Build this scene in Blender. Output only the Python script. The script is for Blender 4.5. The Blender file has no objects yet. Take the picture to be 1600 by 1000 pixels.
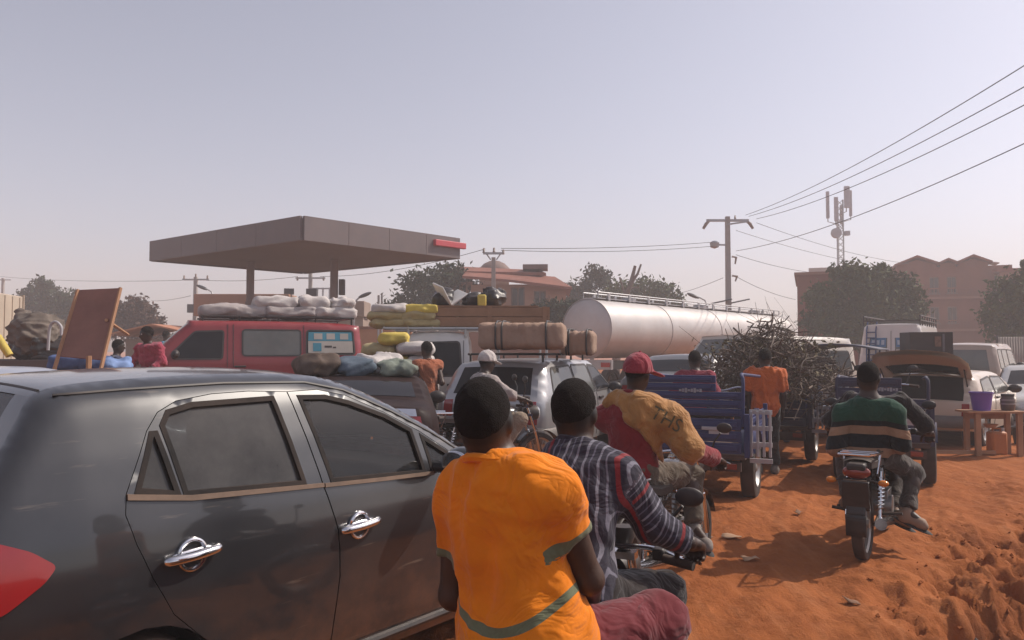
import bpy, bmesh, math, random
import numpy as np
from mathutils import Vector, Matrix, geometry
from mathutils.bvhtree import BVHTree

scene = bpy.context.scene
C = scene.collection
R = math.radians
random.seed(7)
rng = np.random.default_rng(7)

# ------------------------------------------------------------------ camera, sky, sun
CAM_H, FPX, PITCH = 1.58, 1200.0, math.atan(48 / 1200)
cam_data = bpy.data.cameras.new('camera')
cam_data.sensor_width = 36
cam_data.lens = 36 * FPX / 1600
cam_data.clip_start = 0.05
cam_data.clip_end = 3000
cam = bpy.data.objects.new('camera', cam_data)
cam.location = (0, 0, CAM_H)
cam.rotation_euler = (R(90) + PITCH, 0, 0)
C.objects.link(cam)
scene.camera = cam

SUN_AZ, SUN_EL = R(71), R(45)
world = bpy.data.worlds.new('World')
scene.world = world
world.use_nodes = True
wn, wl = world.node_tree.nodes, world.node_tree.links
wn.clear()
sky = wn.new('ShaderNodeTexSky')
sky.sky_type = 'NISHITA'
sky.sun_disc = False
sky.sun_elevation = SUN_EL
sky.sun_rotation = SUN_AZ
sky.dust_density = 1.8
sky.air_density = 1.0
sky.ozone_density = 1.0
hsv = wn.new('ShaderNodeHueSaturation')
hsv.inputs['Saturation'].default_value = 0.5
bg = wn.new('ShaderNodeBackground')
bg.inputs['Strength'].default_value = 0.14
wo = wn.new('ShaderNodeOutputWorld')
wl.new(sky.outputs[0], hsv.inputs['Color'])
tint = wn.new('ShaderNodeMix')
tint.data_type = 'RGBA'
tint.blend_type = 'MULTIPLY'
tint.inputs[0].default_value = 1
tint.inputs[7].default_value = (1.04, 0.985, 1.03, 1)     # dusty lilac cast of the whole sky
wl.new(hsv.outputs[0], tint.inputs[6])
wl.new(tint.outputs[2], bg.inputs[0])
wl.new(bg.outputs[0], wo.inputs[0])

sun_data = bpy.data.lights.new('sun', 'SUN')
sun_data.energy = 4.0
sun_data.angle = R(0.6)
sun_data.color = (1.0, 0.91, 0.80)
sun = bpy.data.objects.new('sun', sun_data)
sd = Vector((math.sin(SUN_AZ) * math.cos(SUN_EL), math.cos(SUN_AZ) * math.cos(SUN_EL), math.sin(SUN_EL)))
sun.rotation_euler = sd.to_track_quat('Z', 'Y').to_euler()
sun.location = (20, 10, 30)
C.objects.link(sun)

scene.view_settings.view_transform = 'Standard'
scene.view_settings.look = 'None'
scene.view_settings.exposure = 0.0
scene.view_settings.gamma = 1.0
scene.view_settings.use_curve_mapping = False
scene.render.engine = 'CYCLES'
scene.cycles.max_bounces = 8
scene.cycles.volume_bounces = 1
scene.cycles.use_denoising = True
scene.cycles.sample_clamp_indirect = 6


def W(px, py, Y):
    """point seen at photo position (px, py) at the depth Y"""
    u, v = (px - 800) / FPX, (500 - py) / FPX
    d = Vector((u, math.cos(PITCH) - v * math.sin(PITCH), math.sin(PITCH) + v * math.cos(PITCH)))
    return Vector((0, 0, CAM_H)) + d * (Y / d.y)


# ------------------------------------------------------------------ materials
MATS = {}


def new_mat(name):
    m = bpy.data.materials.new(name)
    m.use_nodes = True
    nt = m.node_tree
    return m, nt, nt.nodes['Principled BSDF'], nt.nodes['Material Output']


def N(nt, kind, **kw):
    n = nt.nodes.new(kind)
    for k, v in kw.items():
        if k.startswith('i_'):
            key = k[2:]
            key = int(key) if key.isdigit() else key.replace('_', ' ')
            n.inputs[key].default_value = v
        else:
            setattr(n, k, v)
    return n


def rgba(c):
    return (c[0], c[1], c[2], 1)


def noise_node(nt, scale, detail=4, rough=0.6, vec=None, dist=0.0):
    n = N(nt, 'ShaderNodeTexNoise')
    n.inputs['Scale'].default_value = scale
    n.inputs['Detail'].default_value = detail
    n.inputs['Roughness'].default_value = rough
    n.inputs['Distortion'].default_value = dist
    if vec is not None:
        nt.links.new(vec, n.inputs['Vector'])
    return n


def ramp(nt, fac, lo, hi, c0=(0, 0, 0, 1), c1=(1, 1, 1, 1)):
    r = N(nt, 'ShaderNodeValToRGB')
    r.color_ramp.elements[0].position = lo
    r.color_ramp.elements[1].position = hi
    r.color_ramp.elements[0].color = c0
    r.color_ramp.elements[1].color = c1
    nt.links.new(fac, r.inputs[0])
    return r


def mixc(nt, fac, a, b):
    m = N(nt, 'ShaderNodeMix', data_type='RGBA')
    for s, val in ((0, fac), (6, a), (7, b)):
        if hasattr(val, 'is_output'):
            nt.links.new(val, m.inputs[s])
        else:
            m.inputs[s].default_value = val if s == 0 else (rgba(val) if len(val) == 3 else val)
    return m.outputs[2]


def math_node(nt, op, a, b=None, clamp=False):
    m = N(nt, 'ShaderNodeMath', operation=op)
    m.use_clamp = clamp
    for i, val in enumerate((a, b)):
        if val is None:
            continue
        if hasattr(val, 'is_output'):
            nt.links.new(val, m.inputs[i])
        else:
            m.inputs[i].default_value = val
    return m.outputs[0]


DUST = (0.40, 0.235, 0.15)


def add_dust(nt, base, vec, amount, scale=3.0, col=DUST):
    g = N(nt, 'ShaderNodeNewGeometry')
    sep = N(nt, 'ShaderNodeSeparateXYZ')
    nt.links.new(g.outputs['Normal'], sep.inputs[0])
    up = math_node(nt, 'MAXIMUM', sep.outputs[2], 0.0)
    up = math_node(nt, 'MULTIPLY_ADD', up, 0.7)
    nt.nodes[-1].inputs[2].default_value = 0.45
    n = noise_node(nt, scale, 6, 0.65, vec)
    r = ramp(nt, n.outputs[0], 0.3, 0.75)
    f = math_node(nt, 'MULTIPLY', up, r.outputs[0])
    f = math_node(nt, 'MULTIPLY', f, amount, True)
    return mixc(nt, f, base, col), f


def M(name, col, rough=0.6, metal=0.0, var=0.25, scale=4.0, bump=0.0, bscale=40.0, dust=0.0, coat=0.0, col2=None, emis=None, spec=0.5):
    """principled surface with noise in colour, dust and fine relief"""
    if name in MATS:
        return MATS[name]
    m, nt, b, out = new_mat(name)
    tc = N(nt, 'ShaderNodeTexCoord')
    vec = tc.outputs['Object']
    n1 = noise_node(nt, scale, 5, 0.6, vec)
    r1 = ramp(nt, n1.outputs[0], 0.3, 0.7)
    c2 = col2 if col2 else tuple(c * (1 - var) for c in col)
    base = mixc(nt, r1.outputs[0], c2, col)
    if dust > 0:
        base, f = add_dust(nt, base, vec, dust * 0.5)
        rr = N(nt, 'ShaderNodeMapRange')
        nt.links.new(f, rr.inputs[0])
        rr.inputs[3].default_value = rough
        rr.inputs[4].default_value = 0.85
        nt.links.new(rr.outputs[0], b.inputs['Roughness'])
    else:
        b.inputs['Roughness'].default_value = rough
    nt.links.new(base, b.inputs['Base Color'])
    b.inputs['Metallic'].default_value = metal
    b.inputs['Specular IOR Level'].default_value = spec
    b.inputs['Coat Weight'].default_value = coat
    b.inputs['Coat Roughness'].default_value = 0.08
    if bump > 0:
        n2 = noise_node(nt, bscale, 4, 0.6, vec)
        bp = N(nt, 'ShaderNodeBump')
        bp.inputs['Strength'].default_value = bump
        bp.inputs['Distance'].default_value = 0.02
        nt.links.new(n2.outputs[0], bp.inputs['Height'])
        nt.links.new(bp.outputs[0], b.inputs['Normal'])
    MATS[name] = m
    return m


def crease_bump(nt, b, vec, strength=.55):
    """soft crumpled creases of worn cloth, chained after the fine weave relief"""
    n = noise_node(nt, 5.5, 3, .55, vec, 1.3)
    r = N(nt, 'ShaderNodeMath', operation='SUBTRACT')
    nt.links.new(n.outputs[0], r.inputs[0])
    r.inputs[1].default_value = .5
    ab = math_node(nt, 'ABSOLUTE', r.outputs[0])
    bp = N(nt, 'ShaderNodeBump')
    bp.inputs['Strength'].default_value = strength
    bp.inputs['Distance'].default_value = .09
    nt.links.new(ab, bp.inputs['Height'])
    old = b.inputs['Normal'].links
    if old:
        nt.links.new(old[0].from_socket, bp.inputs['Normal'])
    nt.links.new(bp.outputs[0], b.inputs['Normal'])


def cloth(name, col, var=0.18, bump=0.25, bscale=18.0, rough=0.9, sheen=0.2, dust=0.15):
    m = M(name, col, rough, 0, var, 6.0, bump, bscale, dust, spec=0.2)
    b = m.node_tree.nodes['Principled BSDF']
    b.inputs['Sheen Weight'].default_value = sheen
    nt = m.node_tree
    crease_bump(nt, b, N(nt, 'ShaderNodeTexCoord').outputs['Object'])
    return m


def banded_cloth(name, bands, period, base, bump=0.2):
    """cloth whose colour follows the mesh attribute 'band' (metres along the garment): woven stripes"""
    m, nt, b, out = new_mat(name)
    at = N(nt, 'ShaderNodeAttribute', attribute_name='band')
    f = at.outputs['Fac']
    if period:
        f = math_node(nt, 'DIVIDE', f, period)
        f = math_node(nt, 'FRACT', f)
    r = N(nt, 'ShaderNodeValToRGB')
    r.color_ramp.interpolation = 'CONSTANT'
    el = r.color_ramp.elements
    el[0].position = 0
    el[0].color = rgba(base)
    el.remove(el[1])
    for p0, p1, c in bands:
        e = el.new(p0)
        e.color = rgba(c)
        e = el.new(p1)
        e.color = rgba(base)
    nt.links.new(f, r.inputs[0])
    tc = N(nt, 'ShaderNodeTexCoord')
    n = noise_node(nt, 7, 5, 0.6, tc.outputs['Object'])
    v = ramp(nt, n.outputs[0], 0.3, 0.75, (0.78, 0.78, 0.78, 1), (1, 1, 1, 1))
    mx = N(nt, 'ShaderNodeMix', data_type='RGBA', blend_type='MULTIPLY')
    mx.inputs[0].default_value = 1
    nt.links.new(r.outputs[0], mx.inputs[6])
    nt.links.new(v.outputs[0], mx.inputs[7])
    nt.links.new(mx.outputs[2], b.inputs['Base Color'])
    b.inputs['Roughness'].default_value = 0.9
    b.inputs['Specular IOR Level'].default_value = 0.2
    b.inputs['Sheen Weight'].default_value = 0.14
    n2 = noise_node(nt, 22, 4, 0.6, tc.outputs['Object'])
    bp = N(nt, 'ShaderNodeBump')
    bp.inputs['Strength'].default_value = bump
    bp.inputs['Distance'].default_value = 0.02
    nt.links.new(n2.outputs[0], bp.inputs['Height'])
    nt.links.new(bp.outputs[0], b.inputs['Normal'])
    crease_bump(nt, b, tc.outputs['Object'], .42)
    MATS[name] = m
    return m


def glass(name, tint, gloss=0.05, dust=0.12, film=(0.30, 0.285, 0.27)):
    """tinted pane: see-through tint, fresnel reflection, dust film"""
    if name in MATS:
        return MATS[name]
    m, nt, b, out = new_mat(name)
    nt.nodes.remove(b)
    tr = N(nt, 'ShaderNodeBsdfTransparent')
    tr.inputs[0].default_value = rgba(tint)
    gl = N(nt, 'ShaderNodeBsdfGlossy')
    gl.inputs['Roughness'].default_value = gloss
    fr = N(nt, 'ShaderNodeFresnel')
    fr.inputs[0].default_value = 1.5
    m1 = N(nt, 'ShaderNodeMixShader')
    nt.links.new(fr.outputs[0], m1.inputs[0])
    nt.links.new(tr.outputs[0], m1.inputs[1])
    nt.links.new(gl.outputs[0], m1.inputs[2])
    df = N(nt, 'ShaderNodeBsdfDiffuse')
    df.inputs[0].default_value = rgba(film)
    tc = N(nt, 'ShaderNodeTexCoord')
    n = noise_node(nt, 5, 6, 0.65, tc.outputs['Object'])
    r = ramp(nt, n.outputs[0], 0.25, 0.8, (dust * 0.5,) * 3 + (1,), (dust * 1.6,) * 3 + (1,))
    m2 = N(nt, 'ShaderNodeMixShader')
    nt.links.new(r.outputs[0], m2.inputs[0])
    nt.links.new(m1.outputs[0], m2.inputs[1])
    nt.links.new(df.outputs[0], m2.inputs[2])
    nt.links.new(m2.outputs[0], out.inputs[0])
    MATS[name] = m
    return m


# ------------------------------------------------------------------ mesh builder
class MB:
    def __init__(s):
        s.v, s.f = [], []

    def add(s, vs, fs):
        o = len(s.v)
        s.v.extend([tuple(v) for v in vs])
        s.f.extend([tuple(i + o for i in f) for f in fs])
        return s

    def box(s, c, size, rot=None, taper=1.0):
        """box centred at c; rot = Matrix/Euler-z angle; taper scales the top"""
        hx, hy, hz = size[0] / 2, size[1] / 2, size[2] / 2
        vs = []
        for z in (-1, 1):
            k = taper if z > 0 else 1
            for x, y in ((-1, -1), (1, -1), (1, 1), (-1, 1)):
                vs.append(Vector((x * hx * k, y * hy * k, z * hz)))
        if rot is not None:
            mt = rot if isinstance(rot, Matrix) else Matrix.Rotation(rot, 3, 'Z')
            vs = [mt @ v for v in vs]
        c = Vector(c)
        return s.add([v + c for v in vs], [(3, 2, 1, 0), (4, 5, 6, 7), (0, 1, 5, 4), (1, 2, 6, 5), (2, 3, 7, 6), (3, 0, 4, 7)])

    def tube(s, pts, r, n=8, cap=True, closed=False):
        pts = [Vector(p) for p in pts]
        k = len(pts)
        rs = r if isinstance(r, (list, tuple)) else [r] * k
        o = len(s.v)
        prev = None
        for i, p in enumerate(pts):
            if closed:
                t = pts[(i + 1) % k] - pts[i - 1]
            else:
                t = pts[min(i + 1, k - 1)] - pts[max(i - 1, 0)]
            if t.length < 1e-9:
                t = Vector((0, 0, 1))
            t.normalize()
            if prev is None:
                a = t.orthogonal().normalized()
            else:
                a = prev - t * prev.dot(t)
                a = a.normalized() if a.length > 1e-6 else t.orthogonal().normalized()
            prev = a
            b = t.cross(a)
            for j in range(n):
                an = 2 * math.pi * j / n
                s.v.append(tuple(p + (a * math.cos(an) + b * math.sin(an)) * rs[i]))
        m = k if closed else k - 1
        for i in range(m):
            i2 = (i + 1) % k
            for j in range(n):
                j2 = (j + 1) % n
                s.f.append((o + i * n + j, o + i * n + j2, o + i2 * n + j2, o + i2 * n + j))
        if cap and not closed:
            s.f.append(tuple(o + j for j in reversed(range(n))))
            s.f.append(tuple(o + (k - 1) * n + j for j in range(n)))
        return s

    def cyl(s, a, b, r, n=16, r2=None):
        return s.tube([a, b], [r, r if r2 is None else r2], n)

    def lathe(s, prof, c=(0, 0, 0), axis='Z', n=24, rot=None):
        """profile of (radius, height) turned about an axis through c"""
        o = len(s.v)
        c = Vector(c)
        for r, h in prof:
            for j in range(n):
                an = 2 * math.pi * j / n
                x, y = r * math.cos(an), r * math.sin(an)
                p = Vector((x, y, h)) if axis == 'Z' else (Vector((x, h, y)) if axis == 'Y' else Vector((h, x, y)))
                if rot is not None:
                    p = rot @ p
                s.v.append(tuple(p + c))
        for i in range(len(prof) - 1):
            for j in range(n):
                j2 = (j + 1) % n
                q = (o + i * n + j, o + i * n + j2, o + (i + 1) * n + j2, o + (i + 1) * n + j)
                s.f.append(q[::-1] if axis == 'Y' else q)
        return s

    def ell(s, c, rad, nu=14, nv=8, rot=None, wob=0.0, seed=0):
        rd = random.Random(seed)
        o = len(s.v)
        c = Vector(c)
        ph = [rd.uniform(0, 6.28) for _ in range(6)]
        for i in range(nv + 1):
            th = math.pi * i / nv
            for j in range(nu):
                a = 2 * math.pi * j / nu
                p = Vector((math.sin(th) * math.cos(a), math.sin(th) * math.sin(a), math.cos(th)))
                k = 1 + wob * (math.sin(3 * p.x + ph[0]) * math.sin(4 * p.y + ph[1]) + 0.6 * math.sin(7 * p.x + 5 * p.z + ph[2]) + 0.5 * math.sin(9 * p.y - 6 * p.z + ph[3]))
                p = Vector((p.x * rad[0] * k, p.y * rad[1] * k, p.z * rad[2] * k))
                if rot is not None:
                    p = rot @ p
                s.v.append(tuple(p + c))
        for i in range(nv):
            for j in range(nu):
                j2 = (j + 1) % nu
                s.f.append((o + i * nu + j, o + (i + 1) * nu + j, o + (i + 1) * nu + j2, o + i * nu + j2))
        return s

    def grid(s, P):
        """P: rows x cols of points"""
        o = len(s.v)
        nr, nc = len(P), len(P[0])
        for row in P:
            s.v.extend([tuple(p) for p in row])
        for i in range(nr - 1):
            for j in range(nc - 1):
                s.f.append((o + i * nc + j, o + i * nc + j + 1, o + (i + 1) * nc + j + 1, o + (i + 1) * nc + j))
        return s

    def prism(s, poly, a, b):
        """polygon of 2D points; a(p), b(p) give the two 3D sides"""
        n = len(poly)
        o = len(s.v)
        s.v.extend([tuple(a(p)) for p in poly])
        s.v.extend([tuple(b(p)) for p in poly])
        s.f.append(tuple(o + i for i in range(n)))
        s.f.append(tuple(o + n + i for i in reversed(range(n))))
        for i in range(n):
            j = (i + 1) % n
            s.f.append((o + j, o + i, o + n + i, o + n + j))
        return s

    def build(s, name, mat, parent=None, smooth=40, bevel=0.0, seg=2, fix=True):
        me = bpy.data.meshes.new(name)
        me.from_pydata(s.v, [], s.f)
        if fix:
            bm = bmesh.new()
            bm.from_mesh(me)
            bmesh.ops.remove_doubles(bm, verts=bm.verts, dist=1e-5)
            bmesh.ops.recalc_face_normals(bm, faces=bm.faces)
            bm.to_mesh(me)
            bm.free()
        if mat:
            me.materials.append(mat)
        o = bpy.data.objects.new(name, me)
        C.objects.link(o)
        if parent:
            o.parent = parent
        if smooth:
            me.shade_smooth()
            me.set_sharp_from_angle(angle=R(smooth))
        if bevel > 0:
            md = o.modifiers.new('bevel', 'BEVEL')
            md.width = bevel
            md.segments = seg
            md.limit_method = 'ANGLE'
            md.angle_limit = R(35)
        return o


def tag(o, label=None, cat=None, group=None, kind=None):
    if label:
        o['label'] = label
    if cat:
        o['category'] = cat
    if group:
        o['group'] = group
    if kind:
        o['kind'] = kind
    return o


def thing(name, label, cat, loc=(0, 0, 0), rz=0.0, group=None):
    o = bpy.data.objects.new(name, None)
    o.empty_display_size = 0.2
    o.location = loc
    o.rotation_euler = (0, 0, rz)
    C.objects.link(o)
    return tag(o, label, cat, group)


def copy_tree(o, parent=None):
    c = o.copy()
    C.objects.link(c)
    c.parent = parent
    for ch in list(o.children):
        copy_tree(ch, c)
    return c


def catmull(pts, sub=4, closed=False):
    pts = [Vector(p) for p in pts]
    n = len(pts)
    out = []
    rngn = n if closed else n - 1
    for i in range(rngn):
        p0 = pts[(i - 1) % n] if closed or i > 0 else pts[0] * 2 - pts[1]
        p1, p2 = pts[i], pts[(i + 1) % n]
        p3 = pts[(i + 2) % n] if closed or i + 2 < n else p2 * 2 - p1
        for k in range(sub):
            t = k / sub
            out.append(0.5 * ((2 * p1) + (p2 - p0) * t + (2 * p0 - 5 * p1 + 4 * p2 - p3) * t * t + (3 * p1 - p0 - 3 * p2 + p3) * t ** 3))
    if not closed:
        out.append(pts[-1])
    return out


# ------------------------------------------------------------------ planar panels laid on curved bodies
def resample(poly, step):
    out = []
    n = len(poly)
    for i in range(n):
        a, b = np.array(poly[i], float), np.array(poly[(i + 1) % n], float)
        k = max(1, int(math.ceil(np.linalg.norm(b - a) / step)))
        for j in range(k):
            out.append(tuple(a + (b - a) * j / k))
    return out


def inside(pts, poly):
    x, y = pts[:, 0], pts[:, 1]
    r = np.zeros(len(pts), bool)
    n = len(poly)
    for i in range(n):
        x0, y0 = poly[i]
        x1, y1 = poly[(i + 1) % n]
        c = (y0 > y) != (y1 > y)
        if abs(y1 - y0) < 1e-12:
            continue
        r ^= c & (x < (x1 - x0) * (y - y0) / (y1 - y0) + x0)
    return r


def seg_dist(pts, poly, closed=True):
    best = np.full(len(pts), 1e9)
    n = len(poly)
    for i in range(n if closed else n - 1):
        a, b = np.array(poly[i]), np.array(poly[(i + 1) % n])
        ab = b - a
        t = np.clip(((pts - a) @ ab) / max(ab @ ab, 1e-12), 0, 1)
        best = np.minimum(best, np.linalg.norm(pts - a - t[:, None] * ab, axis=1))
    return best


def cdt(outline, holes=(), step=0.05):
    """triangulate an outline with holes and an even spread of inner points"""
    loops = [resample(outline, step)] + [resample(h, step) for h in holes]
    verts, edges = [], []
    for lp in loops:
        o = len(verts)
        verts += lp
        edges += [(o + i, o + (i + 1) % len(lp)) for i in range(len(lp))]
    a = np.array(outline)
    lo, hi = a.min(0), a.max(0)
    gx, gy = np.meshgrid(np.arange(lo[0], hi[0], step), np.arange(lo[1], hi[1], step))
    g = np.stack([gx.ravel(), gy.ravel()], 1)
    ok = inside(g, outline) & (seg_dist(g, outline) > step * 0.45)
    for h in holes:
        ok &= ~inside(g, h) & (seg_dist(g, h) > step * 0.45)
    verts += [tuple(p) for p in g[ok]]
    vo, eo, fo, *_ = geometry.delaunay_2d_cdt([Vector(v) for v in verts], edges, [], 0, 1e-6)
    P = np.array([(v.x, v.y) for v in vo])
    F = np.array([f for f in fo if len(f) == 3])
    cen = P[F].mean(1)
    ok = inside(cen, outline)
    for h in holes:
        ok &= ~inside(cen, h)
    return P, F[ok]


def add_panel(mb, P, F, fmap, depth=0.015, dmap=None):
    """map 2D panel to 3D by fmap(P)->Nx3 and turn its border inwards by depth"""
    V = fmap(P)
    o = len(mb.v)
    mb.v.extend(map(tuple, V))
    mb.f.extend([tuple(int(i) + o for i in f) for f in F])
    if depth:
        cnt = {}
        for f in F:
            for i in range(3):
                a, b = int(f[i]), int(f[(i + 1) % 3])
                k = (min(a, b), max(a, b))
                if k in cnt:
                    cnt[k] = None
                else:
                    cnt[k] = (a, b)
        bd = [e for e in cnt.values() if e]
        vi = sorted({i for e in bd for i in e})
        V2 = V.copy()
        V2[:, 1] -= np.sign(V2[:, 1]) * depth
        mp = {}
        for i in vi:
            mp[i] = len(mb.v)
            mb.v.append(tuple(V2[i]))
        for a, b in bd:
            mb.f.append((o + b, o + a, mp[a], mp[b]))
    return mb


def chaikin(poly, n=2):
    for _ in range(n):
        out = []
        for i in range(len(poly)):
            a, b = np.array(poly[i], float), np.array(poly[(i + 1) % len(poly)], float)
            out += [tuple(a * 0.75 + b * 0.25), tuple(a * 0.25 + b * 0.75)]
        poly = out
    return poly


def round_poly(poly, r, n=4):
    """round the corners of a polygon by radius-like cut r"""
    out = []
    k = len(poly)
    for i in range(k):
        p, a, b = np.array(poly[i], float), np.array(poly[i - 1], float), np.array(poly[(i + 1) % k], float)
        da, db = a - p, b - p
        la, lb = np.linalg.norm(da), np.linalg.norm(db)
        q = min(r, la * 0.45, lb * 0.45)
        s, e = p + da / la * q, p + db / lb * q
        for j in range(n + 1):
            t = j / n
            out.append(tuple((1 - t) ** 2 * s + 2 * t * (1 - t) * p + t * t * e))
    return out


# ------------------------------------------------------------------ signed-distance modelling for people, cloth, sacks
class SDF:
    def __init__(s, lo, hi, v):
        s.v = v
        s.lo = np.array(lo, np.float32) - 3 * v
        n = np.ceil((np.array(hi) + 3 * v - s.lo) / v).astype(int) + 1
        s.n = n
        ax = [s.lo[i] + v * np.arange(n[i], dtype=np.float32) for i in range(3)]
        s.ax = ax
        s.d = np.full(n, 0.3, np.float32)

    def sl(s, lo, hi):
        a = np.maximum(np.floor((np.array(lo) - s.lo) / s.v).astype(int), 0)
        b = np.minimum(np.ceil((np.array(hi) - s.lo) / s.v).astype(int) + 1, s.n)
        if np.any(b <= a):
            return None, None
        q = tuple(slice(a[i], b[i]) for i in range(3))
        g = np.meshgrid(s.ax[0][q[0]], s.ax[1][q[1]], s.ax[2][q[2]], indexing='ij')
        return q, np.stack(g, -1)

    def put(s, q, d, k):
        o = s.d[q]
        if k <= 0:
            s.d[q] = np.minimum(o, d)
        else:
            h = np.clip(0.5 + 0.5 * (o - d) / k, 0, 1)
            s.d[q] = o + (d - o) * h - k * h * (1 - h)

    def prim(s, p):
        kind, k = p['t'], p.get('k', 0.03)
        if kind == 'cone':
            a, b = np.array(p['a'], np.float32), np.array(p['b'], np.float32)
            r1, r2 = p['r1'], p['r2']
            m = max(r1, r2) + k + 3 * s.v
            q, X = s.sl(np.minimum(a, b) - m, np.maximum(a, b) + m)
            if q is None:
                return
            ab = b - a
            h = np.clip(((X - a) @ ab) / max(float(ab @ ab), 1e-9), 0, 1)
            d = np.linalg.norm(X - a - h[..., None] * ab, axis=-1) - (r1 + (r2 - r1) * h)
        else:
            c, rad = np.array(p['c'], np.float32), np.array(p['r'], np.float32)
            Rm = np.array(p.get('R', np.eye(3)), np.float32)
            m = float(rad.max()) + k + 3 * s.v
            q, X = s.sl(c - m, c + m)
            if q is None:
                return
            L = (X - c) @ Rm          # columns of Rm are the local axes
            k0 = np.linalg.norm(L / rad, axis=-1)
            k1 = np.linalg.norm(L / (rad * rad), axis=-1)
            d = k0 * (k0 - 1) / np.maximum(k1, 1e-6)
            if kind == 'sbox':        # rounded box
                rr = p['round']
                qd = np.abs(L) - (rad - rr)
                d = np.linalg.norm(np.maximum(qd, 0), axis=-1) + np.minimum(qd.max(-1), 0) - rr
        for pt, n in p.get('clip', ()):
            d = np.maximum(d, (X - np.array(pt, np.float32)) @ np.array(n, np.float32))
        s.put(q, d.astype(np.float32), k)

    def all(s):
        g = np.meshgrid(*s.ax, indexing='ij')
        return np.stack(g, -1)

    def clip(s, pt, n, k=0.0):
        X = s.all()
        e = (X - np.array(pt, np.float32)) @ np.array(n, np.float32)
        if k > 0:
            h = np.clip(0.5 - 0.5 * (s.d - e) / k, 0, 1)
            s.d = s.d + (e - s.d) * h + k * h * (1 - h)
        else:
            s.d = np.maximum(s.d, e)

    def folds(s, amp, freq, seed, stretch=(1, 1, 1)):
        r = np.random.default_rng(seed)
        near = np.abs(s.d) < 0.06
        X = (s.lo + s.v * np.argwhere(near)) * np.array(stretch)
        f = np.zeros(len(X))
        for i in range(5):
            kk = r.normal(size=3)
            kk *= freq * r.uniform(0.6, 1.6) / np.linalg.norm(kk)
            mm = r.normal(size=3) * freq * 0.5
            f += (1 - 2 * np.abs(np.sin(X @ kk + r.uniform(0, 6) + 1.4 * np.sin(X @ mm)))) * 0.4
        s.d[near] -= (amp * f).astype(np.float32)

    def mesh(s):
        d = s.d
        sg = d < 0
        c = sum(sg[i:d.shape[0] - 1 + i, j:d.shape[1] - 1 + j, k:d.shape[2] - 1 + k].astype(np.int8) for i in (0, 1) for j in (0, 1) for k in (0, 1))
        act = (c > 0) & (c < 8)
        idx = np.argwhere(act)
        vid = np.full(act.shape, -1, np.int32)
        vid[act] = np.arange(len(idx))
        acc = np.zeros((len(idx), 3))
        cnt = np.zeros(len(idx))
        cs = [(i, j, k) for i in (0, 1) for j in (0, 1) for k in (0, 1)]
        for a in cs:
            for ax in range(3):
                if a[ax]:
                    continue
                b = list(a)
                b[ax] = 1
                da = d[idx[:, 0] + a[0], idx[:, 1] + a[1], idx[:, 2] + a[2]]
                db = d[idx[:, 0] + b[0], idx[:, 1] + b[1], idx[:, 2] + b[2]]
                m = (da < 0) != (db < 0)
                t = da[m] / (da[m] - db[m])
                p = np.tile(np.array(a, float), (m.sum(), 1))
                p[:, ax] += t
                acc[m] += p
                cnt[m] += 1
        V = s.lo + (idx + acc / np.maximum(cnt, 1)[:, None]) * s.v
        Q = []
        for ax in range(3):
            u, w = (ax + 1) % 3, (ax + 2) % 3
            a = [slice(None)] * 3
            b = [slice(None)] * 3
            a[ax] = slice(0, -1)
            b[ax] = slice(1, None)
            sa, sb = sg[tuple(a)], sg[tuple(b)]
            e = np.argwhere(sa != sb)
            e = e[(e[:, u] > 0) & (e[:, w] > 0) & (e[:, u] < d.shape[u] - 1) & (e[:, w] < d.shape[w] - 1)]
            fl = sa[e[:, 0], e[:, 1], e[:, 2]]
            cells = []
            for du, dw in ((-1, -1), (0, -1), (0, 0), (-1, 0)):
                o = e.copy()
                o[:, u] += du
                o[:, w] += dw
                cells.append(vid[o[:, 0], o[:, 1], o[:, 2]])
            q = np.stack(cells, 1)
            q[~fl] = q[~fl][:, ::-1]
            Q.append(q)
        Q = np.concatenate(Q)
        Q = Q[(Q >= 0).all(1)]
        return V, Q


def np_mesh(name, V, Q, mat, parent=None, band=None, origin=(0, 0, 0)):
    me = bpy.data.meshes.new(name)
    V = np.asarray(V) - np.array(origin)
    me.from_pydata(V.tolist(), [], Q.tolist() if not isinstance(Q, list) else Q)
    if band is not None:
        at = me.attributes.new('band', 'FLOAT', 'POINT')
        at.data.foreach_set('value', np.asarray(band, np.float32))
    if mat:
        me.materials.append(mat)
    me.shade_smooth()
    o = bpy.data.objects.new(name, me)
    C.objects.link(o)
    if parent:
        o.parent = parent
    return o


def relax(V, Q, it=2, f=0.5):
    n = len(V)
    e = np.concatenate([Q[:, [0, 1]], Q[:, [1, 2]], Q[:, [2, 3]], Q[:, [3, 0]]])
    for _ in range(it):
        S = np.zeros_like(V)
        c = np.zeros(n)
        np.add.at(S, e[:, 0], V[e[:, 1]])
        np.add.at(c, e[:, 0], 1)
        np.add.at(S, e[:, 1], V[e[:, 0]])
        np.add.at(c, e[:, 1], 1)
        V = V + f * (S / np.maximum(c, 1)[:, None] - V)
    return V

# ================================================================== SETTING
def vnoise(x, y, seed=0):
    xi, yi = np.floor(x).astype(np.int64), np.floor(y).astype(np.int64)
    fx, fy = x - xi, y - yi
    fx, fy = fx * fx * (3 - 2 * fx), fy * fy * (3 - 2 * fy)

    def h(a, b):
        n = (a * 374761393 + b * 668265263 + seed * 974711) & 0xffffffff
        n = ((n ^ (n >> 13)) * 1274126177) & 0xffffffff
        return ((n ^ (n >> 16)) & 0xffff) / 65535.0 - 0.5
    return (h(xi, yi) * (1 - fx) + h(xi + 1, yi) * fx) * (1 - fy) + (h(xi, yi + 1) * (1 - fx) + h(xi + 1, yi + 1) * fx) * fy


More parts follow.
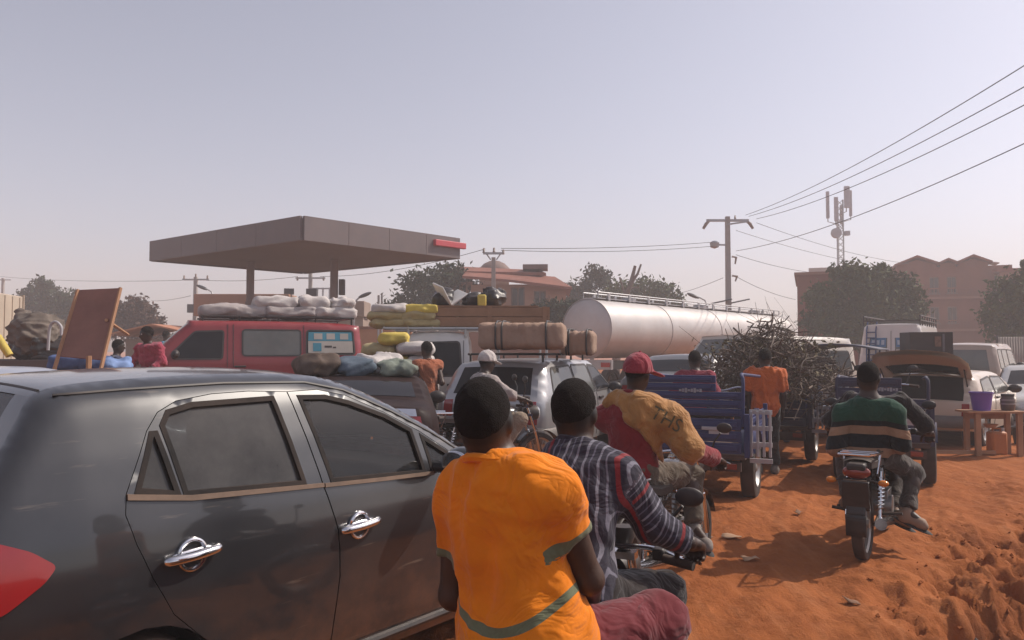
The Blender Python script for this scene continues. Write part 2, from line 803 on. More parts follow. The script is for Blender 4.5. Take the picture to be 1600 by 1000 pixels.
def fbm(x, y, f, oct=4, seed=0, gain=0.5):
    r = 0
    a = 1.0
    for i in range(oct):
        r = r + a * vnoise(x * f, y * f, seed + i)
        f *= 2.03
        a *= gain
    return r


def sstep(a, b, x):
    t = np.clip((x - a) / (b - a), 0, 1)
    return t * t * (3 - 2 * t)


def gully(x, y):
    return (x - 2.25) * 0.75 - (y - 4.1) * 0.66 + 0.7 * fbm(x, y, 0.9, 3, 51) + 0.25 * fbm(x, y, 3.1, 2, 57)


def ground_h(x, y):
    x, y = np.asarray(x, float), np.asarray(y, float)
    near = 1 - sstep(14, 40, np.hypot(x, y))
    z = 0.05 * fbm(x, y, 0.35, 3, 3) * near
    u = x * 0.91 - y * 0.41                                   # across the driving direction
    w = x * 0.41 + y * 0.91
    un = u + 0.35 * fbm(x, y, 0.3, 2, 21)
    for c, wd, dp in ((-0.15, 0.14, 0.028), (0.55, 0.16, 0.02), (-0.75, 0.12, 0.02), (1.2, 0.2, 0.02), (1.75, 0.12, 0.014), (2.6, 0.2, 0.015)):
        z = z - near * dp * np.exp(-((un - c) / wd) ** 2) * (0.7 + 0.8 * fbm(x, y, 0.8, 2, 9))
        z = z + near * dp * 0.5 * np.exp(-((un - c - wd * 1.6) / (wd * 0.6)) ** 2)
    z = z + near * 0.022 * fbm(x, y, 2.2, 4, 5) + near * 0.016 * fbm(x, y, 9, 4, 13, 0.65) - near * 0.012 * np.abs(fbm(x, y, 4.5, 4, 17, .6))
    # tyre tread and foot scuffs
    z = z + near * 0.014 * np.maximum(0, fbm(un * 7, w * 1.0, 1.0, 4, 31, .65)) * 2
    g = gully(x, y)
    fade = 1 - sstep(8.0, 10.5, y)
    m = sstep(-0.05, 0.55, g) * fade
    lump = 0.15 * (0.30 - np.abs(fbm(x, y, 2.6, 5, 71, 0.66))) * 2 + 0.08 * fbm(x, y, 6.5, 5, 73, 0.75) - 0.09 * np.abs(fbm(x, y, 7.0, 4, 79, 0.7))
    edge = sstep(-0.45, 0.25, g) * fade
    z = z - m * 0.34 + edge * (lump * .8 - 0.05) + 0.07 * np.exp(-((g + 0.35) / 0.25) ** 2) * fade * (0.6 + 1.6 * fbm(x, y, 1.3, 2, 77))
    band = np.exp(-((g - 0.25) / 0.45) ** 2) * fade
    z = z + 0.03 * edge * fbm(x, y, 13.0, 4, 93, .7) - 0.10 * band * sstep(0.05, 0.35, fbm(x, y, 2.1, 4, 83, 0.6)) - 0.06 * band * sstep(0.02, 0.26, fbm(x, y, 5.5, 3, 87, 0.6))
    return z


def gz(x, y):
    return float(ground_h(np.array([x]), np.array([y]))[0])


def axis(d0, d1, step, far, grow=1.12):
    a = list(np.arange(d0, d1, step))
    s, v = step, a[-1]
    while v < far:
        s *= grow
        v += s
        a.append(v)
    s, v = step, d0
    b = []
    while v > -far:
        s *= grow
        v -= s
        b.append(v)
    return np.array(b[::-1] + a)


gx = axis(-0.5, 6.5, 0.026, 900)
gy = axis(2.3, 9.5, 0.026, 900)
GX, GY = np.meshgrid(gx, gy)
GZ = ground_h(GX, GY)
nr, nc = GX.shape
V = np.stack([GX.ravel(), GY.ravel(), GZ.ravel()], 1)
ii = np.arange(nr * nc).reshape(nr, nc)
Q = np.stack([ii[:-1, :-1].ravel(), ii[:-1, 1:].ravel(), ii[1:, 1:].ravel(), ii[1:, :-1].ravel()], 1)


def ground_mat():
    m, nt, b, out = new_mat('laterite')
    tc = N(nt, 'ShaderNodeTexCoord')
    v = tc.outputs['Object']
    n1 = noise_node(nt, 0.45, 6, 0.6, v)
    n2 = noise_node(nt, 3.2, 8, 0.65, v)
    n3 = noise_node(nt, 38, 5, 0.7, v)
    mp = N(nt, 'ShaderNodeMapping')
    mp.inputs['Rotation'].default_value = (0, 0, R(24))
    mp.inputs['Scale'].default_value = (6.0, 0.7, 1)
    nt.links.new(v, mp.inputs[0])
    n4 = noise_node(nt, 1.3, 6, 0.6, mp.outputs[0])
    c = mixc(nt, ramp(nt, n1.outputs[0], 0.35, 0.65).outputs[0], (0.32, 0.100, 0.031), (0.40, 0.134, 0.045))
    c = mixc(nt, math_node(nt, 'MULTIPLY', ramp(nt, n2.outputs[0], 0.42, 0.72).outputs[0], 0.55), c, (0.205, 0.058, 0.020))
    c = mixc(nt, math_node(nt, 'MULTIPLY', ramp(nt, n4.outputs[0], 0.5, 0.75).outputs[0], 0.5), c, (0.50, 0.205, 0.090))
    c = mixc(nt, math_node(nt, 'MULTIPLY', ramp(nt, n3.outputs[0], 0.55, 0.8).outputs[0], 0.5), c, (0.15, 0.046, 0.018))
    at = N(nt, 'ShaderNodeAttribute', attribute_name='band')     # darker soil colour in and beside the gully
    c = mixc(nt, math_node(nt, 'MULTIPLY', at.outputs['Fac'], 0.85), c, (0.125, 0.038, 0.016))
    nt.links.new(c, b.inputs['Base Color'])
    b.inputs['Roughness'].default_value = 0.95
    b.inputs['Specular IOR Level'].default_value = 0.1
    n5 = noise_node(nt, 22, 8, 0.72, v)
    bp = N(nt, 'ShaderNodeBump')
    bp.inputs['Strength'].default_value = 0.8
    bp.inputs['Distance'].default_value = 0.03
    n6 = noise_node(nt, 2.4, 8, 0.7, mp.outputs[0])
    hsum = math_node(nt, 'ADD', n5.outputs[0], math_node(nt, 'MULTIPLY', n6.outputs[0], 0.9))
    nt.links.new(hsum, bp.inputs['Height'])
    nt.links.new(bp.outputs[0], b.inputs['Normal'])
    return m


SOIL = ground_mat()
gully_tone = sstep(-0.25, 0.5, gully(GX, GY) + 0.5 * fbm(GX, GY, 2.3, 3, 91)) * (1 - sstep(8.0, 10.5, GY))
ground = np_mesh('ground', V, Q, SOIL, None, gully_tone.ravel())
tag(ground, 'red laterite dirt road with tyre ruts and a crumbling edge', kind='structure')

# haze: a closed box of dusty air round the camera and everything built
hm, hnt, hb, hout = new_mat('haze_air')
hnt.nodes.remove(hb)
pv = N(hnt, 'ShaderNodeVolumePrincipled')
pv.inputs['Color'].default_value = (0.97, 0.93, 0.94, 1)
pv.inputs['Density'].default_value = 0.0038
pv.inputs['Anisotropy'].default_value = 0.1
hnt.links.new(pv.outputs[0], hout.inputs['Volume'])
mb = MB().box((0, 85, 8.5), (330, 200, 24))
haze = mb.build('haze', hm, smooth=0)
tag(haze, 'dusty pale air hanging over the whole road', kind='stuff')

# ------------------------------------------------------------------ buildings
def wall_panel(mb, x0, x1, z0, z1, y, holes, thick=0.25):
    """a wall in the x-z plane facing -y with openings cut through it"""
    out = [(x0, z0), (x1, z0), (x1, z1), (x0, z1)]
    P, F = cdt(out, [[(a, c), (b, c), (b, d), (a, d)] for a, b, c, d in holes], 3.0)
    o = len(mb.v)
    mb.v += [(p[0], y, p[1]) for p in P] + [(p[0], y + thick, p[1]) for p in P]
    k = len(P)
    mb.f += [tuple(int(i) + o for i in f) for f in F] + [tuple(int(i) + o + k for i in f[::-1]) for f in F]
    cnt = {}
    for f in F:
        for i in range(3):
            a, b = int(f[i]), int(f[(i + 1) % 3])
            cnt.setdefault((min(a, b), max(a, b)), []).append((a, b))
    for e in cnt.values():
        if len(e) == 1:
            a, b = e[0]
            mb.f.append((o + b, o + a, o + a + k, o + b + k))
    return mb


def window(root, x0, x1, z0, z1, y, frame_m, pane_m, bars=2, sill=True):
    f = MB()
    w = 0.07
    f.box(((x0 + x1) / 2, y + 0.14, z1 - w / 2), (x1 - x0, 0.08, w))
    f.box(((x0 + x1) / 2, y + 0.14, z0 + w / 2), (x1 - x0, 0.08, w))
    for i in range(bars + 1):
        xx = x0 + w / 2 + (x1 - x0 - w) * i / bars
        f.box((xx, y + 0.14, (z0 + z1) / 2), (w, 0.08, z1 - z0 - 2 * w))
    o = f.build('window', frame_m, root, smooth=0)
    MB().box(((x0 + x1) / 2, y + 0.165, (z0 + z1) / 2), (x1 - x0 - 0.02, 0.02, z1 - z0 - 0.02)).build('pane', pane_m, o, smooth=0)
    if sill:
        MB().box(((x0 + x1) / 2, y - 0.06, z0 - 0.05), (x1 - x0 + 0.2, 0.16, 0.08)).build('sill', frame_m, o, smooth=0)


TERRA = M('terracotta_render', (0.24, 0.085, 0.050), 0.9, 0, 0.25, 0.6, 0.2, 3)
TERRA2 = M('pale_terracotta_render', (0.30, 0.145, 0.098), 0.9, 0, 0.2, 0.6, 0.2, 3)
TILE = M('clay_roof', (0.27, 0.095, 0.062), 0.85, 0, 0.35, 1.5, 0.4, 9)
BEIGE = M('beige_render', (0.33, 0.25, 0.205), 0.9, 0, 0.2, 0.8, 0.2, 3)
SALMON = M('salmon_render', (0.36, 0.20, 0.135), 0.9, 0, 0.18, 0.8, 0.2, 3)
PANE = M('dark_pane', (0.03, 0.03, 0.035), 0.15, 0, 0.3, 2)
FRAMEM = M('window_frame_paint', (0.17, 0.11, 0.085), 0.6, 0, 0.2, 2)
PALEW = M('pale_trim', (0.6, 0.52, 0.46), 0.8, 0, 0.15, 2)

# terracotta apartment house on the right, 60 m away
r = thing('apartment_house', 'large terracotta building with pitched gables beyond the trees on the right', 'building', (30.2, 60, 0), R(-22))
r.scale = (.74, 1, 1)
hs = []
for fl in (0.9, 3.7, 6.0):
    for xx in (0.9, 3.0, 4.6, 8.8):
        hs.append((xx, xx + .85, fl, fl + 1.25))
wall_panel(MB(), 0, 10.4, 0, 8.0, 0, hs).build('wall', TERRA, r, smooth=0)
for a, b, c, d in hs:
    window(r, a, b, c, d, 0, FRAMEM, PANE)
mb = MB()
mb.box((0.125, 4.6, 4.0), (0.25, 8.7, 8.0)).box((10.275, 4.6, 4.0), (0.25, 8.7, 8.0)).box((5.2, 9.05, 4.0), (10.4, 0.25, 8.0)).box((5.2, 4.6, 7.9), (9.8, 8.6, 0.15))
mb.build('side_wall', TERRA, r, smooth=0)
for zz in (3.15, 5.6):
    MB().box((5.2, -0.35, zz), (10.6, 0.7, 0.16)).build('ledge', TERRA2, r, smooth=0)
    b = MB()
    b.box((5.2, -0.66, zz + 0.72), (10.6, 0.07, 0.09))
    for k in range(36):
        b.box((0.1 + k * 0.29, -0.66, zz + 0.4), (0.05, 0.05, 0.6))
    b.build('railing', TERRA, r, smooth=0)
for x0, x1, zt, nm in ((-0.3, 4.0, 8.8, 'gable'), (5.3, 8.6, 8.7, 'gable'), (3.7, 5.7, 8.5, 'gable')):
    xm = (x0 + x1) / 2
    MB().prism([(x0 + 0.3, 8.0), (x1 - 0.3, 8.0), (x1 - 0.3, 8.25), (xm, zt - 0.15), (x0 + 0.3, 8.25)], lambda p: (p[0], 0.02, p[1]), lambda p: (p[0], 8.9, p[1])).build(nm, TERRA, r, smooth=0)
    rf = MB()
    for a, b in (((x0, 8.15), (xm, zt)), ((xm, zt), (x1, 8.15))):
        rf.prism([a, b, (b[0], b[1] + 0.16), (a[0], a[1] + 0.16)], lambda p: (p[0], -0.5, p[1]), lambda p: (p[0], 9.3, p[1]))
    rf.build('roof', TILE, r, smooth=0)
MB().box((8.2, 1.5, 8.42), (2.6, 1.6, 0.08), Matrix.Rotation(R(8), 3, 'Y')).build('canopy_sheet', PALEW, r, smooth=0)
# wing further right
r = thing('side_building', 'pale terracotta wing with one tall storey right of the gabled building', 'building', (36.0, 56.5, 0), R(-22))
wall_panel(MB(), 0, 9, 0, 7.4, 0, [(1.0, 2.2, 4.2, 5.6), (4.0, 5.2, 4.2, 5.6)]).build('wall', TERRA2, r, smooth=0)
window(r, 1.0, 2.2, 4.2, 5.6, 0, FRAMEM, PANE)
window(r, 4.0, 5.2, 4.2, 5.6, 0, FRAMEM, PANE)
MB().box((4.5, 4.3, 3.65), (9, 8, 7.3)).build('side_wall', TERRA2, r, smooth=0)
MB().box((4.5, 4.1, 7.5), (9.6, 9, 0.2)).build('roof', TILE, r, smooth=0)

# flat terracotta block left of the tree
r = thing('flat_roofed_house', 'flat roofed terracotta block with a blank end wall beside the leafy tree', 'building', (16.75, 45, 0), R(-21))
wall_panel(MB(), 0, 4.6, 0, 6.0, 0, [(1.0, 2.1, 3.6, 4.8), (3.0, 4.1, 3.6, 4.8)]).build('wall', TERRA, r, smooth=0)
window(r, 1.0, 2.1, 3.6, 4.8, 0, FRAMEM, PANE)
window(r, 3.0, 4.1, 3.6, 4.8, 0, FRAMEM, PANE)
MB().box((2.3, 4.27, 2.97), (4.56, 8, 5.94)).build('side_wall', TERRA, r, smooth=0)
MB().box((2.3, 4.1, 6.08), (4.9, 8.7, 0.16)).build('parapet', TERRA2, r, smooth=0)
MB().box((1.6, 2.2, 6.36), (1.9, 1.4, 0.4)).build('roof_tank', PALEW, r, smooth=0)

# tiled house in the middle
r = thing('tiled_house', 'salmon house with a two-tier clay tile roof behind the loaded trucks', 'building', (-2.25, 42, 0), R(-3))
hs = [(2.2, 2.95, 4.0, 5.05), (3.45, 4.1, 3.95, 4.85), (0.9, 1.15, 4.55, 4.85)]
wall_panel(MB(), 0.0, 5.2, 0, 5.2, 0, hs).build('wall', SALMON, r, smooth=0)
for a, b, c, d in hs[:2]:
    window(r, a, b, c, d, 0, FRAMEM, PANE)
MB().box((1.025, 0.2, 4.7), (0.25, 0.06, 0.3)).build('vent', PANE, r, smooth=0)
mb = MB().box((2.6, 3.4, 2.4), (5.16, 6.2, 4.8))
mb.build('side_wall', SALMON, r, smooth=0)
for k in range(4):
    MB().box((-0.25 - k * 0.36, 0.5, 2.7), (0.16, 0.16, 5.4)).build('column', SALMON, r, smooth=0)
MB().box((-0.8, 1.9, 5.3), (1.7, 3.0, 0.2)).build('porch_slab', SALMON, r, smooth=0)
rf = MB()
rf.grid([[(-0.4, -0.7, 5.62), (2.2, -0.7, 5.4), (5.5, -0.7, 4.98)], [(-0.4, 1.4, 6.1), (2.2, 1.4, 5.95), (4.6, 1.4, 5.75)]])
rf.grid([[(5.5, -0.7, 4.98), (5.5, 6.8, 4.98)], [(4.6, 1.4, 5.75), (4.6, 5, 5.75)]])
rf.grid([[(-0.4, -0.7, 5.48), (2.2, -0.7, 5.26), (5.5, -0.7, 4.84)], [(-0.4, -0.7, 5.62), (2.2, -0.7, 5.4), (5.5, -0.7, 4.98)]])
rf.grid([[(-0.4, 1.4, 6.1), (4.6, 1.4, 5.75)], [(-0.4, 6.5, 6.1), (4.6, 5, 5.75)]])
rf.build('lower_roof', TILE, r, smooth=0)
rf = MB()
rf.grid([[(-1.3, 0.9, 6.06), (4.1, 0.9, 5.92)], [(-1.1, 2.6, 6.5), (3.7, 2.6, 6.25)]])
rf.grid([[(-1.3, 0.9, 5.92), (4.1, 0.9, 5.76)], [(-1.3, 0.9, 6.06), (4.1, 0.9, 5.92)]])
rf.grid([[(4.1, 0.9, 5.92), (4.1, 4.2, 5.92)], [(3.7, 2.6, 6.25), (3.7, 3.0, 6.25)]])
rf.grid([[(-1.1, 2.6, 6.5), (3.7, 2.6, 6.25)], [(-1.3, 4.4, 6.06), (4.1, 4.4, 5.92)]])
rf.build('upper_roof', TILE, r, smooth=0)
MB().box((3.5, 1.8, 6.3), (1.4, 1.4, 0.26)).build('roof_vent', M('vent_brown', (0.2, 0.13, 0.11), 0.8), r, smooth=0)
# dome roof finial behind the pole
r = thing('domed_roof_hut', 'small brown domed rooftop showing above the clay tile roof', 'building', (-1.15, 50, 0))
MB().box((0, 0, 3.2), (1.9, 1.9, 6.4)).build('wall', SALMON, r, smooth=0)
MB().lathe([(1.15, 6.35), (1.15, 6.55), (1.0, 6.95), (0.7, 7.25), (0.35, 7.42), (0.0, 7.48)], n=20).build('roof', M('vent_brown', (0.2, 0.13, 0.11), 0.8), r)

# filling-station shop behind the canopy
r = thing('station_shop', 'long beige shop with a plain fascia behind the filling station canopy', 'building', (-15.1, 36.5, 0), R(1))
wall_panel(MB(), 0, 7.9, 0, 3.25, 0.5, [(0.8, 1.9, 0.05, 2.3), (2.8, 5.0, 1.0, 2.3)]).build('wall', BEIGE, r, smooth=0)
MB().box((1.35, 0.66, 1.15), (1.06, 0.05, 2.2)).build('door', FRAMEM, r, smooth=0)
window(r, 2.8, 5.0, 1.0, 2.3, 0.5, FRAMEM, PANE, 3)
MB().box((2.25, 0.6, 3.75), (4.5, 1.5, 1.05)).build('fascia', SALMON, r, smooth=0, bevel=0.03)
MB().box((6.3, 1.2, 3.6), (3.4, 1.9, 0.75)).build('fascia', BEIGE, r, smooth=0, bevel=0.03)
MB().box((3.95, 3.5, 1.6), (7.8, 5.4, 3.2)).build('side_wall', BEIGE, r, smooth=0)
mb = MB().box((5.5, 0.2, 4.35), (0.5, 0.3, 0.4)).cyl((5.5, 0.3, 3.9), (5.5, 0.3, 4.2), 0.04)
mb.build('floodlight', M('dark_grey_metal', (0.10, 0.10, 0.105), 0.5, 0.6, 0.2, 3), r, smooth=30)
mb = MB().box((4.4, 0.2, 4.42), (0.45, 0.25, 0.28), R(20)).cyl((4.6, 0.3, 3.9), (4.45, 0.3, 4.3), 0.04)
mb.build('floodlight', MATS['dark_grey_metal'], r, smooth=30)

# canopy of the filling station
GREYM = M('canopy_fascia', (0.135, 0.11, 0.115), 0.55, 0.0, 0.18, 0.5, 0, 5, 0.35)
SOFF = M('canopy_soffit', (0.13, 0.092, 0.082), 0.8, 0, 0.15, 0.8)
cn, cl, cr = Vector((-6.5, 23.7, 0)), Vector((-13.8, 29.3, 0)), Vector((-2.0, 28.5, 0))
cf = cl + cr - cn
r = thing('station_canopy', 'wide flat grey filling station canopy standing on two round columns', 'canopy', (-8.0, 28.5, 0))
org = Vector((-8.0, 28.5, 0))
pts = [p - org for p in (cn, cr, cf, cl)]
zb, zt = 5.0, 5.76
for i in range(4):
    a, b = pts[i], pts[(i + 1) % 4]
    e = (b - a).normalized()
    nrm = Vector((e.y, -e.x, 0)) * 0.10
    k = 4 if i in (0, 3) else 1
    for q in range(k):
        p0, p1 = a.lerp(b, q / k) + e * 0.008, a.lerp(b, (q + 1) / k) - e * 0.008
        m_ = MB()
        m_.add([p0 + nrm + Vector((0, 0, zb)), p1 + nrm + Vector((0, 0, zb)), p1 + nrm + Vector((0, 0, zt)), p0 + nrm + Vector((0, 0, zt)),
                p0 + Vector((0, 0, zb)), p1 + Vector((0, 0, zb)), p1 + Vector((0, 0, zt)), p0 + Vector((0, 0, zt))],
               [(0, 1, 2, 3), (5, 4, 7, 6), (4, 0, 3, 7), (1, 5, 6, 2), (3, 2, 6, 7), (4, 5, 1, 0)])
        m_.build('fascia_panel', GREYM, r, smooth=0)
MB().prism([(p.x, p.y) for p in pts], lambda p: (p[0], p[1], zb + 0.05), lambda p: (p[0], p[1], zt - 0.06)).build('soffit', SOFF, r, smooth=0)
a, b = pts[0], pts[1]
e = (b - a).normalized()
nrm = Vector((e.y, -e.x, 0))
c0 = a + (b - a) * 0.82
mb = MB()
mb.box(c0 + e * 0.62 + nrm * 0.16 + Vector((0, 0, 5.47)), (1.5, 0.16, 0.22), math.atan2(e.y, e.x))
mb.build('sign_box', M('red_sign', (0.55, 0.06, 0.08), 0.5, 0, 0.15, 2), r, smooth=0, bevel=0.02)
COL = M('column_paint', (0.22, 0.17, 0.165), 0.7, 0, 0.2, 1.5)
for px, Y in ((391, 30.0), (522, 29.2)):
    p = W(px, 450, Y) - org
    mb = MB().cyl((p.x, p.y, 0), (p.x, p.y, zb + 0.05), 0.15, 20)
    mb.cyl((p.x, p.y, 0), (p.x, p.y, 3.5), 0.19, 20, 0.185)
    mb.build('column', COL, r)
    if px > 500:
        MB().box((p.x + 0.3, p.y, 4.0), (0.22, 0.2, 0.6)).build('switch_box', MATS['dark_grey_metal'], r, smooth=0, bevel=0.02)

# low shops and walls in the distance
r = thing('market_shed', 'low roadside shed with an orange sheet roof behind the man in pink', 'building', (-17.6, 35, 0))
wall_panel(MB(), 0, 3.0, 0, 2.1, 0, [(0.4, 1.3, 0.8, 1.7), (1.8, 2.7, 0.0, 1.8)]).build('wall', BEIGE, r, smooth=0)
MB().box((1.5, 1.6, 1.05), (2.96, 2.6, 2.08)).build('back_room', BEIGE, r, smooth=0)
MB().prism([(-0.4, 2.25), (1.6, 2.7), (3.4, 2.3), (3.4, 2.36), (1.6, 2.78), (-0.4, 2.31)], lambda p: (p[0], -1.0, p[1]), lambda p: (p[0], 3.1, p[1])).build('roof', M('orange_sheet', (0.52, 0.22, 0.12), 0.7, 0, 0.3, 2), r, smooth=0)
for xx in (0.0, 2.9):
    MB().cyl((xx, -0.9, 0), (xx, -0.9, 2.3), 0.05, 8).build('post', FRAMEM, r)
r = thing('plaster_wall', 'orange plaster boundary wall behind the red van tail', 'wall', (-6.6, 33, 0))
MB().box((1.0, 0, 1.25), (2.6, 0.22, 2.5)).build('wall', M('orange_plaster', (0.5, 0.25, 0.14), 0.9, 0, 0.25, 1.0), r, smooth=0)
MB().box((1.0, 0, 2.56), (2.7, 0.34, 0.12)).build('coping', TERRA2, r, smooth=0)
r = thing('compound_wall', 'long dull brown compound wall far behind the sacks', 'wall', (-3.9, 37, 0))
MB().box((3.0, 0, 1.25), (6.5, 0.25, 2.5)).build('wall', TERRA2, r, smooth=0)
MB().box((3.0, 0, 2.56), (6.6, 0.36, 0.12)).build('coping', TERRA, r, smooth=0)
for xx in (-7.8, -6.75):
    pass
for k, (px, nm) in enumerate(((585, 'stone gate post nearer the van'), (598, 'stone gate post nearer the tree'))):
    p = W(px, 500, 34)
    t = thing('gate_post', 'grey ' + nm + ' with a square cap', 'post', (p.x, 34, 0), 0, 'gate posts behind the van')
    MB().box((0, 0, 1.35), (0.32, 0.32, 2.7)).build('shaft', COL, t, smooth=0)
    MB().box((0, 0, 2.76), (0.46, 0.46, 0.16), taper=0.8).build('cap', COL, t, smooth=0)

# corrugated fence on the right
t = thing('corrugated_fence', 'tall pale corrugated metal fence at the right edge', 'fence', (19.0, 30, 0), R(-5))
CORR = M('corrugated_sheet', (0.36, 0.32, 0.29), 0.6, 0.3, 0.25, 1.2, 0, 5, 0.3)
for q in range(4):
    rows = []
    for zz in (0.0, 2.12):
        rows.append([(q * 0.98 + i * 0.0163, 0.03 * math.sin(i * 1.05), zz) for i in range(61)])
    m_ = MB().grid(rows)
    o = m_.build('panel', CORR, t, smooth=60)
    sm = o.modifiers.new('thick', 'SOLIDIFY')
    sm.thickness = 0.004
    MB().box((q * 0.98, 0.09, 1.1), (0.07, 0.07, 2.2)).build('post', MATS['dark_grey_metal'], t, smooth=0)

# ------------------------------------------------------------------ trees
def leaf_mat(name, c0, c1):
    m = M(name, c0, 0.7, 0, 0.3, 0.9, 0, 5, 0.12, col2=c1, spec=0.2)
    return m


BARK = M('bark', (0.16, 0.12, 0.10), 0.95, 0, 0.35, 3, 0.5, 12)


def tree(name, label, base, trunk_h, lobes, mat, n, leaf, seed=0, lean=(0, 0), group=None, tr=0.18, k=1.0):
    """trunk with limbs to every lobe; crown of leaf sprays spread through the lobes. lobes: (dx, dy, z, r)"""
    rd = np.random.default_rng(seed)
    t = thing(name, label, 'tree', base, 0, group)
    mb = MB()
    lobes = [(a * k, b * k, c * (1 + (k - 1) * .6), r_ * k) for a, b, c, r_ in lobes]
    top = Vector((lean[0], lean[1], trunk_h))
    mb.tube([(0, 0, -0.1), Vector((lean[0] * 0.3, lean[1] * 0.3, trunk_h * 0.5)), top], [tr, tr * 0.85, tr * 0.65], 8)
    for dx, dy, z, r in lobes:
        e = Vector((dx, dy, z))
        mid = top.lerp(e, 0.5) + Vector((0, 0, 0.1 * r))
        mb.tube([top - Vector((0, 0, 0.15)), mid, e], [tr * 0.5, tr * 0.3, tr * 0.1], 6)
        for q in range(3):
            d = Vector(rd.normal(size=3)).normalized() * r * 0.8
            mb.tube([mid.lerp(e, 0.6), e + d * 0.5, e + d], [tr * 0.2, tr * 0.12, tr * 0.04], 5)
    mb.build('trunk', BARK, t)
    leaf *= .78
    n = int(n * 1.6)
    vol = np.array([l[3] ** 2 for l in lobes])
    cnt = (n * vol / vol.sum()).astype(int)
    P, Nn = [], []
    for (dx, dy, z, r), k in zip(lobes, cnt):
        sub = max(5, int(k / 26))
        cd = rd.normal(size=(sub, 3))
        cd /= np.linalg.norm(cd, axis=1)[:, None]
        cc = cd * (r * rd.uniform(0.45, 1.0, (sub, 1))) * np.array([1.0, 1.0, 0.8])
        which = rd.integers(0, sub, k)
        d = rd.normal(size=(k, 3)) * r * 0.2
        P.append(cc[which] + d + np.array([dx, dy, z]))
    P = np.concatenate(P)
    k = len(P)
    a = rd.normal(size=(k, 3))
    a /= np.linalg.norm(a, axis=1)[:, None]
    b = np.cross(a, rd.normal(size=(k, 3)))
    b /= np.linalg.norm(b, axis=1)[:, None]
    cx = np.cross(a, b)
    s = leaf * rd.uniform(0.5, 1.3, (k, 1))
    # each spray: a bent five-point leaf shape (two quads)
    q = [P - a * s, P + b * s * 0.45 + cx * s * 0.15, P + a * s, P - b * s * 0.45 + cx * s * 0.15]
    V = np.stack(q, 1).reshape(-1, 3)
    i = np.arange(k) * 4
    F = np.concatenate([np.stack([i, i + 1, i + 2], 1), np.stack([i, i + 2, i + 3], 1)])
    me = bpy.data.meshes.new('crown')
    me.from_pydata(V.tolist(), [], F.tolist())
    me.materials.append(mat)
    o = bpy.data.objects.new('crown', me)
    C.objects.link(o)
    o.parent = t
    return t


LEAF_D = leaf_mat('dark_leaves', (0.032, 0.050, 0.019), (0.016, 0.026, 0.011))
LEAF_G = leaf_mat('dusty_green_leaves', (0.075, 0.102, 0.024), (0.030, 0.046, 0.013))
LEAF_R = leaf_mat('russet_leaves', (0.10, 0.05, 0.033), (0.055, 0.034, 0.022))


def gp(px, Y):
    p = W(px, 548, Y)
    return (p.x, Y, 0)


tree('shade_tree', 'round dark tree left of the tiled house', gp(672, 43), 1.9, [(-0.2, 0, 4.3, 1.25), (-1.2, 0, 3.3, 0.95), (1.0, 0.2, 4.2, 1.2), (0.3, -0.3, 3.1, 1.2), (1.7, 0.3, 3.1, 1.1), (-1.0, 0.3, 2.5, 0.9), (0.9, 0, 5.0, 0.8)], LEAF_D, 6000, 0.22, 11, k=1.25)
tree('shade_tree', 'small dark tree in front of the right end of the tiled house', gp(880, 36), 1.3, [(0, 0, 2.9, 0.75), (-0.6, 0, 3.1, 0.6), (0.5, 0, 2.5, 0.6), (-0.3, 0.2, 2.3, 0.7)], LEAF_D, 2200, 0.17, 12, k=1.2)
tree('shade_tree', 'tall blue-green tree with a stepped crown behind the tanker front', gp(925, 56), 2.6, [(0.3, 0, 6.3, 1.05), (-0.9, 0, 5.4, 1.1), (0.5, 0, 4.5, 1.3), (-0.8, 0.3, 4.0, 1.2), (1.4, 0, 4.7, 0.9)], LEAF_D, 3600, 0.24, 13, k=1.12)
tree('shade_tree', 'wide low green tree behind the middle of the tanker', gp(1005, 54), 2.2, [(-1.2, 0, 4.8, 1.1), (0, 0, 5.0, 1.1), (1.1, 0, 4.8, 1.0), (1.9, 0, 4.0, 0.9), (-0.4, 0.3, 3.9, 1.2), (1.0, 0.2, 3.7, 1.2)], LEAF_G, 4200, 0.23, 14, k=1.2)
tree('leafy_tree', 'broad dusty green tree in front of the flat terracotta block', gp(1345, 39), 1.6, [(-1.6, 0, 3.9, 1.0), (-0.5, -0.2, 4.9, 0.9), (0.6, 0, 4.8, 1.0), (1.6, 0, 4.6, 0.9), (2.2, 0, 3.7, 0.9), (0.3, -0.6, 3.8, 1.2), (-1.7, 0, 2.8, 0.9), (-0.5, -0.3, 2.7, 1.2), (1.2, -0.2, 2.7, 1.2), (-1.0, 0.2, 5.3, 0.4), (1.1, 0, 5.5, 0.4)], LEAF_G, 8000, 0.2, 15, k=1.08)
tree('leafy_tree', 'dusty tree with thin top twigs at the right edge before the building', gp(1596, 36), 1.6, [(0.0, 0, 4.0, 0.9), (-0.6, 0, 3.0, 0.9), (0.9, 0, 3.2, 1.0), (0.1, 0.2, 2.2, 1.0), (0.4, 0, 4.9, 0.35), (1.4, 0, 4.4, 0.8)], LEAF_G, 4200, 0.19, 16, k=1.2)
tree('distant_tree', 'tallest grey-green tree far behind the container truck', gp(62, 62), 2.5, [(0, 0, 6.2, 1.0), (-1.1, 0, 5.2, 1.0), (1.0, 0, 5.4, 1.0), (0.2, 0.3, 4.2, 1.5), (1.7, 0, 4.2, 1.0), (-1.7, 0, 4.0, 1.0), (-2.6, 0, 4.6, 0.8)], LEAF_D, 3600, 0.26, 17, k=1.1)
tree('distant_tree', 'round grey-green tree between the container and the tilted board', gp(112, 58), 2.2, [(-0.3, 0, 5.0, 0.95), (0.6, 0, 4.5, 1.0), (0, 0.3, 3.4, 1.3), (1.5, 0, 3.9, 1.0)], LEAF_D, 2600, 0.25, 18, k=1.1)
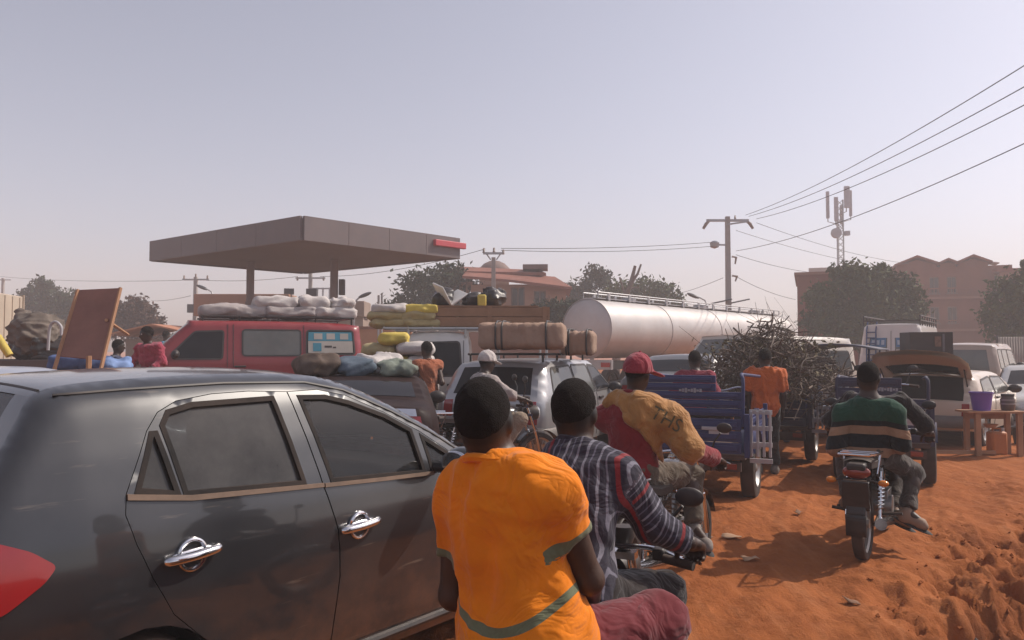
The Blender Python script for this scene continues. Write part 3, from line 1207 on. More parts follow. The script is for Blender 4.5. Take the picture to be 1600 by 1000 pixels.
tree('russet_tree', 'reddish brown tree right of the tilted board', gp(205, 52), 2.0, [(-1.0, 0, 3.9, 0.9), (0.2, 0, 4.2, 0.85), (1.0, 0, 3.6, 0.85), (-0.2, 0.3, 3.0, 1.1), (1.5, 0, 2.8, 0.8), (-1.6, 0, 3.0, 0.9)], LEAF_R, 3600, 0.22, 19, k=1.1)
tree('distant_tree', 'low bushy tree behind the man in pink', gp(252, 60), 1.0, [(-0.3, 0, 2.6, 0.9), (0.6, 0, 2.3, 0.8)], LEAF_D, 800, 0.22, 20)

# bare lopped tree with a few stub branches
p = gp(962, 48)
t = thing('lopped_tree', 'bare leaning trunk with stub branches sticking above the green trees', 'tree', p)
mb = MB()
mb.tube([(0, 0, 0), (0.1, 0, 2.6), (0.35, 0, 4.3), (0.95, 0, 5.7), (1.25, 0, 6.9)], [0.28, 0.25, 0.22, 0.15, 0.09], 8)
mb.build('trunk', BARK, t)
for pts_, rr in (([(0.95, 0, 5.7), (1.4, 0, 6.4), (1.62, 0, 7.0)], (0.11, 0.08, 0.06)), ([(0.62, 0, 5.0), (0.45, 0, 5.6), (0.3, 0.1, 6.2)], (0.08, 0.06, 0.04)), ([(0.85, 0, 5.4), (1.2, 0, 5.55), (1.5, -0.1, 5.5)], (0.07, 0.05, 0.03))):
    MB().tube(pts_, list(rr), 7).build('branch', BARK, t)

# ------------------------------------------------------------------ poles, lamps, wires, tower
CONC = M('pole_concrete', (0.36, 0.33, 0.31), 0.85, 0, 0.2, 2, 0.2, 20)
STEELG = M('galvanised_steel', (0.42, 0.42, 0.43), 0.45, 0.7, 0.2, 4)
PORC = M('insulator', (0.28, 0.2, 0.16), 0.3)


def insulators(root, pts):
    for q in pts:
        MB().lathe([(0.0, -0.02), (0.06, 0), (0.06, 0.05), (0.035, 0.08), (0.06, 0.11), (0.035, 0.15), (0.05, 0.18), (0, 0.22)], q, n=10).build('insulator', PORC, root)


# main pole
p = W(1139, 548, 40)
t = thing('utility_pole', 'tall concrete power pole with a T crossarm and work platform behind the tanker', 'utility pole', (p.x, 40, 0))
MB().tube([(0, 0, 0), (0, 0, 8.6)], [0.2, 0.15], 4).build('pole', CONC, t, smooth=0)
MB().box((0.0, 0, 8.4), (2.2, 0.14, 0.12)).box((0.5, -0.1, 8.25), (1.2, 0.06, 0.08), Matrix.Rotation(R(-8), 3, 'Y')).build('crossarm', STEELG, t, smooth=0)
for sx in (-1, 1):
    MB().tube([(sx * 1.0, -0.05, 8.35), (sx * 1.15, -0.1, 8.2), (sx * 1.3, -0.1, 7.95)], [0.07, 0.09, 0.07], 8).build('insulator_string', PORC, t)
insulators(t, [(0.4, 0, 8.46)])
MB().box((-0.45, -0.1, 7.1), (0.6, 0.08, 0.08)).lathe([(0, -0.2), (0.22, -0.12), (0.25, 0.1), (0.12, 0.2), (0, 0.22)], (-0.72, -0.1, 7.1), n=12).build('cable_bracket', STEELG, t)
MB().tube([(0.2, 0, 6.5), (0.42, -0.05, 6.45), (0.36, -0.05, 6.1)], [0.05, 0.07, 0.04], 8).build('cable_clamp', PORC, t)
MB().tube([(0.2, 0, 5.5), (0.45, -0.05, 5.45), (0.36, -0.05, 5.2)], [0.05, 0.08, 0.04], 8).build('cable_clamp', PORC, t)
m_ = MB()
m_.box((-0.48, -0.2, 4.12), (1.0, 0.9, 0.07), Matrix.Rotation(R(-12), 3, 'Y'))
m_.box((0.5, -0.2, 4.14), (0.85, 0.9, 0.07), Matrix.Rotation(R(-12), 3, 'Y'))
m_.build('platform', MATS['dark_grey_metal'], t, smooth=0)

# middle pole by the tiled house
p = W(771, 548, 33)
t = thing('utility_pole', 'salmon lit concrete pole with a forked crossarm before the tiled house', 'utility pole', (p.x, 33, 0))
MB().tube([(0, 0, 0), (0, 0, 5.6)], [0.16, 0.12], 4).build('pole', CONC, t, smooth=0)
m_ = MB().box((0, 0, 5.78), (0.9, 0.1, 0.09))
m_.tube([(-0.12, 0, 5.5), (-0.3, 0, 5.75)], 0.03, 6).tube([(0.12, 0, 5.5), (0.3, 0, 5.75)], 0.03, 6)
m_.build('crossarm', STEELG, t, smooth=0)
insulators(t, [(-0.42, 0, 5.8), (0.02, 0, 5.82), (0.42, 0, 5.74)])

# poles to the left
p = W(304, 548, 46)
t = thing('utility_pole', 'grey pole with one crossarm above the left end of the station shop', 'utility pole', (p.x, 46, 0))
MB().tube([(0, 0, 0), (0, 0, 6.0)], [0.17, 0.13], 4).build('pole', CONC, t, smooth=0)
MB().box((0, 0, 5.85), (1.6, 0.1, 0.09)).build('crossarm', STEELG, t, smooth=0)
insulators(t, [(-0.7, 0, 5.9), (0.0, 0, 6.0), (0.7, 0, 5.9)])
MB().box((-0.15, -0.2, 4.1), (0.4, 0.3, 0.5)).build('meter_box', MATS['dark_grey_metal'], t, smooth=0)
p = W(484, 548, 44)
t = thing('utility_pole', 'grey pole with crossarm and transformer frame seen between the canopy columns', 'utility pole', (p.x, 44, 0))
MB().tube([(0, 0, 0), (0, 0, 6.1)], [0.17, 0.13], 4).build('pole', CONC, t, smooth=0)
MB().box((0, 0, 5.75), (1.7, 0.1, 0.09)).build('crossarm', STEELG, t, smooth=0)
insulators(t, [(-0.75, 0, 5.62), (0.0, 0, 6.1), (0.75, 0, 5.62)])
m_ = MB().box((0.65, 0, 5.15), (1.3, 0.1, 0.08)).box((0.65, 0, 4.2), (1.3, 0.1, 0.08))
for q in (0.4, 0.72, 1.1):
    m_.cyl((q, 0, 4.2), (q, 0, 5.2), 0.05, 8)
m_.build('transformer_frame', STEELG, t, smooth=0)
p = W(2, 548, 70)
t = thing('utility_pole', 'far pole whose crossarm peeps in at the left edge', 'utility pole', (p.x, 70, 0))
MB().tube([(0, 0, 0), (0, 0, 8.2)], [0.17, 0.13], 4).build('pole', CONC, t, smooth=0)
MB().box((0, 0, 8.05), (1.4, 0.1, 0.09)).build('crossarm', STEELG, t, smooth=0)


def street_lamp(px, top, Y, side, label, arm=0.7):
    p = W(px, top, Y)
    t = thing('street_lamp', label, 'street lamp', (p.x + side * arm, Y, 0), 0, 'street lamps along the road')
    MB().tube([(0, 0, 0), (0, 0, p.z - 0.5), (-side * 0.12, 0, p.z - 0.2), (-side * arm * 0.7, 0, p.z)], [0.06, 0.05, 0.04, 0.035], 8).build('pole', STEELG, t)
    m_ = MB().ell((-side * arm, 0, p.z + 0.03), (0.34, 0.14, 0.09), 12, 6, Matrix.Rotation(R(side * 22), 3, 'Y'))
    m_.build('lamp_head', MATS['dark_grey_metal'], t)


street_lamp(1083, 463, 38, 1, 'curved street lamp left of the power pole behind the tanker')
street_lamp(316, 450, 40, 1, 'street lamp reaching over the left end of the station shop', 0.6)
street_lamp(570, 462, 36, -1, 'street lamp between the canopy and the twin pole', 0.5)
p = W(591, 548, 30)
t = thing('lamp_post', 'thin twin pole with a short drooping arm right of the canopy', 'post', (p.x, 30, 0))
MB().cyl((0, 0, 0), (0, 0, 3.75), 0.045, 8).cyl((0.12, 0.05, 0), (0.12, 0.05, 3.8), 0.04, 8).build('pole', STEELG, t)
MB().tube([(0.1, 0, 3.1), (0.3, 0, 3.0), (0.5, 0, 2.75)], 0.025, 6).build('arm', STEELG, t)

# telecom tower
p = W(1315, 548, 70)
t = thing('telecom_mast', 'slim lattice phone mast crowned with panel antennas behind the tree', 'mast', (p.x, 70, 0))
m_ = MB()
hz = 15.4
legs = [(0.32 * math.cos(a), 0.32 * math.sin(a)) for a in (R(90), R(210), R(330))]
for x, y in legs:
    m_.cyl((x, y, 0), (x, y, hz), 0.07, 6)
for k in range(28):
    z = k * hz / 28
    for i in range(3):
        a, b = legs[i], legs[(i + 1) % 3]
        m_.tube([(a[0], a[1], z), (b[0], b[1], z + hz / 28)], 0.035, 4)
m_.build('lattice', STEELG, t)
ANT = M('antenna_grey', (0.42, 0.42, 0.45), 0.6)
for x, y, z0, z1, w in ((-1.05, 0, 13.7, 16.2, 0.28), (-0.45, -0.4, 13.4, 15.6, 0.34), (0.55, -0.4, 14.6, 16.6, 0.5), (0.35, 0.3, 13.2, 15.0, 0.3), (1.05, 0, 13.9, 16.3, 0.24)):
    MB().box((x, y, (z0 + z1) / 2), (w, 0.2, z1 - z0)).build('panel_antenna', ANT, t, smooth=0, bevel=0.04)
    MB().tube([(0, 0, z0 - 0.6), (x, y * 0.6, z0 - 0.3), (x, y * 0.6, z1)], 0.05, 6).build('antenna_mount', STEELG, t)
MB().lathe([(0, -0.18), (0.45, -0.16), (0.48, 0.1), (0.3, 0.2), (0, 0.22)], (-0.45, -0.35, 12.3), 'Y', 18).build('dish', ANT, t)
MB().box((0.6, -0.2, 12.3), (0.4, 0.4, 0.4)).build('radio_unit', ANT, t, smooth=0)

WIRE = M('cable_black', (0.05, 0.05, 0.055), 0.6)


def wire(a, b, sag, label, r=0.013):
    a, b = Vector(a), Vector(b)
    base = Vector((a.x, a.y, a.z))
    pts = []
    for i in range(25):
        f = i / 24
        q = a.lerp(b, f)
        q.z -= sag * 4 * f * (1 - f)
        pts.append(q - base)
    o = MB().tube(pts, r, 5).build('power_line', WIRE)
    o.location = base
    tag(o, label, 'cable', 'overhead wires')


wire(W(1165, 336, 39.9), W(1660, 65, 16), 0.35, 'topmost wire from the main pole to the upper right')
wire(W(1170, 338, 39.9), W(1660, 102, 16), 0.35, 'second wire from the main pole to the upper right')
wire(W(1182, 342, 39.9), W(1660, 133, 16), 0.35, 'third wire from the main pole to the upper right')
wire(W(1150, 392, 39.9), W(1660, 196, 16), 0.4, 'lower cable crossing the phone mast to the right edge')
wire(W(1182, 348, 39.9), W(1420, 412, 58), 0.3, 'wire sloping down from the crossarm to the gabled building')
wire(W(1150, 360, 39.9), W(1375, 416, 52), 0.2, 'wire sloping from the pole to the leafy tree top')
wire(W(1150, 398, 39.9), W(1262, 425, 46), 0.1, 'thin wire from the pole to the flat block roof')
wire(W(1150, 432, 39.9), W(1243, 468, 45.2), 0.15, 'thick service cable from the pole to the flat terracotta block')
wire(W(1118, 378, 39.9), W(783, 388, 33), 0.12, 'upper wire from the main pole to the forked pole')
wire(W(1122, 384, 39.9), W(783, 391, 33), 0.16, 'lower wire from the main pole to the forked pole')
wire(W(1130, 434, 39.9), W(1045, 462, 54), 0.1, 'thin wire from the main pole towards the green trees')
wire(W(758, 389, 33), W(500, 432, 44), 0.3, 'wire from the forked pole passing right of the canopy')
wire(W(465, 432, 44), W(322, 438, 46), 0.12, 'wire running under the canopy between the far poles')
wire(W(284, 438, 46), W(0, 432, 70), 0.2, 'wire from the far left pole to the left edge')
wire(W(298, 462, 46), W(236, 470, 60), 0.1, 'short low cable left of the far pole')

# ------------------------------------------------------------------ loose earth, scraps, rubble
rd = np.random.default_rng(5)
mb = MB()


def clod(mb, x, y, s, seed):
    r_ = random.Random(seed)
    z = gz(x, y)
    c = Vector((x, y, z + s * 0.25))
    vs = []
    for v in ((0, 0, 1), (1, 0, 0), (0, 1, 0), (-1, 0, 0), (0, -1, 0), (0, 0, -1), (0.7, 0.7, 0.4), (-0.7, 0.6, 0.5)):
        vs.append(c + Vector(v) * s * r_.uniform(0.5, 1.1))
    rot = r_.uniform(0, 6)
    vs = [c + Matrix.Rotation(rot, 3, 'Z') @ (v - c) for v in vs]
    mb.add(vs, [(0, 1, 6), (0, 6, 2), (1, 2, 6), (0, 2, 7), (0, 7, 3), (2, 3, 7), (0, 3, 4), (0, 4, 1), (5, 2, 1), (5, 3, 2), (5, 4, 3), (5, 1, 4)])


k = 0
while k < 900:
    x, y = rd.uniform(0.3, 6), rd.uniform(2.6, 11)
    g = float(gully(np.array([x]), np.array([y]))[0])
    pr = 0.006 + 0.9 * math.exp(-((g - 0.35) / 0.5) ** 2) * (1 if y < 9 else 0.1)
    if rd.uniform() > pr:
        continue
    s = 0.004 + 0.012 * rd.uniform() ** 4 + (0.018 * rd.uniform() ** 3 if g > -0.3 else 0)
    clod(mb, x, y, s, k)
    k += 1
o = mb.build('dirt_clods', SOIL, smooth=60, fix=False)
tag(o, 'loose clods and grit of red earth along the road edge', kind='stuff')

SCRAP = [M('paper_scrap', (0.42, 0.25, 0.15), 0.9), M('brown_scrap', (0.22, 0.11, 0.06), 0.9)]
for k, (px, py, sz, mi, lab) in enumerate(((1143, 841, 0.16, 0, 'pale torn scrap lying nearest the grey shoe'), (1172, 872, 0.13, 0, 'small pale scrap below the first one on the dirt'), (1247, 810, 0.12, 1, 'brown leaf scrap between the bikes'), (1330, 938, 0.12, 1, 'brown scrap below the long bike shadow'), (1105, 838, 0.09, 1, 'twiggy scrap beside the grey trouser leg'))):
    Y = CAM_H * 1200 / (py - 548)
    p = W(px, py, Y)
    rows = []
    for i in range(5):
        rows.append([((i / 4 - 0.5) * sz, (j / 3 - 0.5) * sz * 0.45, 0.004 + 0.006 * math.sin(i * 1.3 + k) * (j - 1.5) + 0.003 * j) for j in range(4)])
    o = MB().grid(rows).build('litter_scrap', SCRAP[mi])
    o.modifiers.new('thick', 'SOLIDIFY').thickness = 0.003
    o.location = (p.x, p.y, gz(p.x, p.y) + 0.014)
    o.rotation_euler = (0, 0, 0.7 * k - 0.4)
    tag(o, lab, 'litter', 'litter on the dirt')
p = Vector((2.77, 4.25, 0))
o = MB().box((0, 0, 0), (0.075, 0.16, 0.36), taper=0.92).build('concrete_stub', M('pale_concrete', (0.55, 0.36, 0.26), 0.9, 0, 0.25, 5, 0.3, 30), bevel=0.012)
o.location = (2.76, 4.30, gz(2.76, 4.30) + 0.07)
o.rotation_euler = (R(-14), R(9), R(18))
tag(o, 'pale concrete marker stub sticking out of the bottom right rubble', 'block')
mb = MB()
for k in range(70):
    x, y = 3.02 + rd.normal() * 0.13, 4.3 + rd.normal() * 0.2
    clod(mb, x, y, 0.02 + 0.03 * rd.uniform(), 900 + k)
o = mb.build('rubble', M('grey_rubble', (0.17, 0.13, 0.115), 0.9, 0, 0.5, 9, 0.4, 30), smooth=0, fix=False)
tag(o, 'dark stony rubble beside the concrete stub', kind='stuff')

# ================================================================== VEHICLES
RUBBER = M('tyre_rubber', (0.028, 0.026, 0.026), 0.85, 0, 0.3, 8, 0.2, 40, 0.65)
BLACKP = M('black_plastic', (0.022, 0.022, 0.024), 0.5, 0, 0.2, 6, 0, 5, 0.3)
CHROME = M('chrome', (0.72, 0.72, 0.74), 0.12, 1.0, 0.1, 8, 0, 5, 0.15)
ALLOY = M('alloy', (0.42, 0.41, 0.40), 0.4, 0.8, 0.2, 5, 0, 5, 0.4)
REDLAMP = M('red_lens', (0.36, 0.015, 0.02), 0.08, 0, 0.25, 4, 0, 5, 0.12, 0.8)
AMBER = M('amber_lens', (0.65, 0.2, 0.02), 0.15, 0, 0.2, 4)
CLEARL = M('clear_lens', (0.6, 0.6, 0.6), 0.1, 0.3, 0.2, 4)
DARKGL = M('dark_window', (0.012, 0.013, 0.016), 0.06, 0, 0.2, 3, 0, 5, 0.05, 0.0, spec=0.22)
GREYGL = M('dusty_window', (0.10, 0.11, 0.105), 0.12, 0, 0.25, 2.5, 0, 5, 0.35, spec=0.6)
SEATM = M('seat_fabric', (0.05, 0.05, 0.055), 0.9, 0, 0.3, 6, 0.2, 40)
BLACKMETAL = M('black_metal', (0.02, 0.02, 0.021), 0.4, 0.3, 0.3, 6, 0, 5, 0.4)


def tyre_profile(r, w, rimr):
    return [(rimr, -w * 0.42), (r * 0.9, -w * 0.5), (r * 0.975, -w * 0.42), (r, -w * 0.2), (r, w * 0.2), (r * 0.975, w * 0.42), (r * 0.9, w * 0.5), (rimr, w * 0.42), (rimr, -w * 0.42)]


def car_wheel(root, c, r, w, steel=ALLOY, slots=False):
    o = MB().lathe(tyre_profile(r, w, r * 0.66), c, 'Y', 30).build('wheel', RUBBER, root)
    m_ = MB()
    sg = 1 if c[1] > 0 else -1
    m_.lathe([(0.02, sg * w * 0.36), (r * 0.2, sg * w * 0.36), (r * 0.3, sg * w * 0.25), (r * 0.55, sg * w * 0.28), (r * 0.66, sg * w * 0.43), (r * 0.66, -sg * w * 0.2)], c, 'Y', 24)
    m_.build('rim', steel, o)
    if slots:
        for k in range(7):
            a = 2 * math.pi * k / 7
            MB().cyl((c[0] + math.cos(a) * r * 0.42, c[1] + sg * w * 0.2, c[2] + math.sin(a) * r * 0.42), (c[0] + math.cos(a) * r * 0.42, c[1] + sg * w * 0.285, c[2] + math.sin(a) * r * 0.42), r * 0.075, 8).build('rim_slot', BLACKP, o)
    return o


def dens(poly, step, sub=3):
    pts = catmull([(p[0], p[1], 0) for p in poly], sub)
    out = [(pts[0].x, pts[0].y)]
    for p in pts[1:]:
        a = np.array(out[-1])
        b = np.array((p.x, p.y))
        k = max(1, int(math.ceil(np.linalg.norm(b - a) / step)))
        for j in range(1, k + 1):
            out.append(tuple(a + (b - a) * j / k))
    return out


def offset_poly(poly, d):
    """shrink (d > 0) a polygon by moving each corner along its bisector"""
    n = len(poly)
    P = np.array(poly, float)
    ar = 0.5 * sum(P[i][0] * P[(i + 1) % n][1] - P[(i + 1) % n][0] * P[i][1] for i in range(n))
    s = 1 if ar > 0 else -1
    out = []
    for i in range(n):
        a, p, b = P[i - 1], P[i], P[(i + 1) % n]
        e1, e2 = (p - a) / max(np.linalg.norm(p - a), 1e-9), (b - p) / max(np.linalg.norm(b - p), 1e-9)
        n1, n2 = np.array((-e1[1], e1[0])) * s, np.array((-e2[1], e2[0])) * s
        m = n1 + n2
        q = max(m @ m, 0.4)
        out.append(tuple(p + m * (2 * d / q)))
    return out


class Body:
    """car shell: right/left sides in (x, z) plus one strip running tail - roof - nose"""
    def __init__(s, W, T, zb, arches, inw, plan=((-9, 0), (99, 0)), r=0.07, crown=0.035, step=0.07):
        s.W, s.r, s.crown, s.step = W, r, crown, step
        s.inwk, s.plank = np.array(inw, float), np.array(plan, float)
        s.T = dens(T, step * 0.98)
        bot = []
        for cx, cz, rr in sorted(arches, reverse=True):
            a0 = math.asin(max(-1, min(1, (zb - cz) / rr)))
            for k in range(15):
                a = a0 + (math.pi - 2 * a0) * k / 14
                bot.append((cx + rr * math.cos(a), cz + rr * math.sin(a)))
        s.arches = arches
        s.outline = s.T + bot

    def total(s, P):
        P = np.asarray(P, float)
        t = np.interp(P[:, 1], s.inwk[:, 0], s.inwk[:, 1]) + np.interp(P[:, 0], s.plank[:, 0], s.plank[:, 1])
        d = seg_dist(P, s.T, closed=False)
        q = np.clip(s.r - d, 0, s.r)
        return t + s.r - np.sqrt(np.maximum(s.r ** 2 - q ** 2, 0))

    def side(s, sg, out=0.0):
        def f(P):
            P = np.asarray(P, float)
            y = sg * (s.W / 2 - s.total(P) + out)
            return np.stack([P[:, 0], y, P[:, 1]], 1)
        return f

    def panel(s, outline, sg, holes=(), out=0.0, depth=0.012, step=None, mb=None):
        P, F = cdt(outline, holes, step or s.step)
        return add_panel(mb or MB(), P, F, s.side(sg, out), depth)

    def strip_pts(s, i, cs, out=0.0):
        T = s.T
        n = len(T)
        a, b = np.array(T[max(i - 1, 0)]), np.array(T[min(i + 1, n - 1)])
        t = (b - a) / np.linalg.norm(b - a)
        nn = np.array((-t[1], t[0]))          # outward for a tail-roof-nose path
        hw = s.W / 2 - s.total(np.array([T[i]]))[0]
        return [(T[i][0] + nn[0] * (s.crown * (1 - c * c) + out), hw * c, T[i][1] + nn[1] * (s.crown * (1 - c * c) + out)) for c in cs]

    def strip(s, mb=None, i0=0, i1=None, cs=None, out=0.0):
        mb = mb or MB()
        i1 = len(s.T) - 1 if i1 is None else i1
        cs = np.linspace(-1, 1, 11) if cs is None else cs
        return mb.grid([s.strip_pts(i, cs, out) for i in range(i0, i1 + 1)])

    def near(s, x, z):
        return int(np.argmin([(p[0] - x) ** 2 + (p[1] - z) ** 2 for p in s.T]))

    def patch(s, a, b, c0, c1, out=0.005, n=7):
        i0, i1 = sorted((s.near(*a), s.near(*b)))
        m_ = s.strip(None, i0, i1, np.linspace(c0, c1, n), out)
        # thickness: rim turned inwards
        P = [s.strip_pts(i, np.linspace(c0, c1, n), out) for i in range(i0, i1 + 1)]
        B = [s.strip_pts(i, np.linspace(c0, c1, n), -0.01) for i in range(i0, i1 + 1)]
        m_.grid([P[0], B[0]]).grid([P[-1], B[-1]])
        m_.grid([[r_[0] for r_ in P], [r_[0] for r_ in B]]).grid([[r_[-1] for r_ in P], [r_[-1] for r_ in B]])
        return m_


def paint(name, col, dust=0.35, rough=0.28, coat=0.5, metal=0.0, spec=0.5):
    return M(name, col, rough, metal, 0.12, 1.5, 0, 5, dust, coat, spec=spec)


def make_car(name, label, cat, loc, heading, spec, group=None):
    """heading: degrees clockwise from +Y (away from the camera)"""
    t = thing(name, label, cat, loc, R(90 - heading), group)
    b = Body(spec['W'], spec['T'], spec.get('zb', 0.28), spec['arches'], spec['inw'], spec.get('plan', ((-9, 0), (99, 0))), spec.get('r', 0.07), spec.get('crown', 0.03))
    m_ = MB()
    b.strip(m_)
    for sg in (-1, 1):
        b.panel(b.outline, sg, (), 0, 0.0, None, m_)
    x0, x1 = min(p[0] for p in b.T), max(p[0] for p in b.T)
    zb = spec.get('zb', 0.28)
    m_.build('body', spec['paint'], t, 50)
    MB().box(((x0 + x1) / 2, 0, zb + 0.05), (x1 - x0 - 0.25, spec['W'] - 0.25, 0.06)).build('underbody', BLACKP, t, smooth=0)
    gm = spec.get('glass', DARKGL)
    for k, w in enumerate(spec['windows']):
        for sg in (-1, 1):
            g = spec.get('side_glass', {}).get(k, gm)
            o = b.panel(round_poly(w, 0.05), sg, (), 0.004, 0.012).build('window', g, t, 50)
            b.panel(offset_poly(round_poly(w, 0.05), -0.025), sg, [offset_poly(round_poly(w, 0.05), 0.004)], 0.007, 0.01).build('window_seal', BLACKP, o, 50)
    for a_, b_, c0, c1, nm, mt in spec.get('patches', ()):
        b.patch(a_, b_, c0, c1).build(nm, mt, t, 50)
    for sg in (-1, 1):
        for seam in spec.get('seams', ()):
            m_ = MB()
            pts = b.side(sg, 0.001)(np.array(resample_open(seam, 0.08)))
            m_.tube(pts, 0.006, 4)
            m_.build('door_seam', BLACKP, t)
        for hx, hz in spec.get('handles', ()):
            p = b.side(sg, 0.014)(np.array([[hx, hz]]))[0]
            MB().box(p, (0.2, 0.035, 0.035)).build('door_handle', spec.get('handle_mat', BLACKP), t, bevel=0.008)
        if 'mirror' in spec:
            p = b.side(sg, 0.11)(np.array([spec['mirror']]))[0]
            MB().ell(p, (0.07, 0.11, 0.08), 12, 8).build('wing_mirror', spec.get('mirror_mat', BLACKP), t)
        for cx, cz, rr in spec['arches']:
            car_wheel(t, (cx, sg * (spec['W'] / 2 - 0.13), rr * 0.88), rr * 0.88, 0.2, spec.get('rim', ALLOY), sg < 0)
            MB().lathe([(rr * 0.98, 0), (rr * 0.98, -sg * 0.26), (0.02, -sg * 0.26)], (cx, sg * (spec['W'] / 2 - 0.06), cz), 'Y', 20).build('wheel_well', BLACKP, t)
    for bx, bz, bh, mt in spec.get('bumpers', ()):
        sgn = -1 if bx < (x0 + x1) / 2 else 1
        w = spec['W']
        pts = [(bx - sgn * 0.35, -w / 2 - 0.005, bz), (bx - sgn * 0.08, -w / 2 + 0.03, bz), (bx + sgn * 0.02, -w / 2 + 0.16, bz), (bx + sgn * 0.04, 0, bz), (bx + sgn * 0.02, w / 2 - 0.16, bz), (bx - sgn * 0.08, w / 2 - 0.03, bz), (bx - sgn * 0.35, w / 2 + 0.005, bz)]
        MB().grid([[(p[0] + sgn * q[0], p[1] * q[2], p[2] + q[1]) for p in catmull(pts, 4)] for q in ((0, -bh / 2, 0.98), (0.03, -bh * 0.42, 1.01), (0.04, 0, 1.012), (0.03, bh * 0.42, 1.01), (0, bh / 2, 0.98))]).build('bumper', mt, t, 60)
    return t, b


def resample_open(pts, step):
    out = [tuple(pts[0])]
    for i in range(len(pts) - 1):
        a, b = np.array(pts[i], float), np.array(pts[i + 1], float)
        k = max(1, int(math.ceil(np.linalg.norm(b - a) / step)))
        out += [tuple(a + (b - a) * j / k) for j in range(1, k + 1)]
    return out


# ------------------------------------------------------------------ the near charcoal hatchback
def hatch_paint():
    m, nt, b, out = new_mat('charcoal_car_paint')
    tc = N(nt, 'ShaderNodeTexCoord')
    v = tc.outputs['Object']
    sp = N(nt, 'ShaderNodeSeparateXYZ')
    nt.links.new(v, sp.inputs[0])
    base, f = add_dust(nt, (0.014, 0.0155, 0.019), v, 0.13, 1.6, (0.27, 0.25, 0.24))
    # dried mud thrown up along the sills, thinning upwards
    low = N(nt, 'ShaderNodeMapRange')
    nt.links.new(sp.outputs[2], low.inputs[0])
    low.inputs[1].default_value = 0.75
    low.inputs[2].default_value = 0.22
    nz = noise_node(nt, 5.5, 8, 0.7, v)
    mud = math_node(nt, 'MULTIPLY', low.outputs[0], ramp(nt, nz.outputs[0], 0.38, 0.7).outputs[0])
    mud = math_node(nt, 'MULTIPLY', mud, 0.55, True)
    base = mixc(nt, mud, base, (0.20, 0.085, 0.045))
    # rubbed patches and long scuffs
    mp = N(nt, 'ShaderNodeMapping')
    mp.inputs['Rotation'].default_value = (0, R(-14), 0)
    mp.inputs['Scale'].default_value = (1.3, 1, 14)
    nt.links.new(v, mp.inputs[0])
    sc = noise_node(nt, 2.2, 5, 0.55, mp.outputs[0])
    s1 = math_node(nt, 'MULTIPLY', ramp(nt, sc.outputs[0], 0.66, 0.74).outputs[0], 0.28)
    base = mixc(nt, s1, base, (0.33, 0.26, 0.20))
    nt.links.new(base, b.inputs['Base Color'])
    rr = N(nt, 'ShaderNodeMapRange')
    nt.links.new(math_node(nt, 'ADD', f, mud), rr.inputs[0])
    rr.inputs[3].default_value = 0.30
    rr.inputs[4].default_value = 0.8
    nt.links.new(rr.outputs[0], b.inputs['Roughness'])
    b.inputs['Coat Weight'].default_value = 0.9
    rc = N(nt, 'ShaderNodeMapRange')
    nt.links.new(math_node(nt, 'ADD', f, mud), rc.inputs[0])
    rc.inputs[3].default_value = 0.05
    rc.inputs[4].default_value = 0.35
    nt.links.new(rc.outputs[0], b.inputs['Coat Roughness'])
    return m


HP = hatch_paint()
WRUB = M('window_rubber_black', (0.018, 0.018, 0.019), 0.75, 0, 0.2, 6, 0, 5, 0.25, spec=0.15)
HGL = glass('tinted_glass', (0.06, 0.065, 0.065), 0.03, 0.17)
HGL2 = glass('light_tinted_glass', (0.42, 0.43, 0.42), 0.02, 0.03)
TH = R(51.7)
u_ = Vector((math.cos(TH), math.sin(TH), 0))
n_ = Vector((-math.sin(TH), math.cos(TH), 0))
HW = 1.695
loc = Vector((-1.32, 2.64, 0)) + n_ * (HW / 2)
hatch = thing('hatchback_car', 'dark charcoal dusty hatchback seen close up from its right rear side', 'car', loc, TH)
T_h = [(-0.45, 0.26), (-0.58, 0.34), (-0.62, 0.5), (-0.61, 0.62), (-0.55, 0.70), (-0.52, 0.80), (-0.48, 0.95), (-0.43, 1.05), (-0.37, 1.14), (-0.29, 1.27), (-0.21, 1.40), (-0.16, 1.438), (-0.05, 1.46), (0.2, 1.475), (0.5, 1.482), (0.85, 1.475), (1.1, 1.44), (1.36, 1.335), (1.6, 1.205), (1.85, 1.05), (1.98, 1.0), (2.3, 0.95), (2.7, 0.87), (2.95, 0.77), (3.08, 0.62), (3.13, 0.45), (3.1, 0.28), (2.95, 0.2)]
inw_h = [(.1, .10), (.2, .06), (.35, .03), (.5, .015), (.72, 0), (.85, .006), (.95, .022), (1.05, .05), (1.2, .105), (1.35, .172), (1.42, .21), (1.52, .265)]
plan_h = [(-0.65, .125), (-0.5, .075), (-0.3, .03), (-0.1, .006), (0.1, 0), (2.2, 0), (2.5, .02), (2.8, .08), (3.0, .17), (3.15, .27)]
hb_ = Body(HW, T_h, 0.2, [(0.08, 0.30, 0.315), (2.54, 0.30, 0.315)], inw_h, plan_h, 0.075, 0.022, 0.03)
rd_out = [(.032, 1.078), (.022, 1.011), (.050, .91), (.105, .78), (.185, .635), (.30, .52), (.405, .42), (.455, .30), (.905, .285), (.92, .45), (.935, .602), (.920, .80), (.862, 1.0), (.787, 1.402), (.60, 1.412), (.432, 1.408), (.278, 1.388), (.194, 1.35), (.140, 1.285)]
fd_out = [(.862, 1.0), (.787, 1.402), (.95, 1.405), (1.1, 1.372), (1.3, 1.285), (1.5, 1.178), (1.72, 1.035), (1.765, .96), (1.745, .6), (1.70, .285), (.905, .285), (.92, .45), (.935, .602), (.920, .80)]
rg = [(.250, 1.052), (.205, 1.30), (.235, 1.345), (.339, 1.368), (.704, 1.375), (.765, 1.025)]
rq = [(.078, 1.086), (.158, 1.272), (.172, 1.272), (.215, 1.058)]
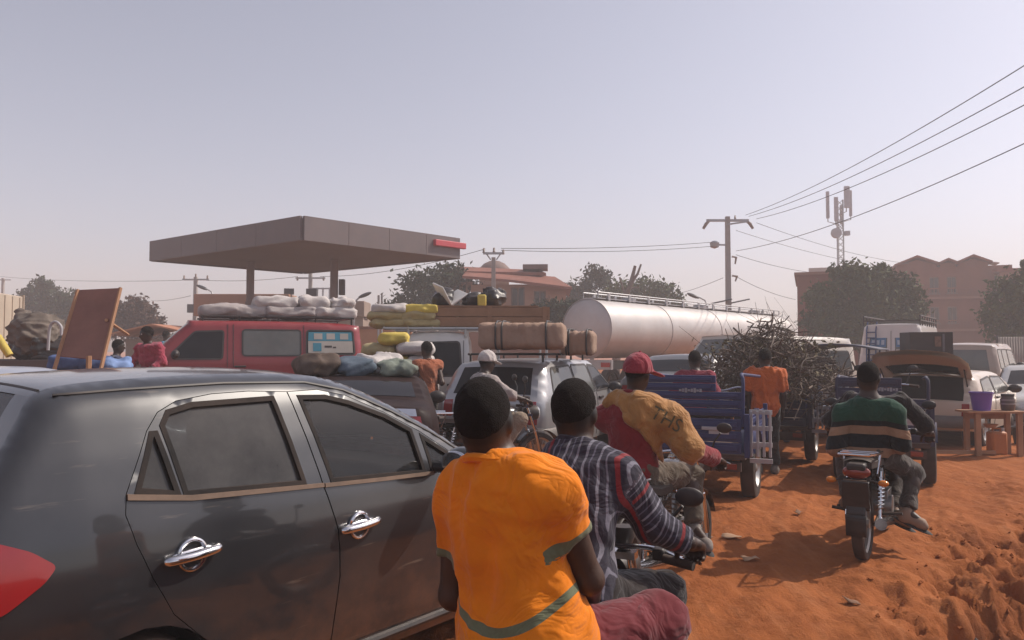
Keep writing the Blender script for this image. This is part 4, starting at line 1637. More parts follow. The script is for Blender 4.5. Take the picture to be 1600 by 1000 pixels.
fg_ = [(.845, 1.372), (.915, 1.015), (1.47, .985), (1.44, 1.185), (1.30, 1.262), (1.1, 1.338), (.98, 1.368)]
fq = [(1.51, 1.145), (1.53, .985), (1.70, .972), (1.67, 1.045)]
both = [(.032, 1.078), (.022, 1.011), (.050, .91), (.105, .78), (.185, .635), (.30, .52), (.405, .42), (.455, .30), (.905, .285), (1.70, .285), (1.745, .6), (1.765, .96), (1.72, 1.035), (1.5, 1.178), (1.3, 1.285), (1.1, 1.372), (.95, 1.405), (.787, 1.402), (.60, 1.412), (.432, 1.408), (.278, 1.388), (.194, 1.35), (.140, 1.285)]
m_ = MB()
for sg in (-1, 1):
    hb_.panel(hb_.outline, sg, [both], 0, 0.012, 0.03, m_)
cs17 = np.linspace(-1, 1, 17)
i_wr0, i_wr1 = hb_.near(-0.40, 1.10), hb_.near(-0.20, 1.415)
i_ws0, i_ws1 = hb_.near(1.12, 1.435), hb_.near(1.9, 1.03)
hb_.strip(m_, 0, i_wr0, cs17)
hb_.strip(m_, i_wr0, i_wr1, np.linspace(-1, -0.80, 4))
hb_.strip(m_, i_wr0, i_wr1, np.linspace(0.80, 1, 4))
hb_.strip(m_, i_wr1, i_ws0, cs17)
hb_.strip(m_, i_ws0, i_ws1, np.linspace(-1, -0.90, 3))
hb_.strip(m_, i_ws0, i_ws1, np.linspace(0.90, 1, 3))
hb_.strip(m_, i_ws1, len(hb_.T) - 1, cs17)
m_.build('body', HP, hatch, 50)
hb_.strip(None, i_wr0, i_wr1, np.linspace(-0.80, 0.80, 13), -0.004).build('rear_window', HGL, hatch, 60)
hb_.strip(None, i_ws0, i_ws1, np.linspace(-0.90, 0.90, 13), -0.004).build('windscreen', HGL2, hatch, 60)
# hatch seam and roof mouldings
pts = [hb_.strip_pts(hb_.near(-0.165, 1.435), [c])[0] for c in np.linspace(-0.98, 0.98, 24)]
MB().tube(pts, 0.006, 5).build('hatch_seam', BLACKP, hatch)
for sg in (-1, 1):
    pts = [hb_.side(sg, 0.0)(np.array([q]))[0] for q in resample_open([(-0.14, 1.425), (0.1, 1.436), (0.5, 1.446), (0.9, 1.437), (1.1, 1.395), (1.35, 1.285), (1.6, 1.155), (1.8, 1.03)], 0.06)]
    MB().tube(pts, 0.006, 5).build('roof_moulding', BLACKP, hatch)
    side = 'right' if sg < 0 else 'left'
    d1 = hb_.panel(offset_poly(rd_out, 0.003), sg, [rg, rq], 0.0, 0.03, 0.03).build('rear_door', HP, hatch, 50)
    d2 = hb_.panel(offset_poly(fd_out, 0.003), sg, [fg_, fq], 0.0, 0.03, 0.03).build('front_door', HP, hatch, 50)
    for pl, nm, gmat, par in ((rg, 'window', HGL, d1), (rq, 'quarter_window', HGL, d1), (fg_, 'window', HGL2, d2), (fq, 'quarter_window', HGL2, d2)):
        hb_.panel(offset_poly(pl, -0.012), sg, (), -0.012, 0.0, 0.06).build(nm, gmat, par, 60)
        hb_.panel(offset_poly(pl, -0.012), sg, [offset_poly(pl, 0.008)], 0.003, 0.02, 0.04).build('window_rubber', WRUB, par, 50)
    MOULD = M('dusty_belt_trim', (0.15, 0.10, 0.07), 0.7, 0, 0.35, 12, 0, 5, 0.7)
    hb_.panel([(.035, 1.079), (.27, 1.044), (.50, 1.031), (.862, 1.010), (.860, .994), (.50, 1.013), (.27, 1.025), (.033, 1.060)], sg, (), 0.010, 0.02, 0.04).build('belt_trim', MOULD, d1, 50)
    hb_.panel([(.868, 1.008), (1.2, .992), (1.53, .980), (1.53, .964), (1.2, .976), (.866, .992)], sg, (), 0.010, 0.02, 0.04).build('belt_trim', MOULD, d2, 50)
    for cx, cz, par, rot in ((0.247, 0.838, d1, 4), (1.033, 0.806, d2, 4)):
        p = Vector(hb_.side(sg, 0)(np.array([[cx, cz]]))[0])
        ring = [p + Vector((math.cos(a) * 0.052, sg * 0.006, math.sin(a) * 0.054)) for a in np.linspace(0, 2 * math.pi, 28, endpoint=False)]
        MB().tube(ring, 0.0085, 8, closed=True).build('handle_surround', CHROME, par)
        MB().lathe([(0.0, sg * -0.012), (0.03, sg * -0.006), (0.05, sg * 0.004)], p, 'Y', 20).build('handle_cup', BLACKP, par)
        hpts = [p + Vector((x, sg * y, z)) for x, y, z in ((-0.10, 0.012, -0.006), (-0.085, 0.028, -0.004), (0.0, 0.036, 0.0), (0.08, 0.028, 0.006), (0.10, 0.012, 0.008))]
        MB().tube(catmull(hpts, 4), [0.012] + [0.0175] * 15 + [0.012], 10).build('door_handle', CHROME, par)
        MB().ell(p + Vector((0, sg * 0.004, 0)), (0.098, 0.011, 0.022), 24, 8, Matrix.Rotation(R(-4), 3, 'Y')).build('handle_plate', CHROME, par)
    lamp = [(-.198, .888), (-.235, .842), (-.345, .765), (-.50, .745), (-.535, .80), (-.50, .93), (-.455, .985), (-.36, .985), (-.27, .945)]
    hb_.panel(round_poly(lamp, 0.02), sg, (), 0.008, 0.02, 0.03).build('tail_lamp', REDLAMP, hatch, 50)
    MB().tube([hb_.side(sg, 0.006)(np.array([q]))[0] for q in resample_open([(.47, .262), (1.0, .256), (1.7, .262), (2.2, .262)], 0.1)], 0.02, 8).build('sill_trim', BLACKP, hatch)
    for cx in (0.08, 2.54):
        car_wheel(hatch, (cx, sg * (HW / 2 - 0.13), 0.285), 0.285, 0.19)
        MB().lathe([(0.31, 0), (0.31, -sg * 0.28), (0.02, -sg * 0.28)], (cx, sg * (HW / 2 - 0.05), 0.30), 'Y', 24).build('wheel_well', BLACKP, hatch)
    pm = Vector(hb_.side(sg, 0)(np.array([[1.56, 1.0]]))[0])
    mo = MB().tube([pm + Vector((0, -sg * 0.02, 0)), pm + Vector((0.0, sg * 0.10, 0.0))], 0.03, 8)
    mo.ell(pm + Vector((0.015, sg * 0.17, 0.035)), (0.07, 0.115, 0.075), 16, 10)
    mo = mo.build('wing_mirror', HP, d2)
    MB().ell(pm + Vector((-0.042, sg * 0.17, 0.035)), (0.014, 0.095, 0.06), 14, 8).build('mirror_glass', CHROME, mo)
# rear bumper, hatch details, interior
hb_.patch((-0.62, 0.5), (-0.55, 0.70), -0.96, 0.96, 0.02, 13).build('rear_bumper', HP, hatch, 60)
m_ = MB().box((1.3, 0, 0.30), (2.9, 1.45, 0.06))
m_.build('floor_pan', BLACKP, hatch, smooth=0)
for sx, sy in ((0.72, -0.36), (0.72, 0.36), (-0.02, -0.36), (-0.02, 0.36)):
    x_ = sx + 0.25
    so = MB().box((x_, sy, 0.52), (0.52, 0.48, 0.16)).build('car_seat', SEATM, hatch, bevel=0.05)
    MB().box((x_ - 0.28, sy, 0.82), (0.14, 0.48, 0.62), Matrix.Rotation(R(-14), 3, 'Y')).build('seat_back', SEATM, so, bevel=0.05)
    MB().box((x_ - 0.38, sy, 1.19), (0.09, 0.26, 0.16), Matrix.Rotation(R(-10), 3, 'Y')).build('headrest', SEATM, so, bevel=0.035)
MB().box((1.78, 0, 0.78), (0.4, 1.4, 0.36)).build('dashboard', BLACKP, hatch, bevel=0.06)
wp = [(1.5 - math.sin(a) * 0.07, 0.36 + 0.18 * math.cos(a), 0.92 + 0.17 * math.sin(a)) for a in np.linspace(0, 2 * math.pi, 22, endpoint=False)]
MB().tube(wp, 0.014, 6, closed=True).tube([(1.5, 0.36, 0.92), (1.7, 0.36, 0.85)], 0.025, 6).build('steering_wheel', BLACKP, hatch)

# ------------------------------------------------------------------ other cars and vans
INW_C = [(0.2, .05), (.5, .01), (.7, 0), (.9, .02), (1.0, .05), (1.4, .19), (1.6, .24)]
estate_spec = dict(W=1.7, T=[(.08, .28), (0, .42), (0, .85), (.05, .95), (.30, 1.34), (.42, 1.41), (1.0, 1.44), (2.2, 1.43), (2.5, 1.37), (3.1, .98), (3.3, .92), (4.05, .8), (4.22, .65), (4.26, .4), (4.15, .25)],
                   zb=.25, arches=[(.75, .32, .34), (3.35, .32, .34)], inw=INW_C, plan=[(0, .08), (.3, .01), (.6, 0), (3.6, 0), (4.25, .2)],
                   windows=[[(.36, .98), (.52, 1.33), (1.28, 1.36), (1.30, .97)], [(1.38, .97), (1.36, 1.36), (2.02, 1.36), (2.10, .97)], [(2.18, .97), (2.10, 1.36), (2.42, 1.33), (2.92, .99)]],
                   side_glass={0: GREYGL, 1: GREYGL}, seams=[[(1.34, .3), (1.34, 1.36)], [(2.14, .3), (2.14, .97)]], handles=[(1.5, .86), (2.3, .86)], mirror=(2.85, 1.0),
                   paint=paint('silver_paint', (0.45, 0.45, 0.46), 0.3, 0.3, 0.5, 0.5),
                   patches=[((.07, .98), (.29, 1.33), -.86, .86, 'rear_window', DARKGL), ((2.55, 1.35), (3.08, 1.0), -.9, .9, 'windscreen', DARKGL), ((0, .62), (.02, .9), -1, -.8, 'tail_lamp', REDLAMP), ((0, .62), (.02, .9), .8, 1, 'tail_lamp', REDLAMP), ((0, .62), (0, .74), -.25, .25, 'number_plate', M('plate_white', (.6, .6, .58), .5))],
                   bumpers=[(0, .46, .2, M('grey_plastic', (0.16, 0.155, 0.15), 0.6, 0, 0.2, 4, 0, 5, 0.4)), (4.26, .46, .2, M('grey_plastic', (0.16, 0.155, 0.15), 0.6))])
est_loc = (0.46 - 0.845 * 0.91, 10.0 + 0.845 * 0.41, 0)
estate, est_b = make_car('estate_car', 'silver estate car carrying two wrapped bundles on its roof', 'car', est_loc, 24, estate_spec)
# its roof rack
m_ = MB()
for y in (-0.56, 0.56):
    m_.tube([(0.5, y, 1.53), (2.3, y, 1.53)], 0.018, 6)
for x in (0.55, 1.1, 1.7, 2.25):
    m_.tube([(x, -0.6, 1.53), (x, 0.6, 1.53)], 0.016, 6)
    for y in (-0.56, 0.56):
        m_.cyl((x, y, 1.42), (x, y, 1.54), 0.016, 6)
m_.build('roof_rack', BLACKMETAL, estate)

sedan_spec = dict(W=1.7, T=[(.08, .28), (0, .42), (0, .85), (.04, 1.02), (.12, 1.06), (.62, 1.08), (.72, 1.09), (1.15, 1.33), (1.4, 1.37), (2.2, 1.37), (2.5, 1.30), (3.1, .98), (3.3, .92), (4.1, .8), (4.3, .62), (4.3, .4), (4.2, .25)],
                  zb=.25, arches=[(.85, .32, .34), (3.45, .32, .34)], inw=INW_C, plan=[(0, .1), (.3, .02), (.6, 0), (3.6, 0), (4.3, .2)],
                  windows=[[(.98, 1.0), (1.26, 1.27), (1.9, 1.29), (1.92, .98)], [(2.0, .98), (1.98, 1.29), (2.36, 1.27), (2.85, .99)]],
                  seams=[[(1.96, .3), (1.96, 1.3)]], handles=[(1.2, .88), (2.1, .88)], mirror=(2.75, 1.0),
                  patches=[((.76, 1.11), (1.12, 1.31), -.88, .88, 'rear_window', DARKGL), ((2.55, 1.27), (3.05, 1.0), -.9, .9, 'windscreen', DARKGL), ((0, .72), (.03, 1.0), -1, -.72, 'tail_lamp', REDLAMP), ((0, .72), (.03, 1.0), .72, 1, 'tail_lamp', REDLAMP), ((0, .70), (0, .84), -.25, .25, 'number_plate', MATS['plate_white']), ((4.2, .7), (4.3, .58), -.95, -.6, 'headlamp', CLEARL), ((4.2, .7), (4.3, .58), .6, .95, 'headlamp', CLEARL)],
                  bumpers=[(0, .46, .2, MATS['grey_plastic']), (4.3, .46, .2, MATS['grey_plastic'])])
s1 = dict(sedan_spec, T=[(a, c - (0.09 * min(1, (c - 1.08) / .2) if c > 1.08 else 0)) for a, c in sedan_spec['T']], windows=[[(.98, .99), (1.26, 1.19), (1.9, 1.21), (1.92, .97)], [(2.0, .97), (1.98, 1.21), (2.36, 1.19), (2.80, .98)]], paint=paint('maroon_black_paint', (0.014, 0.006, 0.007), 0.1, .55, .02, 0, .12))
sed_loc = (-0.62 - 0.85 * 0.99, 7.0 - 0.85 * 0.14, 0)
sed1, sb1 = make_car('saloon_car', 'dark maroon saloon with chrome boot strip beside the black hatchback', 'car', sed_loc, -8, s1)
sb1.patch((.0, 1.0), (.05, 1.04), -.95, .95, 0.012).build('boot_strip', CHROME, sed1)

s2 = dict(sedan_spec, paint=paint('grey_car_paint', (0.16, 0.165, 0.175), 0.3, 0.3, 0.5, 0.4), T=[(a, c + (0.12 if c > 1 else 0)) for a, c in sedan_spec['T']])
make_car('saloon_car', 'grey saloon with a shining roof edge between red cap and blue tricycle', 'car', (2.35, 12.3, 0), 30, s2)
s3 = dict(sedan_spec, paint=paint('pale_silver_paint', (0.5, 0.49, 0.47), 0.4, 0.3, 0.4, 0.2))
make_car('saloon_car', 'pale silver saloon facing the camera at the right edge', 'car', (12.3, 18.0, -0.12), 212, s3)
s4 = dict(sedan_spec, paint=paint('light_blue_paint', (0.42, 0.46, 0.55), 0.3, 0.3, 0.5, 0.3), T=[(a, c + (0.05 if c > 1 else 0)) for a, c in sedan_spec['T']])
make_car('saloon_car', 'pale blue-silver saloon whose roof shows beyond the hatchback at left', 'car', (-5.52, 4.73, 0), 38, s4)

# luggage tied on the dark saloon
sm4 = Matrix.Translation(sed_loc) @ Matrix.Rotation(R(98), 4, 'Z')
GRNB = M('grey_green_cloth', (.20, .24, .20), .85, 0, .4, 6, .3, 20, .2)
BLUG = M('slate_blue_cloth', (.10, .15, .20), .8, 0, .4, 6, .3, 20, .2)
SCRB = M('brown_bundle_cloth', (.09, .06, .045), .85, 0, .4, 6, .3, 20, .2)
# white hatchback with the open tailgate
hspec = dict(W=1.62, T=[(.08, .28), (0, .42), (0, .72), (.03, .76), (.22, 1.08), (.42, 1.17), (1.2, 1.22), (1.9, 1.20), (2.2, 1.13), (2.7, .92), (2.9, .9), (3.5, .78), (3.65, .6), (3.66, .4), (3.55, .25)],
             zb=.25, arches=[(.62, .3, .32), (2.95, .3, .32)], inw=INW_C, plan=[(0, .06), (.3, .01), (.6, 0), (3.0, 0), (3.65, .2)],
             windows=[[(.45, .86), (.52, 1.08), (1.15, 1.13), (1.2, .86)], [(1.28, .86), (1.24, 1.13), (1.95, 1.11), (2.4, .88)]], side_glass={0: GREYGL, 1: GREYGL},
             seams=[[(1.24, .3), (1.24, 1.13)]], handles=[(1.4, .78)], mirror=(2.35, .9), paint=paint('cream_white_paint', (0.62, 0.52, 0.42), 0.4),
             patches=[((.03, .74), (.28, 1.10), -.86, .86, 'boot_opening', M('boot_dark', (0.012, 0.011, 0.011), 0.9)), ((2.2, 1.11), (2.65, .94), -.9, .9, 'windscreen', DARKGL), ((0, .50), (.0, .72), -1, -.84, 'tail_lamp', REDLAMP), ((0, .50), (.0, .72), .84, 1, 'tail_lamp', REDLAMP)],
             bumpers=[(0, .42, .2, MATS['grey_plastic']), (3.66, .42, .2, MATS['grey_plastic'])])
hd = R(90 - 43)
hr = Vector((math.sin(R(43) + math.pi / 2), math.cos(R(43) + math.pi / 2), 0))
hloc = Vector((7.45, 12.3, 0)) - hr * 0.81
wh, whb = make_car('hatchback_car', 'cream white hatchback with its tailgate raised behind the wooden table', 'car', hloc, 43, hspec)
# raised tailgate: frame with its window
gate = MB()
ang = R(8)
P0 = Vector((0.34, 0, 1.17))


def gpt(x, y, dz=0.0):
    return (P0.x - x * math.cos(ang) - 0.02 * 0 + dz * math.sin(ang), y, P0.z + x * 0.50 + dz - 0.07 * (y / 0.72) ** 2 - 0.10 * x * x)


outer = [(0, -0.66), (0, 0.66), (0.55, 0.72), (0.80, 0.66), (0.95, 0.52), (0.98, 0), (0.95, -0.52), (0.80, -0.66), (0.55, -0.72)]
inner = [(0.12, -0.52), (0.12, 0.52), (0.50, 0.56), (0.52, 0), (0.50, -0.56)]
P, F = cdt(outer, [inner], 0.08)
o0 = len(gate.v)
for dz in (0.03, -0.04):
    k0 = len(gate.v)
    gate.v += [gpt(p[0], p[1], dz) for p in P]
    gate.f += [tuple(int(i) + k0 for i in f) for f in F]
tg = gate.build('tailgate', hspec['paint'], wh, 50)
P, F = cdt(inner, [], 0.1)
gm_ = MB()
gm_.v += [gpt(p[0], p[1], -0.01) for p in P]
gm_.f += [tuple(map(int, f)) for f in F]
gm_.build('tailgate_window', DARKGL, tg, 50)
MB().tube([(0.2, 0.62, 0.95), (-0.15, 0.64, 1.34)], 0.012, 6).tube([(0.2, -0.62, 0.95), (-0.15, -0.64, 1.34)], 0.012, 6).build('gas_strut', BLACKMETAL, tg)

# red passenger van with sacks on its roof
vspec = dict(W=1.9, T=[(.08, .4), (0, .5), (0, 1.0), (.05, 1.70), (.16, 1.81), (1.0, 1.86), (3.0, 1.86), (3.2, 1.80), (3.75, 1.27), (3.85, 1.18), (4.25, 1.05), (4.36, .9), (4.4, .5), (4.3, .35)], zb=.36,
             arches=[(.85, .38, .38), (3.5, .38, .38)], inw=[(.3, .04), (.6, 0), (1.1, .0), (1.9, .12), (2.0, .14)], plan=[(0, .05), (.2, 0), (3.6, 0), (4.4, .2)], r=.08,
             windows=[[(.18, 1.25), (.22, 1.69), (1.08, 1.69), (1.1, 1.25)], [(1.22, 1.23), (1.22, 1.69), (2.25, 1.69), (2.25, 1.23)], [(2.62, 1.17), (2.60, 1.67), (3.08, 1.65), (3.46, 1.25), (3.43, 1.17)]],
             seams=[[(1.15, .45), (1.15, 1.8)], [(2.42, .45), (2.42, 1.8)], [(2.52, .45), (2.52, 1.8)]], handles=[(2.3, 1.02)], mirror=(3.4, 1.25),
             paint=paint('van_red', (0.25, 0.016, 0.027), 0.28, .35, .25), side_glass={1: GREYGL},
             patches=[((3.2, 1.78), (3.73, 1.29), -.9, .9, 'windscreen', GREYGL), ((4.34, .95), (4.4, .78), -.95, -.6, 'headlamp', CLEARL), ((4.34, .95), (4.4, .78), .6, .95, 'headlamp', CLEARL), ((0, .75), (.02, 1.5), -1, -.86, 'tail_lamp', REDLAMP), ((0, .75), (.02, 1.5), .86, 1, 'tail_lamp', REDLAMP)],
             bumpers=[(0, .52, .2, BLACKP), (4.4, .52, .22, BLACKP)])
VZ = 0.27
vloc = (-3.30, 16.0, VZ)
VH = 246
van, vb = make_car('passenger_van', 'red passenger van loaded with white sacks on its roof', 'van', vloc, VH, vspec)
# printed film and lettering-like blocks on the rear side window (left side = camera side)
BLUEF = M('blue_window_film', (0.05, 0.26, 0.36), 0.4, 0, 0.2, 3)
WHITEF = M('white_window_film', (0.45, 0.42, 0.38), 0.5, 0, 0.2, 3)
vb.panel([(.22, 1.50), (.235, 1.67), (1.06, 1.67), (1.07, 1.50)], 1, (), 0.009, 0.002).build('window_film', BLUEF, van)
vb.panel([(.21, 1.27), (.22, 1.495), (1.07, 1.495), (1.07, 1.27)], 1, (), 0.009, 0.002).build('window_film', WHITEF, van)
for a in (.30, .56, .80):
    vb.panel([(a, 1.53), (a, 1.645), (a + .16, 1.645), (a + .16, 1.53)], 1, (), 0.012, 0.002).build('film_mark', WHITEF, van)
for a, b_, c_, d_ in ((.82, 1.30, .98, 1.46), (.62, 1.37, .76, 1.41), (.54, 1.36, .60, 1.39)):
    vb.panel([(a, b_), (a, d_), (c_, d_), (c_, b_)], 1, (), 0.012, 0.002).build('film_mark', BLUEF if a > .8 else BLACKP, van)
MB().ell(vb.side(1, 0.01)(np.array([[.62, .98]]))[0], (0.13, 0.012, 0.05), 12, 6).build('badge', CHROME, van)
m_ = MB()
for y in (-0.72, 0.72):
    m_.tube([(0.15, y, 1.95), (3.0, y, 1.95)], 0.02, 6)
for x in (0.2, 0.9, 1.6, 2.3, 2.95):
    m_.tube([(x, -0.74, 1.95), (x, 0.74, 1.95)], 0.018, 6)
    for y in (-0.7, 0.7):
        m_.cyl((x, y, 1.8), (x, y, 1.96), 0.016, 6)
m_.build('roof_rack', BLACKMETAL, van)


def sack(label, c, size, rz, mat, group, seed, name='sack', tilt=0.0, cat='sack', fold=0.012):
    """stuffed sack: soft rounded box with creases and gathered ends"""
    L_, w, h = size
    v = max(0.022, L_ / 42)
    s = SDF((-L_ / 2 - .04, -w / 2 - .04, -h / 2 - .04), (L_ / 2 + .04, w / 2 + .04, h / 2 + .04), v)
    rr = min(w, h) * 0.42
    s.prim(dict(t='sbox', c=(0, 0, 0), r=(L_ / 2, w / 2, h / 2), round=rr, k=0))
    r_ = np.random.default_rng(seed)
    for q in range(3):
        s.prim(dict(t='ell', c=(r_.uniform(-.35, .35) * L_, r_.uniform(-.2, .2) * w, r_.uniform(-.1, .2) * h), r=(L_ * .25, w * .42, h * .5), k=0.06))
    s.folds(fold, 14, seed, (0.5, 1, 1.4))
    Vv, Qq = s.mesh()
    Vv = relax(Vv, Qq, 1, 0.5)
    o = np_mesh(name, Vv, Qq, mat)
    o.location = c
    o.rotation_euler = (tilt, 0, rz)
    tag(o, label, cat, group)
    return o


SACKW = M('woven_sack_white', (0.56, 0.52, 0.50), 0.75, 0, 0.25, 5, 0.3, 60, 0.25)
SACKG = M('woven_sack_grey', (0.40, 0.36, 0.35), 0.75, 0, 0.25, 5, 0.3, 60, 0.25)
SACKY = M('woven_sack_yellow', (0.62, 0.47, 0.08), 0.7, 0, 0.25, 5, 0.3, 60, 0.2)
SACKM = M('woven_sack_mustard', (0.42, 0.34, 0.17), 0.75, 0, 0.3, 5, 0.3, 60, 0.25)
for k, (x, y, s, mt, lab) in enumerate(((1.55, -.42, (.46, .4, .17), GRNB, 'grey-green bundle on the dark saloon roof nearest the white truck'), (1.6, .02, (.5, .42, .2), BLUG, 'slate blue bundle in the middle of the dark saloon roof'), (1.62, .46, (.5, .44, .22), SCRB, 'dark brown bundle at the left of the dark saloon roof'), (2.0, -.2, (.4, .6, .24), SACKW, 'pale bundle further forward on the dark saloon roof'))):
    p = sm4 @ Vector((x, y, 1.30 + s[2] / 2))
    sack(lab, p, s, R(98) + .3 * k, mt, 'bundles on the dark saloon roof', 160 + k, 'bundle', 0, 'bundle', .03)
vmat = Matrix.Translation(vloc) @ Matrix.Rotation(R(90 - VH), 4, 'Z')
for k, (x, y, z, L_, w, h, mt, lab) in enumerate((
        (2.40, .30, 2.06, 1.25, .8, .25, SACKG, 'long grey tarpaulin-wrapped sack at the front of the red van roof'),
        (1.35, .35, 2.06, 1.0, .8, .25, SACKG, 'grey lower sack in the middle of the red van roof'),
        (.50, .35, 2.06, .85, .8, .25, SACKW, 'pale lower sack at the tail of the red van roof'),
        (1.62, .33, 2.24, .85, .75, .24, SACKW, 'white upper sack furthest forward on the red van'),
        (.92, .36, 2.25, .60, .7, .26, SACKW, 'white upper sack in the middle of the red van pile'),
        (.36, .36, 2.24, .52, .7, .23, SACKW, 'shiny white upper sack at the tail of the red van'))):
    p = vmat @ Vector((x, y, z))
    sack(lab, p, (L_, w, h), R(90 - VH), mt, 'sacks on the red van roof', 30 + k, fold=0.02)
    if k in (0, 1, 3):
        pass

# white mini truck facing left with roof rack, sacks and the long crate
tspec = dict(W=1.75, T=[(.05, .5), (0, .6), (0, .95), (.1, 1.0), (1.75, 1.0), (1.86, 1.06), (1.90, 1.72), (2.0, 1.84), (2.3, 1.88), (2.75, 1.86), (2.92, 1.80), (3.45, 1.2), (3.55, 1.13), (3.78, 1.05), (3.88, .9), (3.9, .55), (3.8, .4)], zb=.42,
             arches=[(.8, .38, .38), (3.25, .38, .38)], inw=[(.3, .04), (.6, 0), (1.1, .0), (1.9, .13), (2.0, .15)], plan=[(0, 0), (3.3, 0), (3.9, .12)], r=.05,
             windows=[[(2.02, 1.18), (2.06, 1.72), (2.74, 1.70), (3.20, 1.24), (3.18, 1.16)]], seams=[[(1.98, .5), (1.98, 1.75)]], handles=[(2.15, 1.02)], mirror=(3.05, 1.3),
             paint=paint('truck_white', (0.62, 0.60, 0.58), 0.3),
             patches=[((2.95, 1.76), (3.42, 1.24), -.9, .9, 'windscreen', DARKGL), ((3.86, .95), (3.9, .8), -.95, -.6, 'headlamp', CLEARL), ((3.86, .95), (3.9, .8), .6, .95, 'headlamp', CLEARL)],
             bumpers=[(3.9, .55, .22, BLACKP)])
tloc = (1.15, 13.6, 0)
THD = 268
truck, tb = make_car('mini_truck', 'white mini truck facing left under a long wooden crate and yellow sacks', 'truck', tloc, THD, tspec)
m_ = MB()
for y in (-0.75, 0.75):
    m_.tube([(0.5, y, 1.95), (3.3, y, 1.95)], 0.025, 6)
    for x in (0.6, 1.4, 1.95, 2.9):
        m_.tube([(x, y, 1.0 if x < 1.8 else 1.8), (x, y, 1.95)], 0.022, 6)
for x in np.linspace(0.5, 3.3, 8):
    m_.tube([(x, -0.8, 1.96), (x, 0.8, 1.96)], 0.02, 6)
m_.build('roof_rack', STEELG, truck)
tm = Matrix.Translation(tloc) @ Matrix.Rotation(R(90 - THD), 4, 'Z')
WOODB = M('crate_wood', (0.31, 0.165, 0.095), 0.85, 0, 0.3, 3, 0.2, 20, 0.3)
cr = thing('wooden_crate', 'long brown wooden crate lying on the mini truck rack', 'crate', tm @ Vector((1.55, 0.2, 1.985)), R(90 - THD))
for y in (-0.4, 0.4):
    for zz in (0.085, 0.25):
        MB().box((0, y, zz), (2.0, 0.025, 0.155)).build('plank', WOODB, cr, smooth=0, bevel=0.004)
for x in (-1.0, 1.0):
    MB().box((x, 0, 0.165), (0.03, 0.83, 0.33)).build('end_board', WOODB, cr, smooth=0)
for x in (-0.93, 0.0, 0.93):
    MB().box((x, 0.425, 0.165), (0.07, 0.02, 0.35)).build('batten', WOODB, cr, smooth=0)
MB().box((0, 0, 0.012), (1.96, 0.78, 0.02)).build('base_board', WOODB, cr, smooth=0)
MB().box((0.1, 0, 0.345), (1.85, 0.84, 0.022)).build('lid', WOODB, cr, smooth=0)
kk = 0
for layer in range(3):
    for j in range(2):
        p = tm @ Vector((2.68 + 0.55 * j + 0.06 * (layer % 2), 0.3, 2.045 + 0.12 * layer))
        sack(('lower', 'middle', 'topmost')[layer] + (' mustard sack nearest the crate on the mini truck rack', ' mustard sack over the windscreen of the mini truck')[j], p, (.62, .75, .16), R(90 - THD) + 0.05 * (j - layer), (SACKM, SACKM, SACKY)[layer] if not (layer == 2 and j == 1) else SACKW, 'sacks on the mini truck rack', 60 + kk, fold=0.015)
        kk += 1
# junk on the crate: chair-like frame, black bags, yellow can
p = tm @ Vector((2.15, 0.2, 2.345))
t = thing('plastic_chair', 'white plastic chair tipped over on the junk heap of the mini truck', 'chair', p, 0.4)
PLW = M('white_plastic', (0.62, 0.6, 0.58), 0.5, 0, 0.15, 3, 0, 5, 0.25)
rot = Matrix.Rotation(R(-35), 3, 'Y') @ Matrix.Rotation(R(20), 3, 'X')


def rp(x, y, z):
    return rot @ Vector((x, y, z)) + Vector((0, 0, 0.16))


MB().box(rp(0, 0, 0), (0.36, 0.36, 0.03), rot).build('seat', PLW, t, bevel=0.01)
MB().box(rp(-0.18, 0, 0.2), (0.03, 0.36, 0.38), rot).build('backrest', PLW, t, bevel=0.01)
for x in (-.15, .15):
    for y in (-.15, .15):
        MB().cyl(rp(x, y, 0), rp(x * 1.15, y * 1.15, -.3), 0.02, 6).build('leg', PLW, t)
BAG = M('black_bag', (0.03, 0.03, 0.033), 0.35, 0, 0.3, 5, 0.3, 20, 0.2)
for k, (x, s, lab) in enumerate(((2.35, (.4, .4, .3), 'black bag left of the tipped white chair'), (1.8, (.45, .4, .24), 'black bag behind the yellow can'), (1.50, (.42, .4, .3), 'black bag at the right of the junk heap'))):
    p = tm @ Vector((x, 0.15, 2.345 + s[2] / 2 + 0.0))
    sack(lab, p, s, 0.4 * k, BAG, 'black bags on the crate', 80 + k, 'bag', 0.1, 'bag', 0.03)
p = tm @ Vector((1.68, 0.42, 2.34))
t = thing('jerrycan', 'small yellow jerrycan among black bags on the crate', 'jerrycan', p)
MB().box((0, 0, 0.1), (0.15, 0.1, 0.2)).build('body', SACKY, t, bevel=0.025)
MB().cyl((0.05, 0, 0.2), (0.05, 0, 0.235), 0.02, 10).build('cap', BLACKP, t)

# wrapped bundles on the estate
em = Matrix.Translation(est_loc) @ Matrix.Rotation(R(90 - 24), 4, 'Z')
WRAP = M('brown_wrapping', (0.36, 0.235, 0.17), 0.85, 0, 0.25, 4, 0.35, 25, 0.3)


